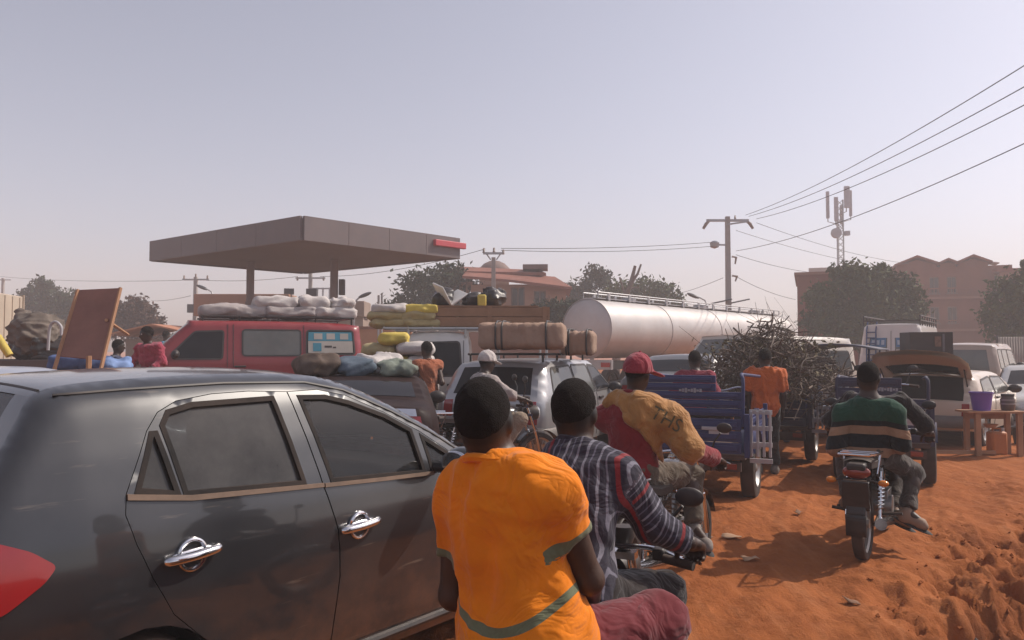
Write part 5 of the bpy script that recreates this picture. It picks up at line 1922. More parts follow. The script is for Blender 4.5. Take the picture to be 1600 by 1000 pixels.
def bundle(label, px0, px1, yt, yb, Y, depth, rz, seed):
    a, b = W(px0, yt, Y), W(px1, yb, Y)
    c = Vector(((a.x + b.x) / 2, Y + depth / 2, (a.z + b.z) / 2))
    t = thing('wrapped_bundle', label, 'bundle', c - Vector((0, 0, (a.z - b.z) / 2)), rz, 'bundles tied on the estate roof')
    L_, h = b.x - a.x, a.z - b.z
    s = SDF((-L_ / 2, -depth / 2, 0), (L_ / 2, depth / 2, h), 0.022)
    s.prim(dict(t='sbox', c=(0, 0, h * .47), r=(L_ / 2, depth / 2, h * .45), round=h * .20, k=0))
    s.folds(0.014, 15, seed, (1.6, 1, .5))
    Vv, Qq = s.mesh()
    np_mesh('wrapping', relax(Vv, Qq, 1), Qq, WRAP, t)
    for x in (-L_ * .27, -L_ * .20, L_ * .3):
        ring = [(x + 0.02 * math.sin(q), math.sin(q) * (depth / 2 + .006), h * .47 + math.cos(q) * (h * .49)) for q in np.linspace(0, 6.283, 24, endpoint=False)]
        ring = [(p[0], max(-depth / 2 - .004, min(depth / 2 + .004, p[1] * 1.25)), max(0.015, min(h * .98, h * .47 + (p[2] - h * .47) * 1.25))) for p in ring]
        MB().tube(ring, 0.014, 6, closed=True).build('strap', BLACKP, t)


bundle('larger brown wrapped bundle strapped on the estate roof', 749, 888, 500, 547, 10.1, 0.8, R(-6), 3)
bundle('smaller pale brown bundle further right on the estate roof', 880, 936, 513, 556, 10.9, 0.7, R(-10), 4)

# yellow and white sacks on a handcart behind the van
t = thing('handcart', 'low wooden handcart stacked with yellow and white sacks behind the red van', 'handcart', (-1.83, 12.12, 0), 0.1)
MB().box((0, 0, 0.92), (1.15, 0.8, 0.06)).build('deck', WOODB, t, smooth=0)
for y in (-0.45, 0.45):
    MB().lathe(tyre_profile(.33, .08, .27), (0.1, y, .33), 'Y', 24).build('wheel', RUBBER, t)
MB().tube([(-0.55, .3, .92), (-1.2, .3, .95)], .025, 6).tube([(-0.55, -.3, .92), (-1.2, -.3, .95)], .025, 6).build('handle', WOODB, t)
MB().cyl((0.1, -.45, .33), (0.1, .45, .33), .03, 8).box((0.1, 0, .62), (.1, .7, .58)).build('axle', BLACKMETAL, t)
kk = 0
for x, z, L_, mt, lab in ((-.45, .84, .6, SACKM, 'mustard sack at the bottom left of the handcart'), (.15, .84, .6, SACKM, 'mustard sack at the bottom middle of the handcart'), (.6, .84, .5, SACKG, 'grey sack at the bottom right of the handcart'),
                          (-.35, 1.05, .55, SACKM, 'dull yellow sack in the second layer at left'), (.0, 1.22, .55, SACKY, 'bright yellow sack low in the handcart pile'), (.5, 1.22, .5, SACKW, 'white sack low in the handcart pile'),
                          (-.3, 1.4, .6, SACKM, 'speckled pale sack under the topmost yellow sack'), (.42, 1.42, .7, SACKW, 'long white sack near the top of the handcart pile'), (-.02, 1.57, .55, SACKY, 'topmost bright yellow sack of the handcart pile')):
    sack(lab, Vector((-1.83 + x * .78, 12.12 - .02 * kk, z + .19)), (L_ * .85, .7, .2), 0.1 + .06 * (kk % 3 - 1), mt, 'sacks on the handcart', 100 + kk, fold=0.016)
    kk += 1

# tanker truck
TA, TB = W(916, 514, 24), W(1212, 520, 36)
dirv = Vector((TB.x - TA.x, TB.y - TA.y, 0))
TL = dirv.length
t = thing('tanker_truck', 'long silver tanker trailer with a railed walkway on top', 'truck', (TA.x, TA.y, 0), math.atan2(dirv.y, dirv.x))
TANKM = M('tank_aluminium', (0.55, 0.53, 0.52), 0.45, 0.3, 0.25, 0.8, 0.05, 3, 0.45)
rr = 0.93
prof = [(0.0, -0.16), (0.5, -0.13), (0.8, -0.06), (0.9, 0.0), (0.93, 0.03)]
m_ = MB().lathe([(r_ / .93 * rr, h) for r_, h in prof] + [(rr, 0.06 + (TL - .1) * q / 12) for q in range(13)] + [(0.9 * rr, TL), (0.5 * rr, TL + .14), (0, TL + .16)], (0, 0, 2.27), 'X', 40)
m_.build('tank', TANKM, t, 35)
for x in (0.03, TL * .25, TL * .5, TL * .75, TL - .05):
    MB().lathe([(rr, -.03), (rr + .018, -.025), (rr + .018, .025), (rr, .03)], (x, 0, 2.27), 'X', 40).build('tank_band', TANKM, t, 30)
m_ = MB()
m_.box((TL / 2, 0, 3.235), (TL - .4, .5, .03))
m_.build('walkway', STEELG, t, smooth=0)
for y in (-.28, .28):
    m_ = MB().tube([(0.25, y, 3.24), (0.25, y, 3.42), (TL - .3, y, 3.42), (TL - .3, y, 3.24)], .022, 6)
    m_.build('handrail', STEELG, t)
    for k in range(12):
        x = 0.25 + (TL - .55) * (k + .5) / 12
        MB().box((x, y, 3.30), (.12, .04, .24)).build('rail_post', STEELG, t, smooth=0)
for x in (2.5, TL * .5, TL - 2.5):
    MB().cyl((x, 0, 3.2), (x, 0, 3.36), .25, 16).build('manhole', STEELG, t)
for y in (-.35, .35):
    MB().box((TL / 2, y, 1.12), (TL - .2, .14, .26)).build('chassis_beam', BLACKMETAL, t, smooth=0)
for x in (1.4, 2.7, 4.0):
    MB().cyl((x, -.85, .5), (x, .85, .5), .07, 8).build('axle', BLACKMETAL, t)
    for y in (-.85, .85):
        car_wheel(t, (x, y, .5), .5, .3)
    MB().grid([[(x + .62 * math.cos(a), y, .5 + .62 * math.sin(a)) for y in (-1.02, -.68)] for a in np.linspace(.3, 2.84, 10)]).build('mudguard', BLACKP, t)
MB().box((0, 0, 1.15), (.1, 1.9, .3)).build('rear_bumper', STEELG, t, smooth=0)
for y in (-.75, .75):
    MB().box((-.07, y, 1.15), (.05, .3, .14)).build('tail_lamp', REDLAMP, t, smooth=0)
MB().box((TL + 1.3, 0, 1.35), (2.0, 2.2, 1.5)).build('cab', paint('tractor_white', (.55, .53, .5), .3), t, bevel=.12)
for y in (-.9, .9):
    car_wheel(t, (TL + 1.4, y, .5), .5, .3)

# white high van with ladder
wspec = dict(W=1.75, T=[(.06, .4), (0, .5), (0, 1.05), (.10, 2.20), (.2, 2.3), (1.0, 2.34), (3.2, 2.34), (3.4, 2.26), (4.05, 1.35), (4.2, 1.2), (4.6, 1.05), (4.7, .8), (4.7, .45), (4.6, .35)], zb=.36,
             arches=[(.85, .38, .38), (3.8, .38, .38)], inw=[(.3, .04), (.6, 0), (1.2, .0), (2.2, .15), (2.4, .18)], plan=[(0, .03), (.2, 0), (3.9, 0), (4.7, .2)], r=.06, crown=.02,
             windows=[[(.3, 1.35), (.36, 1.95), (1.5, 1.95), (1.5, 1.35)], [(1.6, 1.35), (1.6, 1.95), (2.7, 1.95), (2.7, 1.35)], [(2.85, 1.25), (2.85, 1.95), (3.3, 1.93), (3.8, 1.35)]],
             seams=[[(2.78, .4), (2.78, 2.1)]], mirror=(3.7, 1.4), paint=paint('van_white', (0.60, 0.555, 0.53), 0.3),
             patches=[((.02, 1.32), (.075, 1.95), -.80, -.14, 'rear_window', GREYGL), ((.02, 1.32), (.075, 1.95), .14, .80, 'rear_window', GREYGL), ((3.4, 2.22), (4.0, 1.4), -.9, .9, 'windscreen', DARKGL),
                      ((0, 1.08), (0, 1.16), -.2, .2, 'number_plate', M('plate_dark', (.08, .05, .04), .5)), ((0, .62), (0, .98), -1, -.86, 'tail_lamp', REDLAMP), ((0, .62), (0, .98), .86, 1, 'tail_lamp', REDLAMP)],
             bumpers=[(0, .5, .2, BLACKP), (4.7, .5, .2, BLACKP)])
wloc = (10.55, 21.4, 0)
WHD = 36
wv, wb = make_car('high_van', 'tall white van with a rear ladder and blue window film', 'van', wloc, WHD, wspec)
MB().tube([wb.strip_pts(i, [0.0], 0.004)[0] for i in range(wb.near(0, .5), wb.near(.1, 2.2))], .008, 4).build('door_seam', BLACKP, wv)
for c0, c1 in ((-.76, -.18), (.18, .76)):
    wb.patch((.045, 1.66), (.07, 1.92), c0, c1, .010).build('window_film', M('blue_film_deep', (0.05, 0.16, 0.33), 0.4, 0, .2, 4), wv)
    wb.patch((.025, 1.36), (.043, 1.62), c0, c1, .010).build('window_film', WHITEF, wv)
    for q in range(3):
        a = c0 + .06 + q * .18
        wb.patch((.052, 1.72), (.066, 1.86), a, a + .11, .014, 3).build('film_mark', M('pale_blue_film', (.42, .5, .6), .5), wv)
m_ = MB()
ly0, ly1 = .38, .62
for y in (ly0, ly1):
    m_.tube([(-.06, y, 1.1), (-.04, y, 1.6), (.02, y, 2.15), (.2, y, 2.4)], .02, 6)
for z in np.linspace(1.15, 2.1, 7):
    x = -.06 + .08 * (z - 1.1)
    m_.tube([(x, ly0, z), (x, ly1, z)], .017, 6)
m_.build('ladder', M('blue_ladder', (.05, .09, .2), .5, .2, .2, 4, 0, 5, .2), wv)
m_ = MB()
for y in (-.72, .72):
    m_.tube([(.15, y, 2.42), (3.2, y, 2.42)], .02, 6).tube([(.15, y, 2.55), (3.2, y, 2.55)], .02, 6)
    for x in np.linspace(.15, 3.2, 8):
        m_.cyl((x, y, 2.28), (x, y, 2.55), .016, 6)
for x in np.linspace(.15, 3.2, 8):
    m_.tube([(x, -.72, 2.42), (x, .72, 2.42)], .018, 6)
m_.build('roof_rack', BLACKMETAL, wv)

# dusty beige off-roader
ospec = dict(W=1.7, T=[(.06, .45), (0, .55), (0, 1.0), (.05, 1.6), (.16, 1.72), (1, 1.76), (2.2, 1.75), (2.4, 1.69), (2.8, 1.15), (2.95, 1.08), (3.8, 1.0), (3.95, .8), (3.95, .5), (3.85, .4)], zb=.42,
             arches=[(.75, .38, .4), (3.15, .38, .4)], inw=[(.3, .04), (.6, 0), (1.05, .0), (1.7, .12), (1.8, .15)], r=.06, plan=[(0, .02), (.2, 0), (3.4, 0), (3.95, .12)],
             windows=[[(.2, 1.15), (.24, 1.6), (.72, 1.6), (.72, 1.15)], [(.8, 1.15), (.8, 1.6), (1.45, 1.6), (1.45, 1.15)], [(1.55, 1.13), (1.55, 1.6), (2.3, 1.58), (2.6, 1.15)]], glass=GREYGL,
             seams=[[(1.5, .5), (1.5, 1.62)]], mirror=(2.5, 1.2), paint=paint('dusty_beige_paint', (0.36, 0.28, 0.23), 0.5),
             patches=[((.02, 1.12), (.05, 1.58), -.82, .82, 'rear_window', GREYGL), ((2.42, 1.64), (2.78, 1.18), -.88, .88, 'windscreen', GREYGL), ((0, .62), (0, .9), -1, -.86, 'tail_lamp', REDLAMP), ((0, .62), (0, .9), .86, 1, 'tail_lamp', REDLAMP)],
             bumpers=[(0, .58, .18, BLACKP), (3.95, .58, .18, BLACKP)])
make_car('off_roader', 'dusty beige boxy off-roader behind the raised tailgate', 'car', (11.2, 19.2, 0), 41, ospec)

# cream minibus behind the blue tricycle
mspec = dict(wspec, paint=paint('cream_van_paint', (0.55, 0.49, 0.42), 0.35), W=1.7, glass=DARKGL, T=[(a, c * 0.80 if c > .6 else c) for a, c in wspec['T']],
             windows=[[(x, z * .80) for x, z in w] for w in wspec['windows']], mirror=(3.7, 1.15), seams=[],
             patches=[((3.35, 1.78), (4.0, 1.1), -.9, .9, 'windscreen', GREYGL), ((4.6, .84), (4.7, .66), -.95, -.6, 'headlamp', CLEARL), ((4.6, .84), (4.7, .66), .6, .95, 'headlamp', CLEARL)])
make_car('minibus', 'cream minibus facing left behind the grey saloon', 'van', (7.2, 17.7, 0), 235, mspec)

# container truck at the far left
t = thing('container_truck', 'truck with a tall cream box body at the far left edge', 'truck', (-16.6, 22.5, 0), R(12))
BOXM = M('cream_box', (0.52, 0.43, 0.34), 0.7, 0, 0.2, 1.5, 0.1, 8, .3)
MB().box((0, 0, 2.25), (2.2, 5.0, 2.2)).build('box_body', BOXM, t, smooth=0, bevel=.03)
for x in (-1.05, 1.05):
    for y in (-2.45, 2.45):
        MB().box((x * 1.03, y * 1.01, 2.25), (.1, .1, 2.3)).build('corner_post', M('box_trim', (.36, .27, .2), .7), t, smooth=0)
for k in range(9):
    MB().box((1.115, -2.2 + k * .55, 2.25), (.03, .05, 2.1)).build('rib', BOXM, t, smooth=0)
MB().box((0, 3.4, 1.7), (2.0, 1.5, 1.7)).build('cab', paint('cab_cream', (.5, .42, .34), .3), t, bevel=.1)
MB().box((0, .4, .9), (.9, 6.5, .3)).build('chassis_beam', BLACKMETAL, t, smooth=0)
for y in (-1.6, 3.2):
    for x in (-.95, .95):
        MB().lathe(tyre_profile(.48, .28, .28), (x, y, .48), 'X', 24).build('wheel', RUBBER, t)

# raised concrete apron of the filling station
m_ = MB().box((-16, 30, 0.12), (27.5, 29.4, 0.30))
o = m_.build('station_apron', M('apron_concrete', (0.34, 0.22, 0.16), 0.9, 0, .25, .6, .2, 6), smooth=0)
tag(o, 'raised dusty apron of the filling station', kind='structure')

# ------------------------------------------------------------------ motorcycles and cargo tricycles
def spoked_wheel(root, c, r, w, axis='Y', spokes=16):
    o = MB().lathe(tyre_profile(r, w, r * .80), c, axis, 32).build('wheel', RUBBER, root)
    MB().lathe([(r * .80, -w * .34), (r * .74, -w * .2), (r * .74, w * .2), (r * .80, w * .34), (r * .80, -w * .34)], c, axis, 32).build('rim', ALLOY, o)
    m_ = MB()
    c = Vector(c)
    for k in range(spokes):
        a = 2 * math.pi * k / spokes
        s = (-1) ** k
        m_.tube([c + Vector((math.cos(a + .25 * s) * .035, s * .03, math.sin(a + .25 * s) * .035)), c + Vector((math.cos(a) * r * .75, 0, math.sin(a) * r * .75))], .0035, 4)
    m_.cyl(c + Vector((0, -.05, 0)), c + Vector((0, .05, 0)), .035, 12)
    m_.build('hub', ALLOY, o)
    return o


def motorcycle(name, label, loc, heading, tankmat, bar_z=.98, bar_half=.36, scale=1.0, steer=0.0, plate=True, group='motorcycles in the jam', panel=None):
    """x forward, y left; wheels at x = -0.62 and 0.63"""
    t = thing(name, label, 'motorcycle', loc, R(90 - heading), group)
    t.scale = (scale,) * 3
    rw = .29
    spoked_wheel(t, (-.62, 0, rw), rw, .095)
    spoked_wheel(t, (.64, 0, rw), rw, .085)
    m_ = MB()
    m_.tube(catmull([(.42, 0, .88), (.25, 0, .80), (-.1, 0, .70), (-.45, 0, .70), (-.75, 0, .74)], 3), .022, 8)
    m_.tube([(.42, 0, .86), (.28, 0, .50), (.12, 0, .27), (-.18, 0, .27), (-.25, 0, .50), (-.2, 0, .70)], .020, 8)
    for s in (-1, 1):
        m_.tube([(-.2, s * .09, .33), (-.62, s * .09, rw)], .017, 8)
        m_.tube([(-.2, s * .08, .36), (-.55, s * .10, .68)], .012, 8)
    m_.build('frame', BLACKMETAL, t)
    m_ = MB().box((.02, 0, .38), (.34, .26, .22)).cyl((.10, 0, .44), (.20, 0, .64), .075, 14)
    m_.cyl((-.08, -.16, .36), (-.08, .16, .36), .09, 16)
    for k in range(5):
        m_.cyl((.115 + .017 * k, 0, .47 + .033 * k), (.118 + .017 * k, 0, .48 + .033 * k), .10, 14)
    m_.build('engine', ALLOY, t, bevel=.01)
    s_ = SDF((-.12, -.16, .66), (.44, .16, .96), .014)
    s_.prim(dict(t='ell', c=(.17, 0, .80), r=(.25, .135, .12), k=0))
    s_.prim(dict(t='ell', c=(.02, 0, .78), r=(.14, .10, .08), k=.05))
    Vv, Qq = s_.mesh()
    tk = np_mesh('fuel_tank', relax(Vv, Qq, 1), Qq, tankmat, t)
    MB().cyl((.2, 0, .91), (.2, 0, .93), .035, 12).build('fuel_cap', CHROME, tk)
    if panel:
        for s in (-1, 1):
            MB().ell((.19, s * .128, .80), (.15, .016, .07), 14, 8).build('tank_panel', panel, tk)
    m_ = MB().grid([[(x, y, z - .022 * (abs(y) / w) ** 3 + .0) for y in np.linspace(-w, w, 7)] for x, z, w in ((.02, .80, .09), (-.1, .785, .125), (-.3, .79, .135), (-.42, .815, .135), (-.7, .83, .125), (-.80, .825, .10))])
    m_.grid([[(x, y, z) for z in (z0 - .022, z0 - .07)] for x, z0, y in ((.02, .80, -.09), (-.1, .785, -.125), (-.3, .79, -.135), (-.42, .815, -.135), (-.7, .83, -.125), (-.80, .825, -.10), (-.80, .825, .10), (-.7, .83, .125), (-.42, .815, .135), (-.3, .79, .135), (-.1, .785, .125), (.02, .80, .09))])
    m_.build('seat', M('bike_seat_vinyl', (.025, .024, .024), .55, 0, .2, 8, .15, 60, .4), t, 60)
    for s in (-1, 1):
        m_ = MB().grid([[(x, s * y, z) for z in (.74, .62, .50)] for x, y in ((-.05, .10), (-.25, .125), (-.5, .12))])
        o = m_.build('side_panel', tankmat, t, 60)
        o.modifiers.new('thick', 'SOLIDIFY').thickness = .012
        m_ = MB()
        hx = [(-.60, s * .125, .30), (-.50, s * .125, .70)]
        a, b = Vector(hx[0]), Vector(hx[1])
        m_.tube([a, b], .014, 8)
        coil = [a.lerp(b, .25 + .65 * q / 60) + Vector((math.cos(q * .9) * .026, math.sin(q * .9) * .026, 0)) for q in range(61)]
        m_.tube(coil, .006, 5)
        m_.build('shock_absorber', CHROME, t)
        MB().tube([(-.02, s * .1, .30), (-.02, s * .30, .30)], .014, 8).build('footpeg', RUBBER, t)
        MB().tube([(-.40, s * .1, .34), (-.42, s * .27, .36)], .014, 8).build('footpeg', RUBBER, t)
    m_ = MB().grid([[(-.62 + .34 * math.cos(a), y, rw + .34 * math.sin(a) + .03) for y in (-.07, -.05, 0, .05, .07)] for a in np.linspace(.9, 2.95, 14)])
    m_.grid([[(-.955 + .006 * q, y, .41 - .055 * q) for y in (-.075, 0, .075)] for q in range(4)])
    o = m_.build('rear_mudguard', BLACKP, t, 60)
    o.modifiers.new('thick', 'SOLIDIFY').thickness = .006
    MB().box((-.935, 0, .56), (.02, .20, .24), Matrix.Rotation(R(-14), 3, 'Y')).build('mud_flap', BLACKP, t, bevel=.01)
    m_ = MB().grid([[(.64 + .325 * math.cos(a), y, rw + .325 * math.sin(a) + .01) for y in (-.06, -.04, 0, .04, .06)] for a in np.linspace(.3, 2.6, 14)])
    o = m_.build('front_mudguard', tankmat, t, 60)
    o.modifiers.new('thick', 'SOLIDIFY').thickness = .006
    MB().ell((-.875, 0, .735), (.045, .105, .055), 18, 10).build('tail_lamp', M('dim_red_lens', (.25, .03, .015), .15, 0, .25, 4, 0, 5, .3, .5), t)
    MB().box((-.82, 0, .775), (.2, .14, .06)).build('tail_cowl', BLACKP, t, bevel=.02)
    for s in (-1, 1):
        m_ = MB().tube([(-.84, s * .06, .68), (-.86, s * .16, .66)], .008, 6)
        i_ = m_.build('indicator_stalk', BLACKP, t)
        MB().ell((-.865, s * .19, .66), (.035, .04, .026), 12, 7).build('indicator', AMBER, i_)
    m_ = MB()
    rk = [(-.50, .14, .86), (-.78, .14, .87), (-.98, .11, .88), (-1.0, 0, .885), (-.98, -.11, .88), (-.78, -.14, .87), (-.50, -.14, .86)]
    m_.tube(rk, .011, 8)
    for x in (-.68, -.78, -.88):
        m_.tube([(x, -.135, .872), (x, .135, .872)], .008, 6)
    for s in (-1, 1):
        m_.tube([(-.6, s * .14, .865), (-.66, s * .12, .70)], .009, 6)
    m_.build('rack', CHROME, t)
    if plate:
        MB().box((-.945, 0, .635), (.008, .17, .10), Matrix.Rotation(R(-10), 3, 'Y')).build('number_plate', M('dusty_plate', (.2, .13, .09), .7, 0, .3, 8), t)
    m_ = MB()
    for s in (-1, 1):
        m_.tube([(.44, s * .095, .90), (.56, s * .095, .60)], .019, 10).tube([(.555, s * .095, .61), (.64, s * .095, rw)], .026, 10)
    m_.box((.44, 0, .90), (.06, .24, .03)).box((.475, 0, .80), (.06, .24, .03))
    m_.build('fork', CHROME, t)
    st = Matrix.Rotation(steer, 3, 'Z')
    pv_ = Vector((.44, 0, 0))

    def sp(x, y, z):
        return st @ (Vector((x, y, z)) - pv_) + pv_
    hbp = catmull([sp(.36, -bar_half, bar_z - .03), sp(.40, -bar_half * .6, bar_z), sp(.43, -.08, .94), sp(.43, .08, .94), sp(.40, bar_half * .6, bar_z), sp(.36, bar_half, bar_z - .03)], 4)
    hb = MB().tube(hbp, .012, 8).build('handlebar', CHROME, t)
    for s in (-1, 1):
        g0, g1 = sp(.365, s * (bar_half - .11), bar_z - .022), sp(.35, s * (bar_half + .02), bar_z - .034)
        MB().tube([g0, g1], .0185, 10).build('grip', RUBBER, hb)
        MB().box(sp(.385, s * (bar_half - .135), bar_z - .01), (.06, .05, .05)).build('switch_block', BLACKP, hb, bevel=.01)
        MB().tube([sp(.40, s * (bar_half - .13), bar_z), sp(.445, s * (bar_half - .05), bar_z - .02), sp(.42, s * (bar_half + .03), bar_z - .04)], .007, 6).build('lever', CHROME, hb)
        m_ = MB().tube([sp(.40, s * (bar_half - .13), bar_z), sp(.42, s * (bar_half - .10), bar_z + .12), sp(.40, s * (bar_half - .04), bar_z + .19)], .007, 6)
        m_.ell(sp(.40, s * (bar_half - .01), bar_z + .23), (.02, .06, .04), 14, 8)
        m_.build('mirror', BLACKP, hb)
    MB().lathe([(0, -.09), (.06, -.08), (.085, -.02), (.09, .04), (.088, .06)], sp(.54, 0, .82), 'X', 20).build('headlamp_shell', BLACKP, t)
    MB().lathe([(.088, .055), (.07, .085), (0, .10)], sp(.54, 0, .82), 'X', 20).build('headlamp', CLEARL, t)
    for y in (-.055, .055):
        MB().lathe([(0, .05), (.045, .045), (.048, 0), (.03, -.05), (0, -.055)], sp(.47, y, .97), 'Z', 14).build('gauge', BLACKP, t)
    m_ = MB().tube(catmull([(.22, -.05, .46), (.30, -.1, .34), (.2, -.14, .23), (-.1, -.15, .24)], 4), .018, 8)
    m_.tube([(-.1, -.15, .24), (-.35, -.16, .27), (-.85, -.165, .34)], [.022, .045, .045], 12)
    m_.build('exhaust', CHROME, t)
    m_ = MB().box((-.35, .10, .31), (.62, .035, .09)).build('chain_guard', BLACKP, t, bevel=.015)
    return t


BIKE_BLACK = paint('bike_black', (.012, .011, .012), .15, .25, .5)
BIKE_RED = paint('bike_red', (.14, .015, .015), .4, .25, .5)
BIKE_BLUE = paint('bike_blue', (.03, .05, .14), .4, .25, .5)
WHITEPANEL = M('white_tank_panel', (.58, .57, .55), .25, 0, .2, 4, 0, 5, .15, .4)

# frames of the bikes: origin on the ground and heading
BAB = (Vector((.22, 2.68, 0)), 24)
BC = (Vector((1.02, 5.28, 0)), 35)
BDE = (Vector((2.93, 6.27, 0)), 33)
BF = (Vector((-.26, 8.95, 0)), 62)
for b_, kw in ((BAB, dict(label='black motorcycle under the man in orange and the striped rider', tankmat=BIKE_BLACK, bar_z=.95, bar_half=.38, panel=WHITEPANEL, scale=.90, steer=R(-6), name='motorcycle')),
               (BC, dict(label='black motorcycle ridden by the man in the red cap', tankmat=BIKE_BLACK, bar_z=.92, bar_half=.36, steer=R(-4), scale=.92, name='motorcycle')),
               (BDE, dict(label='dusty motorcycle with red tail lamp and chrome rack at right', tankmat=BIKE_BLACK, bar_z=.97, bar_half=.42, scale=.92, name='motorcycle')),
               (BF, dict(label='motorcycle of the white-capped rider between the cars', tankmat=BIKE_BLACK, bar_z=1.0, steer=R(-18), name='motorcycle'))):
    o_, h_ = b_
    motorcycle(loc=(o_.x, o_.y, gz(o_.x, o_.y)), heading=h_, **kw)
motorcycle('motorcycle', 'motorcycle with bundles parked behind the red van tail', (-2.25, 11.0, 0), 100, BIKE_RED)
motorcycle('motorcycle', 'blue motorcycle under the man in pink at left', (-5.85, 11.8, 0), 30, BIKE_BLUE)

BLUEM = M('tricycle_blue', (.010, .027, .125), .5, 0, .25, 3, 0, 5, .3, .2)
BLUED = M('tricycle_dark_blue', (.009, .016, .060), .5, 0, .25, 3, 0, 5, .3, .2)
WHITEM = M('white_painted_bars', (.42, .41, .43), .5, 0, .2, 5, 0, 5, .25)
RUSTY = M('rusty_dark_metal', (.09, .055, .045), .7, .2, .4, 5, .2, 25, .4)


def tricycle(label, loc, heading, mat, bed_w=1.2, bed_l=1.75, floor=.50, side=.36, upper=.42, boards=5, group='cargo tricycles', grille=True, canopy=False):
    """rear of the bed at x = 0; x forward, y left"""
    t = thing('cargo_tricycle', label, 'tricycle', loc, R(90 - heading), group)
    hw = bed_w / 2
    MB().box((bed_l / 2, 0, floor), (bed_l, bed_w - .02, .05)).build('bed_floor', RUSTY, t, smooth=0)
    # tailgate: pressed boards stacked one above the other
    h = side / 3
    for k in range(3):
        z = floor + .03 + h * (k + .5)
        m_ = MB().box((-.012, 0, z), (.024, bed_w - .08, h - .010)).box((-.03, 0, z), (.016, bed_w - .16, h * .45))
        m_.build('tail_board', mat, t, smooth=0, bevel=.006)
    for s in (-1, 1):
        for k in range(3):
            z = floor + .03 + h * (k + .5)
            m_ = MB().box((bed_l / 2, s * (hw - .012), z), (bed_l - .06, .024, h - .010)).box((bed_l / 2, s * (hw + .006), z), (bed_l - .2, .016, h * .45))
            m_.build('side_board', mat, t, smooth=0, bevel=.006)
        for x in (0.0, bed_l * .5, bed_l):
            MB().box((x, s * (hw + .012), floor + (side + .08) / 2), (.05, .05, side + .08)).build('stake', mat, t, smooth=0, bevel=.006)
    for y in (-.25, .25):
        MB().box((-.045, y, floor + side * .8), (.02, .16, .035)).build('latch', WHITEM, t, smooth=0, bevel=.005)
    if upper > 0:
        z0 = floor + side + .05
        hb = upper / boards
        for k in range(boards):
            wtop = bed_w - .06 - (0.0 if k < boards - 2 else .26)
            yo = 0.0 if k < boards - 2 else .13
            m_ = MB().box((0.0, yo, z0 + hb * (k + .5)), (.03, wtop, hb - .008)).box((-.02, yo, z0 + hb * (k + .5)), (.016, wtop - .08, hb * .4))
            m_.build('upper_board', mat, t, smooth=0, bevel=.006)
        m_ = MB().tube(catmull([(.0, -hw + .03, z0 - .1), (.0, -hw + .02, z0 + upper * .8), (.04, -hw + .04, z0 + upper), (.25, -hw + .04, z0 + upper), (bed_l - .1, -hw + .04, z0 + upper - .06)], 4), .018, 8)
        m_.build('guard_rail', mat, t)
        m_ = MB().tube(catmull([(.0, hw - .03, z0 - .1), (.0, hw - .02, z0 + upper * .8), (.04, hw - .04, z0 + upper), (.25, hw - .04, z0 + upper), (bed_l - .1, hw - .04, z0 + upper - .06)], 4), .018, 8)
        m_.build('guard_rail', mat, t)
        # small pressed script badge and a pale sticker
        for q in range(9):
            pass
        m_ = MB()
        for q in range(8):
            m_.box((-.03, .05 - q * .03, z0 + upper * .62), (.008, .024, .022 + .012 * (q % 3)))
        m_.build('badge', M('dull_silver', (.3, .31, .36), .5, .3), t, smooth=0)
        MB().box((-.034, -hw + .26, floor + side * .72), (.008, .2, .055)).build('sticker', WHITEM, t, smooth=0)
    if grille:
        m_ = MB()
        y = -hw - .14
        for z in np.linspace(floor - .03, floor + side + .10, 4):
            MB().box((.06, y, z), (.026, .22, .045)).build('grille_rail', WHITEM, t, smooth=0)
        m_.tube([(.06, -hw, floor + .1), (.06, y, floor + .1)], .012, 6)
        m_.build('grille_arm', WHITEM, t, smooth=0)
        for q in range(4):
            MB().box((.045, y - .09 + .06 * q, floor + side / 2 + .06), (.026, .026, side + .10)).build('grille_bar', WHITEM, t, smooth=0, bevel=.006)
    # chassis, wheels
    m_ = MB()
    for y in (-.3, .3):
        m_.box((bed_l / 2 + .3, y, floor - .09), (bed_l + .6, .06, .09))
    m_.box((.55, 0, .33), (.12, bed_w - .1, .10)).box((0.02, 0, floor - .1), (.05, bed_w - .1, .09)).ell((.55, 0, .33), (.14, .14, .13))
    m_.tube([(bed_l + .1, 0, .42), (2.35, 0, .62), (2.55, 0, .85)], .035, 8)
    m_.build('chassis', RUSTY, t, smooth=30)
    for s in (-1, 1):
        o = MB().lathe(tyre_profile(.33, .15, .2), (.55, s * (hw - .02), .33), 'Y', 30).build('wheel', RUBBER, t)
        MB().lathe([(.2, -.07), (.16, -.02), (.05, s * .05), (.02, s * .07), (0, s * .07)], (.55, s * (hw - .02), .33), 'Y', 20).build('rim', ALLOY, o)
        m_ = MB().grid([[(.55 + .40 * math.cos(a), s * (hw - .02) + y, .33 + .40 * math.sin(a)) for y in (-.09, .09)] for a in np.linspace(.5, 2.64, 10)])
        m_.build('mudguard', mat, t)
        MB().box((-.03, s * (hw - .15), floor - .09), (.04, .13, .06)).build('tail_lamp', MATS['dim_red_lens'], t, smooth=0, bevel=.01)
    spoked_wheel(t, (2.72, 0, .3), .3, .1)
    m_ = MB()
    for s in (-1, 1):
        m_.tube([(2.50, s * .1, .98), (2.72, s * .1, .3)], .022, 8)
    m_.build('fork', CHROME, t)
    s_ = SDF((1.9, -.2, .6), (2.6, .2, 1.0), .025)
    s_.prim(dict(t='ell', c=(2.25, 0, .82), r=(.24, .13, .12), k=0))
    Vv, Qq = s_.mesh()
    np_mesh('fuel_tank', Vv, Qq, mat, t)
    MB().box((1.95, 0, .80), (.4, .5, .1)).build('seat', MATS['bike_seat_vinyl'], t, bevel=.03)
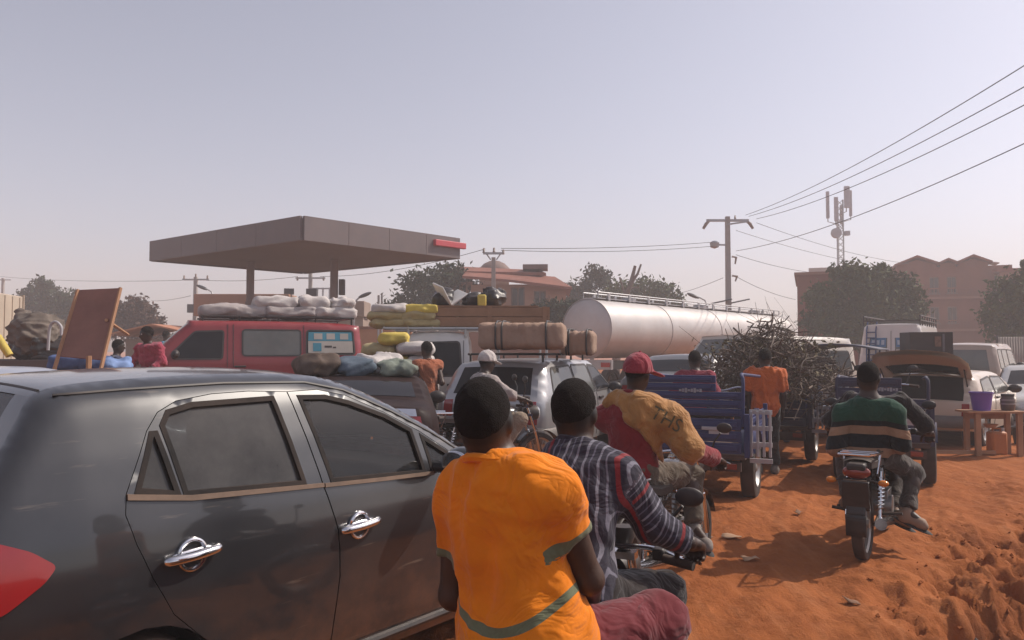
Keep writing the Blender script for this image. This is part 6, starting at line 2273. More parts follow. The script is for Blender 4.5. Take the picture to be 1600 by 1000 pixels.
    hb_o = MB().tube(catmull([(2.3, -.40, 1.08), (2.42, -.2, 1.10), (2.46, 0, 1.05), (2.42, .2, 1.10), (2.3, .40, 1.08)], 4), .013, 8).build('handlebar', CHROME, t)
    for s in (-1, 1):
        MB().tube([(2.36, s * .30, 1.09), (2.29, s * .42, 1.08)], .019, 8).build('grip', RUBBER, hb_o)
        m_ = MB().tube([(2.40, s * .26, 1.1), (2.42, s * .32, 1.28)], .008, 6)
        m_.ell((2.42, s * .35, 1.33), (.02, .07, .045), 12, 7)
        m_.build('mirror', BLACKP, hb_o)
    MB().lathe([(0, -.1), (.07, -.08), (.09, .04), (.07, .08), (0, .09)], (2.64, 0, .95), 'X', 18).build('headlamp', CLEARL, t)
    if canopy:
        for x in (.1, 2.3):
            for y in (-hw + .05, hw - .05):
                MB().cyl((x, y, floor), (x, y, 1.62), .018, 8).build('canopy_post', mat, t)
        m_ = MB().grid([[(x, y, 1.62 + .09 * math.sin(math.pi * (y + hw + .1) / (bed_w + .2)) - .02 * (x > 2.5)) for y in np.linspace(-hw - .1, hw + .1, 9)] for x in np.linspace(-.25, 2.75, 8)])
        o = m_.build('canopy', M('blue_grey_tarpaulin', (.10, .11, .15), .7, 0, .25, 3, .2, 10, .3), t, 60)
        o.modifiers.new('thick', 'SOLIDIFY').thickness = .03
    return t


def trike_at(px, py, heading, bed_w=1.2):
    """place so the right rear tyre meets the ground at the photo position"""
    Y = CAM_H * 1200 / (py - 548)
    p = W(px, py, Y)
    d = Vector((math.sin(R(heading)), math.cos(R(heading)), 0))
    r_ = Vector((d.y, -d.x, 0))
    o_ = Vector((p.x, p.y, 0)) - r_ * (bed_w / 2) - d * .5
    return o_, d, r_


o1, d1_, r1_ = trike_at(1176, 778, 24)
tri1 = tricycle('blue cargo tricycle with a tall ribbed rear board and white side grille', o1, 24, BLUEM)
o2, d2_, r2_ = trike_at(1270, 719, 26)
tri2 = tricycle('cargo tricycle buried under a huge tangle of branches', o2, 26, BLUED, upper=0, grille=True)
o3, d3_, r3_ = trike_at(1455, 755, 27, 1.0)
tri3 = tricycle('dark blue cargo tricycle in front of the raised tailgate', o3, 27, BLUED, upper=.36, boards=3, grille=False, bed_w=1.0)
tri4 = tricycle('cargo tricycle with a blue-grey sun canopy beside the tall white van', Vector((5.75, 13.7, 0)), 30, BLUEM, upper=0, grille=False, canopy=True)

# carton standing in the canopied tricycle
m4 = Matrix.Translation(Vector((5.75, 13.7, 0))) @ Matrix.Rotation(R(60), 4, 'Z')
t = thing('carton', 'plain brown carton standing in the canopied tricycle', 'box', m4 @ Vector((.5, -.1, .53)), R(60))
CARD = M('cardboard', (.38, .22, .13), .85, 0, .2, 4, .1, 20)
MB().box((0, 0, .2), (.6, .7, .4)).build('body', CARD, t, smooth=0, bevel=.005)
MB().box((0, 0, .405), (.61, .06, .004)).build('tape', M('packing_tape', (.45, .32, .2), .3), t, smooth=0)

# branches on the second tricycle
rd = np.random.default_rng(44)
mb = MB()
mt2 = Matrix.Translation(o2) @ Matrix.Rotation(R(90 - 26), 4, 'Z')
for k in range(800):
    c = Vector((rd.uniform(-.6, 1.9), rd.normal() * .50 - .08, 0))
    top = 1.2 + .82 * math.exp(-((c.y + .0) / .75) ** 2) - .12 * abs(c.x - .7)
    c.z = rd.uniform(.85, max(.95, top))
    c.y = max(-1.0, min(.95, c.y))
    d = Vector((rd.normal() * .8, rd.normal() * .7, rd.normal() * .42)).normalized()
    L_ = rd.uniform(.25, .62)
    r0 = rd.uniform(.005, .015)
    pts = []
    for q in range(5):
        f = q / 4 - .5
        pts.append(mt2 @ (c + d * L_ * f + Vector((rd.normal(), rd.normal(), rd.normal())) * .045))
    mb.tube(pts, [r0, r0 * .95, r0 * .85, r0 * .7, r0 * .45], 5)
    if k % 3 == 0:
        e = pts[2]
        mb.tube([e, e + Vector((rd.normal(), rd.normal(), rd.normal() + .4)) * .12, e + Vector((rd.normal(), rd.normal(), rd.normal() + .6)) * .22], [r0 * .6, r0 * .4, r0 * .2], 4)
BR = M('branch_bark', (.20, .15, .115), .9, 0, .6, 4.0, .3, 30, .1, col2=(.055, .042, .036))
o = mb.build('branch_load', BR, smooth=60, fix=False)
tag(o, 'tangled heap of cut branches piled on the tricycle', kind='stuff')
# dry leaves still hanging on them
P = np.array([mt2 @ Vector((rd.uniform(-.5, 1.7), max(-.9, min(.9, rd.normal() * .42)), rd.uniform(.85, 1.75))) for _ in range(1800)])
a = rd.normal(size=P.shape)
b = np.cross(a, rd.normal(size=P.shape))
a /= np.linalg.norm(a, axis=1)[:, None]
b /= np.linalg.norm(b, axis=1)[:, None]
s = rd.uniform(.02, .055, (len(P), 1))
Vv = np.stack([P - a * s, P + b * s * .5, P + a * s, P - b * s * .5], 1).reshape(-1, 3)
i = np.arange(len(P)) * 4
o = np_mesh('dry_leaves', Vv, np.stack([i, i + 1, i + 2, i + 3], 1), leaf_mat('dry_leaf', (.16, .13, .07), (.07, .06, .035)))
tag(o, 'dry leaves clinging in the branch heap', kind='stuff')
# white and blue plastic chairs hung at its side
p = mt2 @ Vector((.35, -.86, .80))
t = thing('plastic_stool', 'pale blue plastic stool hung on the side of the branch tricycle', 'stool', p, R(64))
STB = M('pale_blue_plastic', (.30, .37, .50), .5, 0, .2, 4, 0, 5, .25)
MB().box((0, 0, .0), (.34, .3, .03)).build('seat', STB, t, bevel=.01)
for x in (-.14, .14):
    for y in (-.12, .12):
        MB().tube([(x, y, 0), (x * 1.2, y * 1.2, .34)], .018, 6).build('leg', STB, t)
MB().tube(catmull([(-.1, -.2, .35), (-.16, -.26, .1), (0, -.28, -.12), (.2, -.24, -.05)], 4), .022, 8).build('strap', WHITEM, t)

# table with bucket, jar; jerrycan and pail underneath
TW = M('table_wood', (.42, .21, .11), .8, 0, .3, 4, .2, 20, .3)
tp = W(1530, 706, 12.0)
tx, ty = tp.x, 11.7
t = thing('wooden_table', 'rough wooden table holding the purple bucket beside the open hatchback', 'table', (tx, ty, 0), R(-4))
for k in range(3):
    MB().box((0, -.14 + .14 * k, .66), (.84, .13, .03)).build('plank', TW, t, smooth=0, bevel=.004)
for x in (-.27, .33):
    for y in (-.16, .16):
        MB().box((x, y, .32), (.075, .06, .645)).build('leg', TW, t, smooth=0, bevel=.004)
MB().box((-.55, -.1, .055), (1.1, .07, .05)).build('foot_rail', TW, t, smooth=0)
MB().box((.03, .16, .58), (.6, .03, .09)).build('apron', TW, t, smooth=0)


def bucket(name, label, loc, r0, r1, h, mat, lid=None, group=None):
    t = thing(name, label, 'bucket', loc, 0, group)
    MB().lathe([(0, 0), (r0, 0), (r1, h), (r1 + .012, h), (r1 + .012, h - .02), (r1 - .006, h - .02), (r1 - .012, h - .01), (r0 - .01, .02), (0, .02)], n=24).build('body', mat, t, 50)
    MB().tube([(r1 * math.cos(a), r1 * .25, h - .02 - .1 * math.sin(a)) for a in np.linspace(0, math.pi, 14)], .005, 5).build('handle', CHROME, t)
    if lid:
        MB().lathe([(0, h + .02), (r1 * .9, h + .02), (r1 + .018, h + .012), (r1 + .018, h - .012)], n=24).build('lid', lid, t)
    return t


PURP = M('purple_plastic', (.16, .08, .38), .35, 0, .2, 3, 0, 5, .3)
bucket('bucket', 'purple bucket with a pale rim on the wooden table', (tx - .13, ty, .675), .12, .155, .28, PURP, None)
bucket('bucket', 'black pail on the ground right of the table', (tx + .66, ty + .05, 0), .13, .17, .28, BLACKP)
bucket('bucket', 'dark pail at the right edge beyond the table', (tx + 1.35, ty + 1.3, 0), .13, .17, .3, BLACKP)
t = thing('jar', 'dark striped jar at the right end of the table', 'jar', (tx + .27, ty, .675))
MB().lathe([(0, 0), (.085, 0), (.095, .03), (.10, .15), (.085, .2), (.085, .22)], n=20).build('body', M('jar_brown', (.11, .075, .065), .3), t, 40)
for z in (.10, .16):
    MB().lathe([(.1, z - .012), (.104, z), (.1, z + .012)], n=20).build('label_band', M('band_grey', (.3, .25, .24), .6), t)
MB().lathe([(.09, .215), (.09, .25), (0, .255)], n=20).build('lid', BLACKP, t)
t = thing('jerrycan', 'orange jerrycan standing under the table', 'jerrycan', (tx + .1, ty + .02, 0))
ORG = M('orange_plastic', (.52, .16, .035), .5, 0, .25, 4, 0, 5, .25)
MB().box((0, 0, .18), (.25, .18, .36)).build('body', ORG, t, bevel=.04)
MB().tube([(-.06, 0, .36), (-.06, 0, .40), (.06, 0, .40), (.06, 0, .36)], .015, 6).build('handle', ORG, t)
MB().cyl((.09, 0, .35), (.09, 0, .41), .025, 10).build('cap', WHITEM, t)
t = thing('bowl', 'small pale bowl set on the orange jerrycan', 'bowl', (tx + .0, ty - .0, .42))
MB().lathe([(0, 0), (.06, 0), (.1, .05), (.105, .05), (.06, -.005), (0, -.005)], n=18).build('body', TW, t)

# dark carton on top of the raised tailgate
hm4 = Matrix.Translation(hloc) @ Matrix.Rotation(R(90 - 43), 4, 'Z')
cb = W(1447, 549, 13.15)
cb.z = 1.235
t = thing('speaker_box', 'big dark box standing on the roof above the raised tailgate', 'box', (cb.x, cb.y, cb.z), R(-6))
DK = M('dark_box', (.04, .034, .036), .6, 0, .3, 4, 0, 5, .3)
MB().box((0, 0, .33), (.69, .45, .66)).build('body', DK, t, smooth=0, bevel=.008)
MB().box((.10, -.229, .50), (.10, .006, .17)).build('label', M('worn_label', (.22, .13, .10), .7, 0, .5, 14), t, smooth=0)
MB().box((.19, -.229, .48), (.035, .006, .30)).build('tape_strip', M('grey_strip', (.14, .13, .15), .5), t, smooth=0)

# left side: tilted board in its frame, handcart load and bundles
bp = [W(122, 453, 9.2), W(187, 450, 9.0), W(160, 562, 8.6), W(90, 556, 8.8)]
base = Vector((bp[3].x + .3, 8.8, 0))
t = thing('leaning_board', 'reddish brown wooden board tilted in a stick frame at left', 'board', base)
BRD = M('brown_board', (.27, .12, .09), .75, 0, .3, 2.5, .2, 14, .25)
m_ = MB()
nn = (bp[1] - bp[0]).cross(bp[3] - bp[0]).normalized() * .02
m_.add([p - base for p in bp] + [p - base + nn for p in bp], [(0, 1, 2, 3), (7, 6, 5, 4), (0, 4, 5, 1), (1, 5, 6, 2), (2, 6, 7, 3), (3, 7, 4, 0)])
m_.build('panel', BRD, t, smooth=0)
for a, b in ((bp[1] + Vector((.01, 0, .0)), W(154, 592, 8.5)), (bp[0], W(84, 580, 8.7))):
    a2 = a - base
    e = (b - base)
    e2 = a2 + (e - a2) * ((a2.z - .05) / max(a2.z - e.z, .01))
    MB().tube([a2, e2], .022, 6).build('frame_stick', TW, t)
MB().tube([W(139, 556, 8.55) - base, Vector((W(139, 592, 8.5) - base).xy.to_3d())], .03, 6).build('frame_stick', TW, t)
MB().tube([W(166, 500, 8.8) - base, W(200, 523, 10.0) - base], .02, 6).build('brace', TW, t)

PKT = paint('dark_pickup_paint', (.05, .042, .045), .4)
t = thing('handcart', 'dark high-sided cart piled with scrap left of the board', 'cart', (-8.0, 12.6, 0), R(4))
for k in range(4):
    MB().box((0, -.7, .75 + .2 * k), (3.2, .04, .18)).build('side_board', PKT, t, smooth=0, bevel=.01)
    MB().box((0, .7, .75 + .2 * k), (3.2, .04, .18)).build('side_board', PKT, t, smooth=0, bevel=.01)
for x in (-1.6, 1.6):
    MB().box((x, 0, 1.05), (.04, 1.36, .8)).build('end_board', PKT, t, smooth=0)
MB().box((0, 0, .62), (3.2, 1.36, .06)).build('deck', RUSTY, t, smooth=0)
for x in (-1.0, 1.0):
    MB().cyl((x, -.6, .33), (x, .6, .33), .04, 8).box((x, 0, .48), (.1, .9, .3)).build('axle', BLACKMETAL, t)
    for y in (-.62, .62):
        MB().lathe(tyre_profile(.33, .14, .2), (x, y, .33), 'Y', 24).build('wheel', RUBBER, t)
SCR = M('scrap_load', (.15, .125, .105), .85, 0, .5, 3, .4, 14, .3)
for k, (px, py, s, lab) in enumerate(((62, 527, (.75, .7, .75), 'big grey-brown bale on the dark cart nearest the board'), (80, 552, (.6, .6, .5), 'dark bale low on the dark cart beside the board'), (45, 545, (.5, .6, .45), 'dark round bale at the middle of the dark cart'))):
    p = W(px, py, 12.3)
    sack(lab, (p.x, p.y, p.z), s, .3 * k, SCR if k == 0 else BAG, 'bales on the dark cart', 130 + k, 'bale', 0, 'bale', .04)
p = W(88, 512, 11.9)
t = thing('hooked_pipe', 'bent white pipe curling out of the bale beside the board', 'pipe', p)
MB().tube(catmull([(-.12, 0, -.35), (-.10, 0, .0), (-.02, 0, .09), (.07, 0, .02), (.08, 0, -.12)], 5), .022, 8).build('bend', WHITEM, t)
p = W(6, 541, 11.4)
t = thing('yellow_tube', 'slanting yellow tube at the far left edge', 'tube', p)
MB().tube([(-.1, 0, .14), (.09, 0, -.14)], [.06, .055], 12).build('body', SACKY, t)
BLUEB = M('blue_bundle_cloth', (.07, .13, .30), .8, 0, .4, 5, .3, 20, .2)
BLUEL = M('light_blue_cloth', (.20, .32, .60), .8, 0, .3, 5, .3, 20, .2)
for k, (px, py, s, mt, lab) in enumerate(((118, 566, (.55, .4, .22), BLUEB, 'dark blue bundle under the left foot of the board'), (150, 570, (.4, .4, .2), BLUEB, 'dark blue bundle between the board legs'), (184, 571, (.30, .3, .16), BLUEL, 'light blue bundle right of the board'))):
    p = W(px, py, 9.4)
    sack(lab, (p.x, p.y, p.z), s, .2 * k, mt, 'cloth bundles under the board', 140 + k, 'bundle', 0, 'bundle', .02)
t = thing('market_stand', 'plank stand carrying the blue bundles under the board', 'stand', (-5.2, 9.5, 0))
MB().box((0, 0, 1.26), (1.4, .8, .04)).build('top', WOODB, t, smooth=0)
for x in (-.6, .6):
    for y in (-.35, .35):
        MB().box((x, y, .62), (.06, .06, 1.24)).build('leg', WOODB, t, smooth=0)

# ================================================================== PEOPLE
SKIN = M('dark_brown_skin', (.066, .034, .023), .5, 0, .25, 9, .08, 60, 0, spec=.45)
SKIN2 = M('deep_brown_skin', (.05, .027, .019), .5, 0, .25, 9, .08, 60, 0, spec=.45)
HAIR = M('cropped_black_hair', (.016, .013, .012), .95, 0, .4, 40, .9, 260, .05, spec=.2)
EYEW = M('eye_white', (.55, .52, .48), .2)
SHOE = M('tan_shoe', (.30, .20, .14), .7, 0, .25, 9, .1, 40, .3)
SHOEG = M('grey_shoe', (.22, .20, .18), .8, 0, .3, 9, .1, 40, .3)
SOLE = M('shoe_sole', (.03, .028, .027), .8)


def stubble(m):
    """cropped hair fading into the skin: the mesh attribute 'band' is 1 on the scalp and 0 on bare skin"""
    nt = m.node_tree
    b = nt.nodes['Principled BSDF']
    old = b.inputs['Base Color'].links[0].from_socket
    at = N(nt, 'ShaderNodeAttribute', attribute_name='band')
    nt.links.new(mixc(nt, at.outputs['Fac'], old, (.016, .013, .012)), b.inputs['Base Color'])


stubble(SKIN)
stubble(SKIN2)


def nv(v):
    v = Vector(v)
    return v.normalized()


def frame(J):
    up = nv(J['neck'] - J['pel'])
    rt = J['shR'] - J['shL']
    rt = nv(rt - up * rt.dot(up))
    return rt, nv(up.cross(rt)), up


def mcol(a, b, c):
    return np.array([[a[i], b[i], c[i]] for i in range(3)], np.float32)


def torso_prims(J, e, clip=(), k=.05, wide=1.0, low=True):
    rt, fw, up = frame(J)
    Rm = mcol(rt, fw, up)
    pel, neck = J['pel'], J['neck']
    ch, be = pel.lerp(neck, .68), pel.lerp(neck, .34)
    P = [dict(t='ell', c=ch - fw * .005, r=(.152 * wide + e, .108 + e, .21 + e), R=Rm, k=k, clip=clip),
         dict(t='ell', c=be, r=(.138 * wide + e, .102 + e, .20 + e), R=Rm, k=k, clip=clip)]
    if low:
        P.append(dict(t='ell', c=pel - fw * .01, r=(.160 * wide + e, .125 + e, .14 + e), R=Rm, k=k, clip=clip))
    for s in ('L', 'R'):
        sh = J['sh' + s]
        P.append(dict(t='cone', a=sh - up * .005, b=ch + up * .04, r1=.062 + e * .9, r2=.085 + e, k=k, clip=clip))
        P.append(dict(t='cone', a=sh, b=neck - up * .035, r1=.055 + e * .9, r2=.058 + e * .8, k=k, clip=clip))
    return P


def limb(a, b, r1, r2, e, f0=0.0, f1=1.0, k=.03, cut=True):
    """tapered limb part between fractions f0..f1, its end cut square"""
    a, b = Vector(a), Vector(b)
    ax = nv(b - a)
    p, q = a.lerp(b, f0), a.lerp(b, f1)
    clip = []
    if cut and f1 < 1.0:
        clip.append((q, ax))
    qq = q + ax * .03 if cut and f1 < 1.0 else q
    return dict(t='cone', a=p, b=qq, r1=r1 + (r2 - r1) * f0 + e, r2=r1 + (r2 - r1) * f1 + e, k=k, clip=tuple(clip))


def head_frame(J):
    fd = nv(J['face'])
    up = nv(J['head'] - J['neck'] * .65 - (J['head'] - Vector((0, 0, .2))) * .35)
    fd = nv(fd - up * fd.dot(up))
    return nv(fd.cross(up)), fd, up


def head_prims(J, e=0.0):
    rt, fd, up = head_frame(J)
    Rm = mcol(rt, fd, up)
    h = J['head']
    P = [dict(t='ell', c=h + up * .012, r=(.073 + e, .094 + e, .110 + e), R=Rm, k=.0),
         dict(t='ell', c=h - fd * .018 + up * .03, r=(.0735 + e, .086 + e, .086 + e), R=Rm, k=.02)]
    if e == 0:
        P += [dict(t='ell', c=h + fd * .028 - up * .062, r=(.056, .062, .056), R=Rm, k=.03),
              dict(t='cone', a=h + fd * .090 + up * .012, b=h + fd * .108 - up * .026, r1=.010, r2=.017, k=.014),
              dict(t='ell', c=h + fd * .086 - up * .058, r=(.026, .012, .012), R=Rm, k=.012),
              dict(t='ell', c=h + fd * .084 + up * .036, r=(.055, .012, .010), R=Rm, k=.015)]
        for s in (-1, 1):
            P.append(dict(t='ell', c=h + rt * s * .075 - fd * .005 - up * .008, r=(.011, .022, .033), R=Rm, k=.008))
        P.append(dict(t='cone', a=J['neck'] - up * .03, b=h - up * .05 - fd * .012, r1=.058, r2=.050, k=.04))
    return P


def hand_prims(w, dr, pn, curl, side):
    """palm, four bent fingers of different length and a thumb from the palm's side. dr: wrist->knuckles, pn: towards the palm"""
    dr = nv(dr)
    pn = nv(pn - dr * pn.dot(dr))
    sd_ = nv(dr.cross(pn)) * side               # towards the thumb
    Rm = mcol(nv(sd_), dr, pn)
    P = [dict(t='sbox', c=w + dr * .048, r=(.041, .052, .016), R=Rm, round=.014, k=.012),
         dict(t='cone', a=w - dr * .02, b=w + dr * .03, r1=.027, r2=.025, k=.02)]
    for q, ln in zip((.030, .010, -.010, -.029), (.92, 1.0, .94, .76)):
        p = w + dr * .094 + sd_ * q
        ang = 0.0
        for i, seg in enumerate((.043, .027, .022)):
            ang += curl * (.9, 1.1, .8)[i]
            d = dr * math.cos(ang) + pn * math.sin(ang)
            e = p + d * seg * ln
            P.append(dict(t='cone', a=p, b=e, r1=.0098 - .001 * i, r2=.0090 - .001 * i, k=.004))
            p = e
    p = w + dr * .028 + sd_ * .034 + pn * .008
    for i, (seg, f) in enumerate(((.042, .35), (.033, .85))):
        d = nv(sd_ * (1 - f) * .9 + dr * .75 + pn * f * (curl + .15) * 1.3)
        e = p + d * seg
        P.append(dict(t='cone', a=p, b=e, r1=.0125 - .0015 * i, r2=.0110 - .0015 * i, k=.006))
        p = e
    return P


def build_sdf(prims, v, folds=None, hollow=None):
    pts = []
    for p in prims:
        if p['t'] == 'cone':
            for q, r_ in ((p['a'], p['r1']), (p['b'], p['r2'])):
                pts += [np.array(q) - r_, np.array(q) + r_]
        else:
            m = max(p['r'])
            pts += [np.array(p['c']) - m, np.array(p['c']) + m]
    pts = np.array(pts)
    s = SDF(pts.min(0), pts.max(0), v)
    for p in prims:
        s.prim(p)
    if folds:
        for f in folds:
            s.folds(*f)
    return s


def person(label, J, outfit, v, skin=SKIN, group=None):
    base = Vector((J['pel'].x, J['pel'].y, min(J['anL'].z, J['anR'].z) - .08))
    t = thing('person', label, 'person', base, 0, group)
    rt, fw, up = frame(J)
    # --- the body: one continuous skin
    P = torso_prims(J, -.006) + head_prims(J)
    for s in ('L', 'R'):
        P += [limb(J['sh' + s], J['el' + s], .052, .040, 0), limb(J['el' + s], J['wr' + s], .041, .027, 0, k=.025),
              limb(J['hip' + s], J['kn' + s], .082, .056, 0, k=.05), limb(J['kn' + s], J['an' + s], .054, .034, 0, k=.03),
              dict(t='ell', c=J['kn' + s].lerp(J['an' + s], .3) - fw * .012, r=(.05, .05, .09), k=.04),
              limb(J['an' + s], J['to' + s], .036, .026, 0, k=.02)]
    s_ = build_sdf(P, v)
    V, Q = s_.mesh()
    Vs, Qs = [V], [Q]
    n = len(V)
    for s in ('L', 'R'):
        fore = J['wr' + s] - J['el' + s]
        dr = J.get('hd' + s, fore)
        hp = hand_prims(J['wr' + s], Vector(dr), Vector(J.get('hn' + s, (0, 0, -1))), J.get('curl' + s, .45), (1 if s == 'R' else -1) * J.get('thumb' + s, 1))
        hs = build_sdf(hp, min(v, .0065))
        V2, Q2 = hs.mesh()
        Vs.append(V2)
        Qs.append(Q2 + n)
        n += len(V2)
    hr_, fd, hu = head_frame(J)
    VB = np.concatenate(Vs)
    hh = np.array(J['head'])
    ee = (VB - hh - np.array(hu) * .018 - np.array(fd) * .012) @ np.array(nv(fd * .56 - hu * .80))
    bd = (1 - sstep(.0, .034, ee)) * (1 - sstep(.13, .16, np.linalg.norm(VB - hh, axis=1)))
    np_mesh('body', VB, np.concatenate(Qs), skin, t, bd, base)
    for q in (-1, 1):
        MB().ell(J['head'] + fd * .083 + hr_ * q * .032 + hu * .012 - base, (.013, .012, .011), 10, 6).build('eye', EYEW, t)
    # --- hair or cap
    h = J['head']
    if 'hair' in outfit:
        hp = head_prims(J, .0050)
        ss = build_sdf(hp, min(v * .8, .008), [(.0015, 120, 5)])
        ss.clip(h + hu * .018 + fd * .012, nv(fd * .56 - hu * .80), .022)
        V, Q = ss.mesh()
        np_mesh('hair', V, Q, outfit['hair'], t, None, base)
    if 'cap' in outfit:
        hp = head_prims(J, .020)
        cd = outfit.get('cap_dir', fd)
        cl = ((h + hu * .012, nv(-hu * .97 + fd * .10)),)
        for p in hp:
            p['clip'] = cl
        cd = nv(Vector(cd) - hu * Vector(cd).dot(hu))
        side = nv(cd.cross(hu))
        hp.append(dict(t='ell', c=h + cd * .125 + hu * .022 - hu * .01, r=(.075, .085, .011), R=mcol(side, nv(cd - hu * .25), nv(hu + cd * .25)), k=.012))
        ss = build_sdf(hp, v * .8, [(.0015, 60, 8)])
        V, Q = ss.mesh()
        o = np_mesh('cap', V, Q, outfit['cap'], t, None, base)
        MB().ell(h + hu * .146 - base - fd * .004, (.010, .010, .006), 10, 6).build('cap_button', outfit['cap'], o)
    # --- shirt / jacket
    for g in outfit.get('tops', ()):
        e = g['e']
        nz = g.get('neck', .0)
        cl = [(J['neck'] + up * nz, nv(up * .95 + fw * g.get('neck_tilt', .25)))]
        hem = J['pel'] - up * g.get('hem', .08)
        cl.append((hem, -up))
        cl += g.get('clips', [])
        P = torso_prims(J, e, tuple(cl), .06, g.get('wide', 1.0))
        for s in g.get('arms', ('L', 'R')):
            sh, el, wr = J['sh' + s], J['el' + s], J['wr' + s]
            f = g['sleeve']
            ex = tuple(g.get('clips', []))
            a_ = limb(sh, el, .056, .048, e * g.get('loose', 1.0) + .004, 0, min(f, 1.0), .04)
            a_['clip'] = a_['clip'] + ex
            P.append(a_)
            if f > 1.0:
                b_ = limb(el, wr, .048, .033, e * .8 + .003, 0, min(f - 1.0, .98), .03)
                b_['clip'] = b_['clip'] + ex
                P.append(b_)
        P += g.get('extra', [])
        ss = build_sdf(P, g.get('v', v), [(g.get('amp', .008), g.get('freq', 16), g.get('seed', 3), tuple(g.get('stretch', (1, 1, 1)))), (g.get('amp', .008) * .5, g.get('freq', 16) * 2.3, g.get('seed', 3) + 1, (1, 1, 1))])
        V, Q = ss.mesh()
        V = relax(V, Q, 1, .4)
        band = g['band'](V) if 'band' in g else None
        o = np_mesh(g.get('name', 'shirt'), V, Q, g['mat'], t, band, base)
        g['obj'] = o
        if 'collar' in g:
            pts = []
            for a in np.linspace(0, 2 * math.pi, 26, endpoint=False):
                rr_ = g.get('collar_r', .078)
                pts.append(J['neck'] + up * (nz + .002) + (rt * math.cos(a) * rr_ * 1.02 + fw * math.sin(a) * rr_) - up * .27 * math.sin(a) * rr_ + up * .006 * math.sin(3 * a + 1) - base)
            MB().tube(pts, g.get('collar_t', .011), 8, closed=True).build('collar', g['collar'], o)
    # --- trousers
    if 'trousers' in outfit:
        g = outfit['trousers']
        e = g.get('e', .014)
        P = []
        Rm = mcol(rt, fw, up)
        P.append(dict(t='ell', c=J['pel'] - fw * .01, r=(.165 + e, .13 + e, .13 + e), R=Rm, k=.04, clip=((J['pel'] + up * .09, up),)))
        for s in ('L', 'R'):
            P.append(limb(J['hip' + s], J['kn' + s], .092, .066, e, k=.05))
            f = g.get('length', .92)
            if f > 0:
                P.append(limb(J['kn' + s], J['an' + s], .062, .050, e, 0, f, .035))
            P.append(dict(t='ell', c=J['kn' + s], r=(.062 + e,) * 3, k=.03))
        ss = build_sdf(P, g.get('v', v), [(g.get('amp', .008), 17, 21, (1, 1, 1)), (.003, 45, 22, (1, 1, 1))])
        V, Q = ss.mesh()
        np_mesh('trousers', relax(V, Q, 1, .4), Q, g['mat'], t, None, base)
    # --- shoes
    if 'shoes' in outfit:
        for s in ('L', 'R'):
            a, b = J['an' + s], J['to' + s]
            d = nv(b - a)
            dn = Vector((d.x, d.y, d.z * .55)).normalized()
            dw = nv(Vector((0, 0, -1)) - dn * Vector((0, 0, -1)).dot(dn))
            P = [dict(t='ell', c=a + dw * .035 - dn * .015, r=(.042, .042, .05), k=.03),
                 dict(t='cone', a=a + dw * .045, b=b + dw * .012, r1=.042, r2=.040, k=.03),
                 dict(t='cone', a=a, b=a + dw * .05, r1=.044, r2=.042, k=.03),
                 dict(t='cone', a=b + dw * .015, b=b + dn * .03 + dw * .022, r1=.040, r2=.028, k=.02)]
            ss = build_sdf(P, min(v, .009))
            V, Q = ss.mesh()
            o = np_mesh('shoe', V, Q, outfit['shoes'], t, None, base)
            m_ = a.lerp(b, .55) + dw * .066
            rot = Matrix([nv(dn.cross(dw)), dn, -dw]).transposed()
            MB().ell(m_ - base, (.046, .155, .016), 16, 6, rot).build('sole', SOLE, o)
    return t


def bl(fr, x, y, z):
    o_, h_ = fr
    d = Vector((math.sin(R(h_)), math.cos(R(h_)), 0))
    r_ = Vector((d.y, -d.x, 0))
    return Vector((o_.x, o_.y, 0)) + d * x + r_ * y + Vector((0, 0, z))


def rider(fr, sx, seat, lean=.06, spread=.24, foot=(-.02, .20, .36), arms='bars', bars=(.34, .33, .96), torso=.46, k=1.0):
    h_ = fr[1]
    d = Vector((math.sin(R(h_)), math.cos(R(h_)), 0))
    J = {}
    J['pel'] = bl(fr, sx, 0, seat + .075)
    J['neck'] = bl(fr, sx + lean, 0, seat + .075 + torso)
    J['head'] = bl(fr, sx + lean + .04, 0, seat + .075 + torso + .165)
    J['face'] = d.copy()
    for s, q in (('L', -1), ('R', 1)):
        J['sh' + s] = bl(fr, sx + lean * .95, q * .185, seat + .075 + torso - .055)
        J['hip' + s] = bl(fr, sx + .02, q * .09, seat + .05)
        J['kn' + s] = bl(fr, sx + .38, q * spread, seat + .0)
        J['an' + s] = bl(fr, foot[0], q * foot[1], foot[2])
        J['to' + s] = bl(fr, foot[0] + .16, q * (foot[1] + .05), foot[2] - .05)
        if arms == 'bars':
            J['wr' + s] = bl(fr, bars[0] - .075, q * (bars[1] + .01), bars[2] + .035)
            J['el' + s] = J['sh' + s].lerp(J['wr' + s], .5) + Vector((0, 0, -.05)) + bl(fr, 0, q * .07, 0) - bl(fr, 0, 0, 0)
            J['hd' + s] = d - Vector((0, 0, .35))
            J['hn' + s] = Vector((0, 0, -1)) + d * .3
            J['curl' + s] = 1.15
        else:
            J['wr' + s] = bl(fr, sx + .30, q * .17, seat + .13)
            J['el' + s] = bl(fr, sx + lean - .02, q * .27, seat + .075 + torso * .42)
            J['hn' + s] = Vector((0, 0, -1))
            J['hd' + s] = d
            J['curl' + s] = .3
    return J


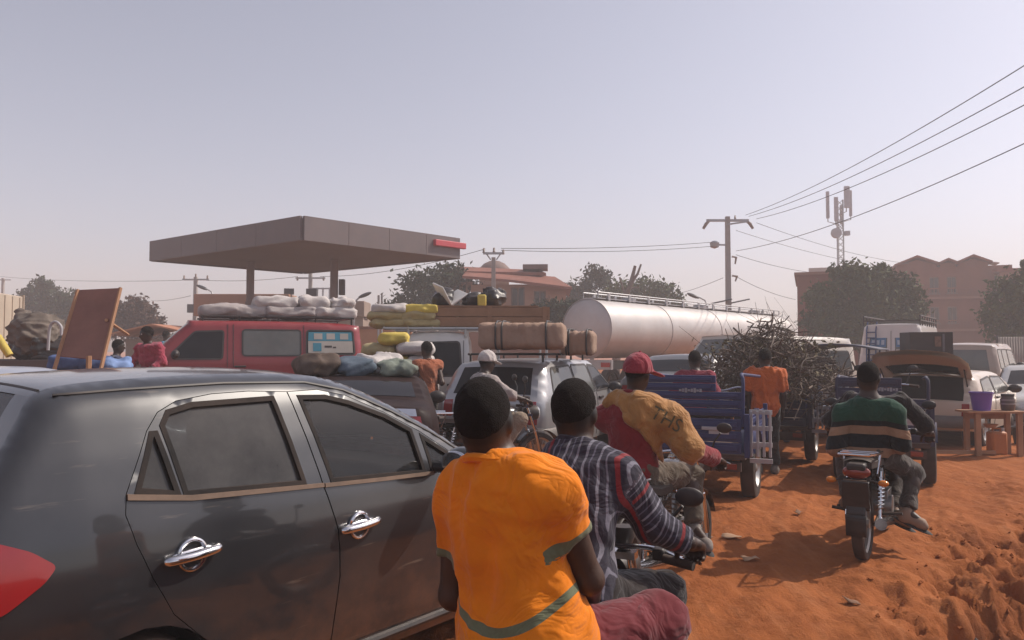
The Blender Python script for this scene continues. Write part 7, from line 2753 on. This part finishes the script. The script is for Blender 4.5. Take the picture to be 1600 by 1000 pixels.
def standing(x, y, z, heading, h=1.72):
    k = h / 1.75
    fr = (Vector((x, y, 0)), heading)
    d = Vector((math.sin(R(heading)), math.cos(R(heading)), 0))
    g = lambda a, b, c: bl(fr, a * k, b * k, c * k + z)
    J = dict(pel=g(0, 0, .95), neck=g(0, 0, 1.45), head=g(.03, 0, 1.625), face=d)
    for s, q in (('L', -1), ('R', 1)):
        J['sh' + s] = g(0, q * .18, 1.395)
        J['el' + s] = g(-.02, q * .24, 1.11)
        J['wr' + s] = g(.08, q * .23, .87)
        J['hip' + s] = g(0, q * .09, .92)
        J['kn' + s] = g(.03, q * .10, .50)
        J['an' + s] = g(-.01, q * .11, .09)
        J['to' + s] = g(.15, q * .14, .045)
        J['hn' + s] = -d * .3 + bl(fr, 0, -q, 0) - bl(fr, 0, 0, 0)
    return J


DENIM = cloth('dark_grey_trousers', (.06, .056, .052), .4, .3, 18, .9, .2, .35)
MAROON = cloth('maroon_trousers', (.15, .022, .028), .12, .15, 20, .9, .2, .05)
OLIVE = cloth('worn_olive_trousers', (.13, .105, .08), .5, .3, 12, .9, .2, .3)
DARKC = cloth('black_cloth', (.017, .016, .018), .3, .3, 18, .9, .2, .15)

# A: passenger in the orange shirt
ORSH = banded_cloth('orange_shirt_cloth', [(.5, .75, (.16, .17, .10))], None, (.86, .235, .008), .15)
J = rider(BAB, -.52, .70, lean=.02, arms='lap')
J.update(pel=W(822, 1008, 2.22), neck=W(770, 713, 2.23), head=W(757, 657, 2.22), shL=W(717, 776, 2.30), shR=W(870, 774, 2.15),
         elL=W(708, 930, 2.34), wrL=W(760, 965, 2.58), elR=W(920, 905, 2.22), wrR=W(925, 935, 2.50), knR=W(1030, 970, 2.42), anR=Vector((.44, 2.33, .36)), toR=Vector((.55, 2.45, .31)),
         knL=Vector((-.10, 2.66, .66)), anL=Vector((-.06, 2.56, .34)), toL=Vector((-.05, 2.7, .29)))
J['hipL'], J['hipR'] = J['pel'] + Vector((-.08, .05, -.02)), J['pel'] + Vector((.09, .02, -.02))
J['face'] = Vector((.25, 1, -.05))
rtA, fwA, upA = frame(J)


def bandA(V):
    b = np.zeros(len(V))
    lat = (V - np.array(J_A['pel'])) @ np.array(rtA)
    dep = (V - np.array(J_A['pel'])) @ np.array(fwA)
    # waist stripe: dips in the middle of the back, higher on his right
    zc = .830 + .10 * lat + 2.0 * lat * lat + .1 * (dep + .1)
    near_body = np.ones(len(V), bool)
    for s in ('L', 'R'):
        sh, el = np.array(J_A['sh' + s]), np.array(J_A['el' + s])
        ax = (el - sh) / np.linalg.norm(el - sh)
        u = (V - sh) @ ax
        rad = np.linalg.norm(V - sh - u[:, None] * ax, axis=1)
        f = u / np.linalg.norm(el - sh)
        m = (rad < .125) & (f > .2) & (f < .70)
        near_body &= ~m
        L_ = np.linalg.norm(el - sh)
        fl_ = (.60 if s == 'L' else .50) * L_
        b[m & (u > fl_ + .006)] = 1
        m = m & (u <= fl_ + .006)
        b[m] = np.clip(.62 - (u[m] - ((.60 if s == 'L' else .50) * L_ - .016)) / .030 * .2, 0, 1)
    m = near_body
    b[m] = np.clip(.625 + (V[m, 2] - zc[m]) / .026 * .25, 0, 1)
    return b


J_A = J
A = person('man in a bright orange shirt sitting behind the striped rider', J, dict(hair=HAIR, tops=[dict(e=.026, sleeve=.46, loose=.5, mat=ORSH, hem=.12, v=.0085, amp=.010, freq=12, seed=4, stretch=(1.3, 1.3, .7), neck=-.016, neck_tilt=.35, wide=1.05, band=bandA,
           extra=[dict(t='ell', c=J['pel'] + Vector((0, .02, .02)), r=(.215, .165, .20), R=mcol(rtA, fwA, upA), k=.08, clip=((J['pel'] - upA * .12, -upA),)), dict(t='cone', a=J['shL'], b=J['elL'], r1=.050, r2=.078, k=.05, clip=((J['shL'].lerp(J['elL'], .60), nv(J['elL'] - J['shL'])),)),
                  dict(t='cone', a=J['shR'], b=J['elR'], r1=.050, r2=.080, k=.05, clip=((J['shR'].lerp(J['elR'], .50), nv(J['elR'] - J['shR'])),))],
           collar=ORSH, collar_r=.088, collar_t=.014)],
           trousers=dict(mat=MAROON, e=.020, amp=.004, v=.010), shoes=SHOE), .0095)

# B: striped rider in front of him
STR = banded_cloth('striped_knit', [(.05, .08, (.20, .19, .23)), (.13, .15, (.12, .11, .15)), (.22, .25, (.21, .20, .24)), (.31, .33, (.16, .15, .19)), (.40, .46, (.24, .03, .035)), (.53, .56, (.19, .18, .22)), (.64, .66, (.12, .11, .15)), (.74, .77, (.22, .21, .25)), (.83, .85, (.12, .11, .15)), (.92, .95, (.19, .18, .22))], .23, (.036, .032, .048), .2)
J = rider(BAB, -.06, .69, lean=.07, bars=(.32, .335, .86))
J.update(head=W(898, 645, 2.82), neck=W(900, 703, 2.80), shL=W(852, 748, 2.92), shR=W(962, 748, 2.72), elR=W(1016, 818, 2.74))
J['face'] = Vector((.38, .92, -.08))
J_B = J
rtB, fwB, upB = frame(J)


def bandB(V):
    lat = (V - np.array(J_B['pel'])) @ np.array(rtB)
    b = lat + .60
    for s in ('L', 'R'):
        sh, el, wr = (np.array(J_B[q + s]) for q in ('sh', 'el', 'wr'))
        L1 = np.linalg.norm(el - sh)
        a1, a2 = (el - sh) / L1, (wr - el) / np.linalg.norm(wr - el)
        u1 = (V - sh) @ a1
        r1 = np.linalg.norm(V - sh - np.clip(u1, 0, L1)[:, None] * a1, axis=1)
        u2 = (V - el) @ a2
        r2 = np.linalg.norm(V - el - np.maximum(u2, 0)[:, None] * a2, axis=1)
        out = lat > .20 if s == 'R' else lat < -.20
        m = out & (np.minimum(r1, r2) < .1) & ((u1 > .03) | (u2 > 0))
        u = np.where(u2 > 0, L1 + u2, u1)
        b[m] = u[m] + .02
    return b


B = person('rider in a dark striped knit top steering the near motorcycle', J, dict(hair=HAIR, tops=[dict(e=.020, sleeve=1.93, mat=STR, hem=.10, v=.0085, amp=.006, freq=15, seed=14, neck=.004, band=bandB, collar=STR, collar_r=.072, collar_t=.012)],
           trousers=dict(mat=DARKC, v=.012), shoes=SHOE), .0095, SKIN2)

# C: man in the red cap with the yellow jacket over his shoulders
RED = cloth('red_jacket_cloth', (.23, .016, .022), .25, .25, 14, .85, .2, .08)
YEL = cloth('mustard_jacket_cloth', (.42, .20, .062), .3, .4, 14, .8, .2, .08)
REDCAP = cloth('red_cap_cloth', (.30, .035, .055), .2, .2, 30, .9, .2, .1)
J = rider(BC, -.10, .72, lean=.05, bars=(.34, .33, .85))
J.update(head=W(997, 583, 5.2), neck=W(990, 622, 5.2), shL=W(948, 652, 5.3), shR=W(1045, 655, 5.10), elR=W(1078, 700, 5.02), pel=W(988, 738, 5.18))
J['wrR'] = W(1120, 718, 5.28)
J.update(knR=W(1080, 742, 5.38), anR=W(1086, 826, 5.18), toR=W(1104, 848, 5.06))
J['hipR'], J['hipL'] = J['pel'] + Vector((.09, -.03, -.02)), J['pel'] + Vector((-.09, .05, -.02))
J['face'] = Vector((.62, .78, -.06))
p0 = W(972, 640, 5.2)
dcl = (p0, nv((-.76, .10, -.64)))
upper = dict(e=.060, sleeve=1.04, arms=('R',), mat=YEL, hem=.0, v=.011, amp=.010, freq=15, seed=24, neck=.03, neck_tilt=.1, clips=[dcl], name='yellow_jacket', loose=.9,
             extra=[dict(t='cone', a=J['neck'] + Vector((-.10, .0, .02)), b=J['neck'] + Vector((-.17, .02, -.03)), r1=.055, r2=.05, k=.03),
                    dict(t='cone', a=J['neck'] + Vector((-.11, .0, .02)), b=J['neck'] + Vector((.05, -.10, -.05)), r1=.045, r2=.05, k=.03)])
Cp = person('man in red with a mustard jacket over one shoulder and a red cap', J, dict(hair=HAIR, cap=REDCAP, cap_dir=Vector((.9, .35, -.15)),
            tops=[dict(e=.030, sleeve=1.92, mat=RED, hem=.09, v=.012, amp=.005, freq=12, seed=34, neck=.015, collar=RED, collar_r=.075, collar_t=.02, name='red_jacket'), upper],
            trousers=dict(mat=OLIVE, e=.020, amp=.011), shoes=SHOEG), .012)
# dark print on the mustard jacket, pressed onto the cloth
jk = upper['obj']
bpy.context.view_layer.update()
dg = bpy.context.evaluated_depsgraph_get()
cu = bpy.data.curves.new('print', 'FONT')
cu.body = 'THS'
cu.size = .125
cu.space_character = 1.05
to = bpy.data.objects.new('print', cu)
C.objects.link(to)
bpy.context.view_layer.update()
dg = bpy.context.evaluated_depsgraph_get()
me = bpy.data.meshes.new_from_object(to.evaluated_get(dg))
bpy.data.objects.remove(to)
bm = bmesh.new()
bm.from_mesh(me)
bmesh.ops.triangulate(bm, faces=bm.faces)
bmesh.ops.subdivide_edges(bm, edges=bm.edges, cuts=2)
wm = [jk.parent.location + v.co for v in jk.data.vertices]
bv = BVHTree.FromPolygons(wm, [tuple(p.vertices) for p in jk.data.polygons])
c0 = W(1020, 648, 4.6)
ux, uz = nv(W(1056, 668, 4.6) - c0), None
uz = nv(Vector((0, -1, 0)).cross(ux) * -1)
if uz.z < 0:
    uz = -uz
ray = nv(Vector((.16, 1, -.05)))
vs = []
for v_ in bm.verts:
    q = c0 + ux * (v_.co.x * .92) + uz * (v_.co.y - .03)
    hit = bv.ray_cast(q, ray)[0]
    vs.append((hit if hit else q + ray * .55) - ray * .004)
mb = MB()
mb.v = [tuple(v - jk.parent.location) for v in vs]
mb.f = [tuple(v.index for v in f.verts) for f in bm.faces]
bm.free()
o = mb.build('print', M('dark_olive_print', (.11, .085, .04), .85), jk, smooth=0, fix=False)

# D: passenger on the right-hand motorcycle, E: its rider
GRN = banded_cloth('green_banded_jersey', [(.10, .20, (.012, .014, .013)), (.20, .36, (.34, .20, .12)), (.36, .62, (.011, .012, .013)), (.62, .80, (.33, .19, .115)), (.80, .999, (.011, .012, .013))], None, (.014, .060, .036), .2)
J = rider(BDE, -.26, .73, lean=.03, arms='lap', torso=.42)
J.update(head=W(1357, 590, 6.02), neck=W(1357, 627, 6.02), shL=W(1319, 648, 6.08), shR=W(1396, 645, 5.92), elR=W(1410, 694, 5.88), wrR=W(1396, 708, 6.16), elL=W(1306, 700, 6.05), wrL=W(1336, 712, 6.3))
J.update(knR=W(1428, 738, 6.12), anR=W(1418, 800, 5.98), toR=W(1440, 816, 5.90))
J_D = J
rtD, fwD, upD = frame(J)


def bandD(V):
    z = V[:, 2]
    sh = .5 * (J_D['shL'].z + J_D['shR'].z)
    lat = np.abs((V - np.array(J_D['neck'])) @ np.array(rtD))
    b = (sh - .045 - z - .18 * np.maximum(lat - .12, 0)) / .40
    return np.clip(b + .1, 0, .998)


person('passenger in a green jersey with two tan chest bands on the right motorcycle', J, dict(hair=HAIR, tops=[dict(e=.022, sleeve=1.5, mat=GRN, hem=.15, amp=.008, freq=15, seed=44, neck=.006, band=bandD, collar=DARKC)],
       trousers=dict(mat=DENIM, e=.012), shoes=SHOE), .0125, SKIN2)
J = rider(BDE, .10, .73, lean=.10, torso=.42, bars=(.33, .37, .88))
J['head'] = W(1356, 596, 6.42)
J['neck'] = W(1358, 630, 6.42)
J.update(knR=W(1398, 738, 6.42), anR=W(1396, 798, 6.22), toR=W(1416, 813, 6.12))
person('rider in black hidden behind the green-jersey passenger', J, dict(hair=HAIR, tops=[dict(e=.02, sleeve=1.9, mat=DARKC, hem=.1, neck=.006, seed=54, collar=DARKC)], trousers=dict(mat=DENIM), shoes=SHOE), .0135, SKIN2)

# G: man in the orange tunic beside the blue tricycle
ORT = cloth('burnt_orange_tunic', (.55, .115, .02), .25, .3, 14, .9, .2, .1)
gY = 10.0
gx_ = W(1196, 600, gY).x
J = standing(gx_, gY, 0, 15, 1.60)
person('man in a long burnt orange tunic standing by the blue tricycle', J, dict(hair=HAIR, tops=[dict(e=.045, sleeve=.9, mat=ORT, hem=.16, amp=.015, freq=14, seed=64, stretch=(1.4, 1.4, .4), wide=.95, neck=.006, collar=ORT)], trousers=dict(mat=DARKC), shoes=SHOEG), .016, SKIN2)

# P: person in red sitting on the blue tricycle
fr1 = (o1, 24)
PINK = cloth('rose_red_shirt', (.26, .03, .055), .3, .3, 12, .9, .2, .1)
J = rider(fr1, 1.95, .86, lean=.0, arms='lap')
for k_ in list(J):
    if k_ not in ('face',) and not k_.startswith(('hd', 'hn', 'curl', 'thumb')):
        J[k_] = J[k_] + Vector((-.25, .11, -.10))
for s in ('L', 'R'):
    J['an' + s] = J['kn' + s] + Vector((.02, .03, -.40))
    J['to' + s] = J['an' + s] + Vector((.06, .14, -.05))
person('person in dull red sitting at the front of the blue tricycle', J, dict(hair=HAIR, tops=[dict(e=.022, sleeve=1.5, mat=PINK, hem=.08, seed=74, neck=.006, collar=PINK)], trousers=dict(mat=DARKC), shoes=SHOEG), .018, SKIN2)

# H: rider with the white cap
WCAP = cloth('white_cap_cloth', (.55, .50, .48), .2, .2, 30, .9, .2, .1)
PALE = cloth('pale_print_shirt', (.42, .36, .34), .45, .3, 16, .9, .2, .1)
KHA = cloth('pale_khaki_trousers', (.30, .23, .17), .35, .3, 14, .9, .2, .2)
J = rider(BF, -.10, .79, lean=.03, bars=(.34, .34, .99), torso=.42)
J['face'] = Vector((.75, .55, -.05))
person('motorcycle rider in a white cap and pale shirt before the estate car', J, dict(hair=HAIR, cap=WCAP, tops=[dict(e=.022, sleeve=1.4, mat=PALE, hem=.08, seed=84, neck=.006, collar=PALE)], trousers=dict(mat=KHA), shoes=SHOE), .016, SKIN2)

# I: man in faded orange before the mini truck
FOR = cloth('faded_orange_vest', (.40, .12, .055), .3, .3, 14, .9, .2, .15)
x_ = W(668, 560, 11.42).x
J = standing(x_, 11.42, 0, -40, 1.72)
J['elR'] = J['shR'] + Vector((.08, -.12, -.27))
J['wrR'] = J['elR'] + Vector((-.12, .18, .04))
person('man in a faded orange vest standing before the white mini truck', J, dict(hair=HAIR, tops=[dict(e=.026, sleeve=.3, mat=FOR, hem=.12, seed=94, neck=.0, collar=FOR)], trousers=dict(mat=DENIM), shoes=SHOE), .017, SKIN)

# K: man in pink seated high on a crate at left, L: man in blue, N: man in dark blue
PK = cloth('pink_red_shirt', (.36, .05, .085), .3, .3, 12, .9, .2, .08)
kp = W(224, 548, 12.0)
ck = thing('wooden_crate', 'big wooden crate the man in pink sits on', 'crate', (kp.x, 12.05, 0), R(8))
for k in range(7):
    for y in (-.34, .34):
        MB().box((0, y, .08 + .155 * k), (.8, .03, .145)).build('plank', WOODB, ck, smooth=0, bevel=.004)
    for x in (-.39, .39):
        MB().box((x, 0, .08 + .155 * k), (.03, .65, .145)).build('plank', WOODB, ck, smooth=0, bevel=.004)
MB().box((0, 0, 1.115), (.84, .74, .03)).build('lid', WOODB, ck, smooth=0)
J = rider((Vector((kp.x, 12.05, 0)), 200), -.12, 1.13, lean=.05, arms='lap', torso=.47)
for s in ('L', 'R'):
    J['an' + s] = J['kn' + s] + Vector((0, -.03, -.42))
    J['to' + s] = J['an' + s] + Vector((-.04, -.16, -.05))
J['face'] = Vector((-.7, -.6, -.1))
person('man in a pink-red shirt sitting high on a crate left of the van', J, dict(hair=HAIR, tops=[dict(e=.028, sleeve=1.6, mat=PK, hem=.1, seed=104, neck=.004, amp=.014, collar=PK)], trousers=dict(mat=DENIM), shoes=SHOE), .017, SKIN2)
SKYB = cloth('sky_blue_shirt', (.10, .33, .50), .25, .3, 12, .9, .2, .08)
bp_ = W(258, 530, 20)
J = standing(bp_.x, 20, .27, 30, 1.84)
person('man in a sky blue shirt standing behind the man in pink', J, dict(hair=HAIR, tops=[dict(e=.025, sleeve=.7, mat=SKYB, hem=.1, seed=114, neck=.0, collar=SKYB)], trousers=dict(mat=DARKC), shoes=SHOE), .024, SKIN2)
NAVY = cloth('navy_cloth', (.03, .04, .09), .3, .3, 12, .9, .2, .1)
bp_ = W(182, 540, 13.2)
J = standing(bp_.x, 13.2, 0, 60, 1.78)
person('man in navy blue standing just right of the tilted board', J, dict(hair=HAIR, tops=[dict(e=.025, sleeve=1.5, mat=NAVY, hem=.1, seed=124, neck=.0, collar=NAVY)], trousers=dict(mat=DARKC), shoes=SHOE), .02, SKIN2)
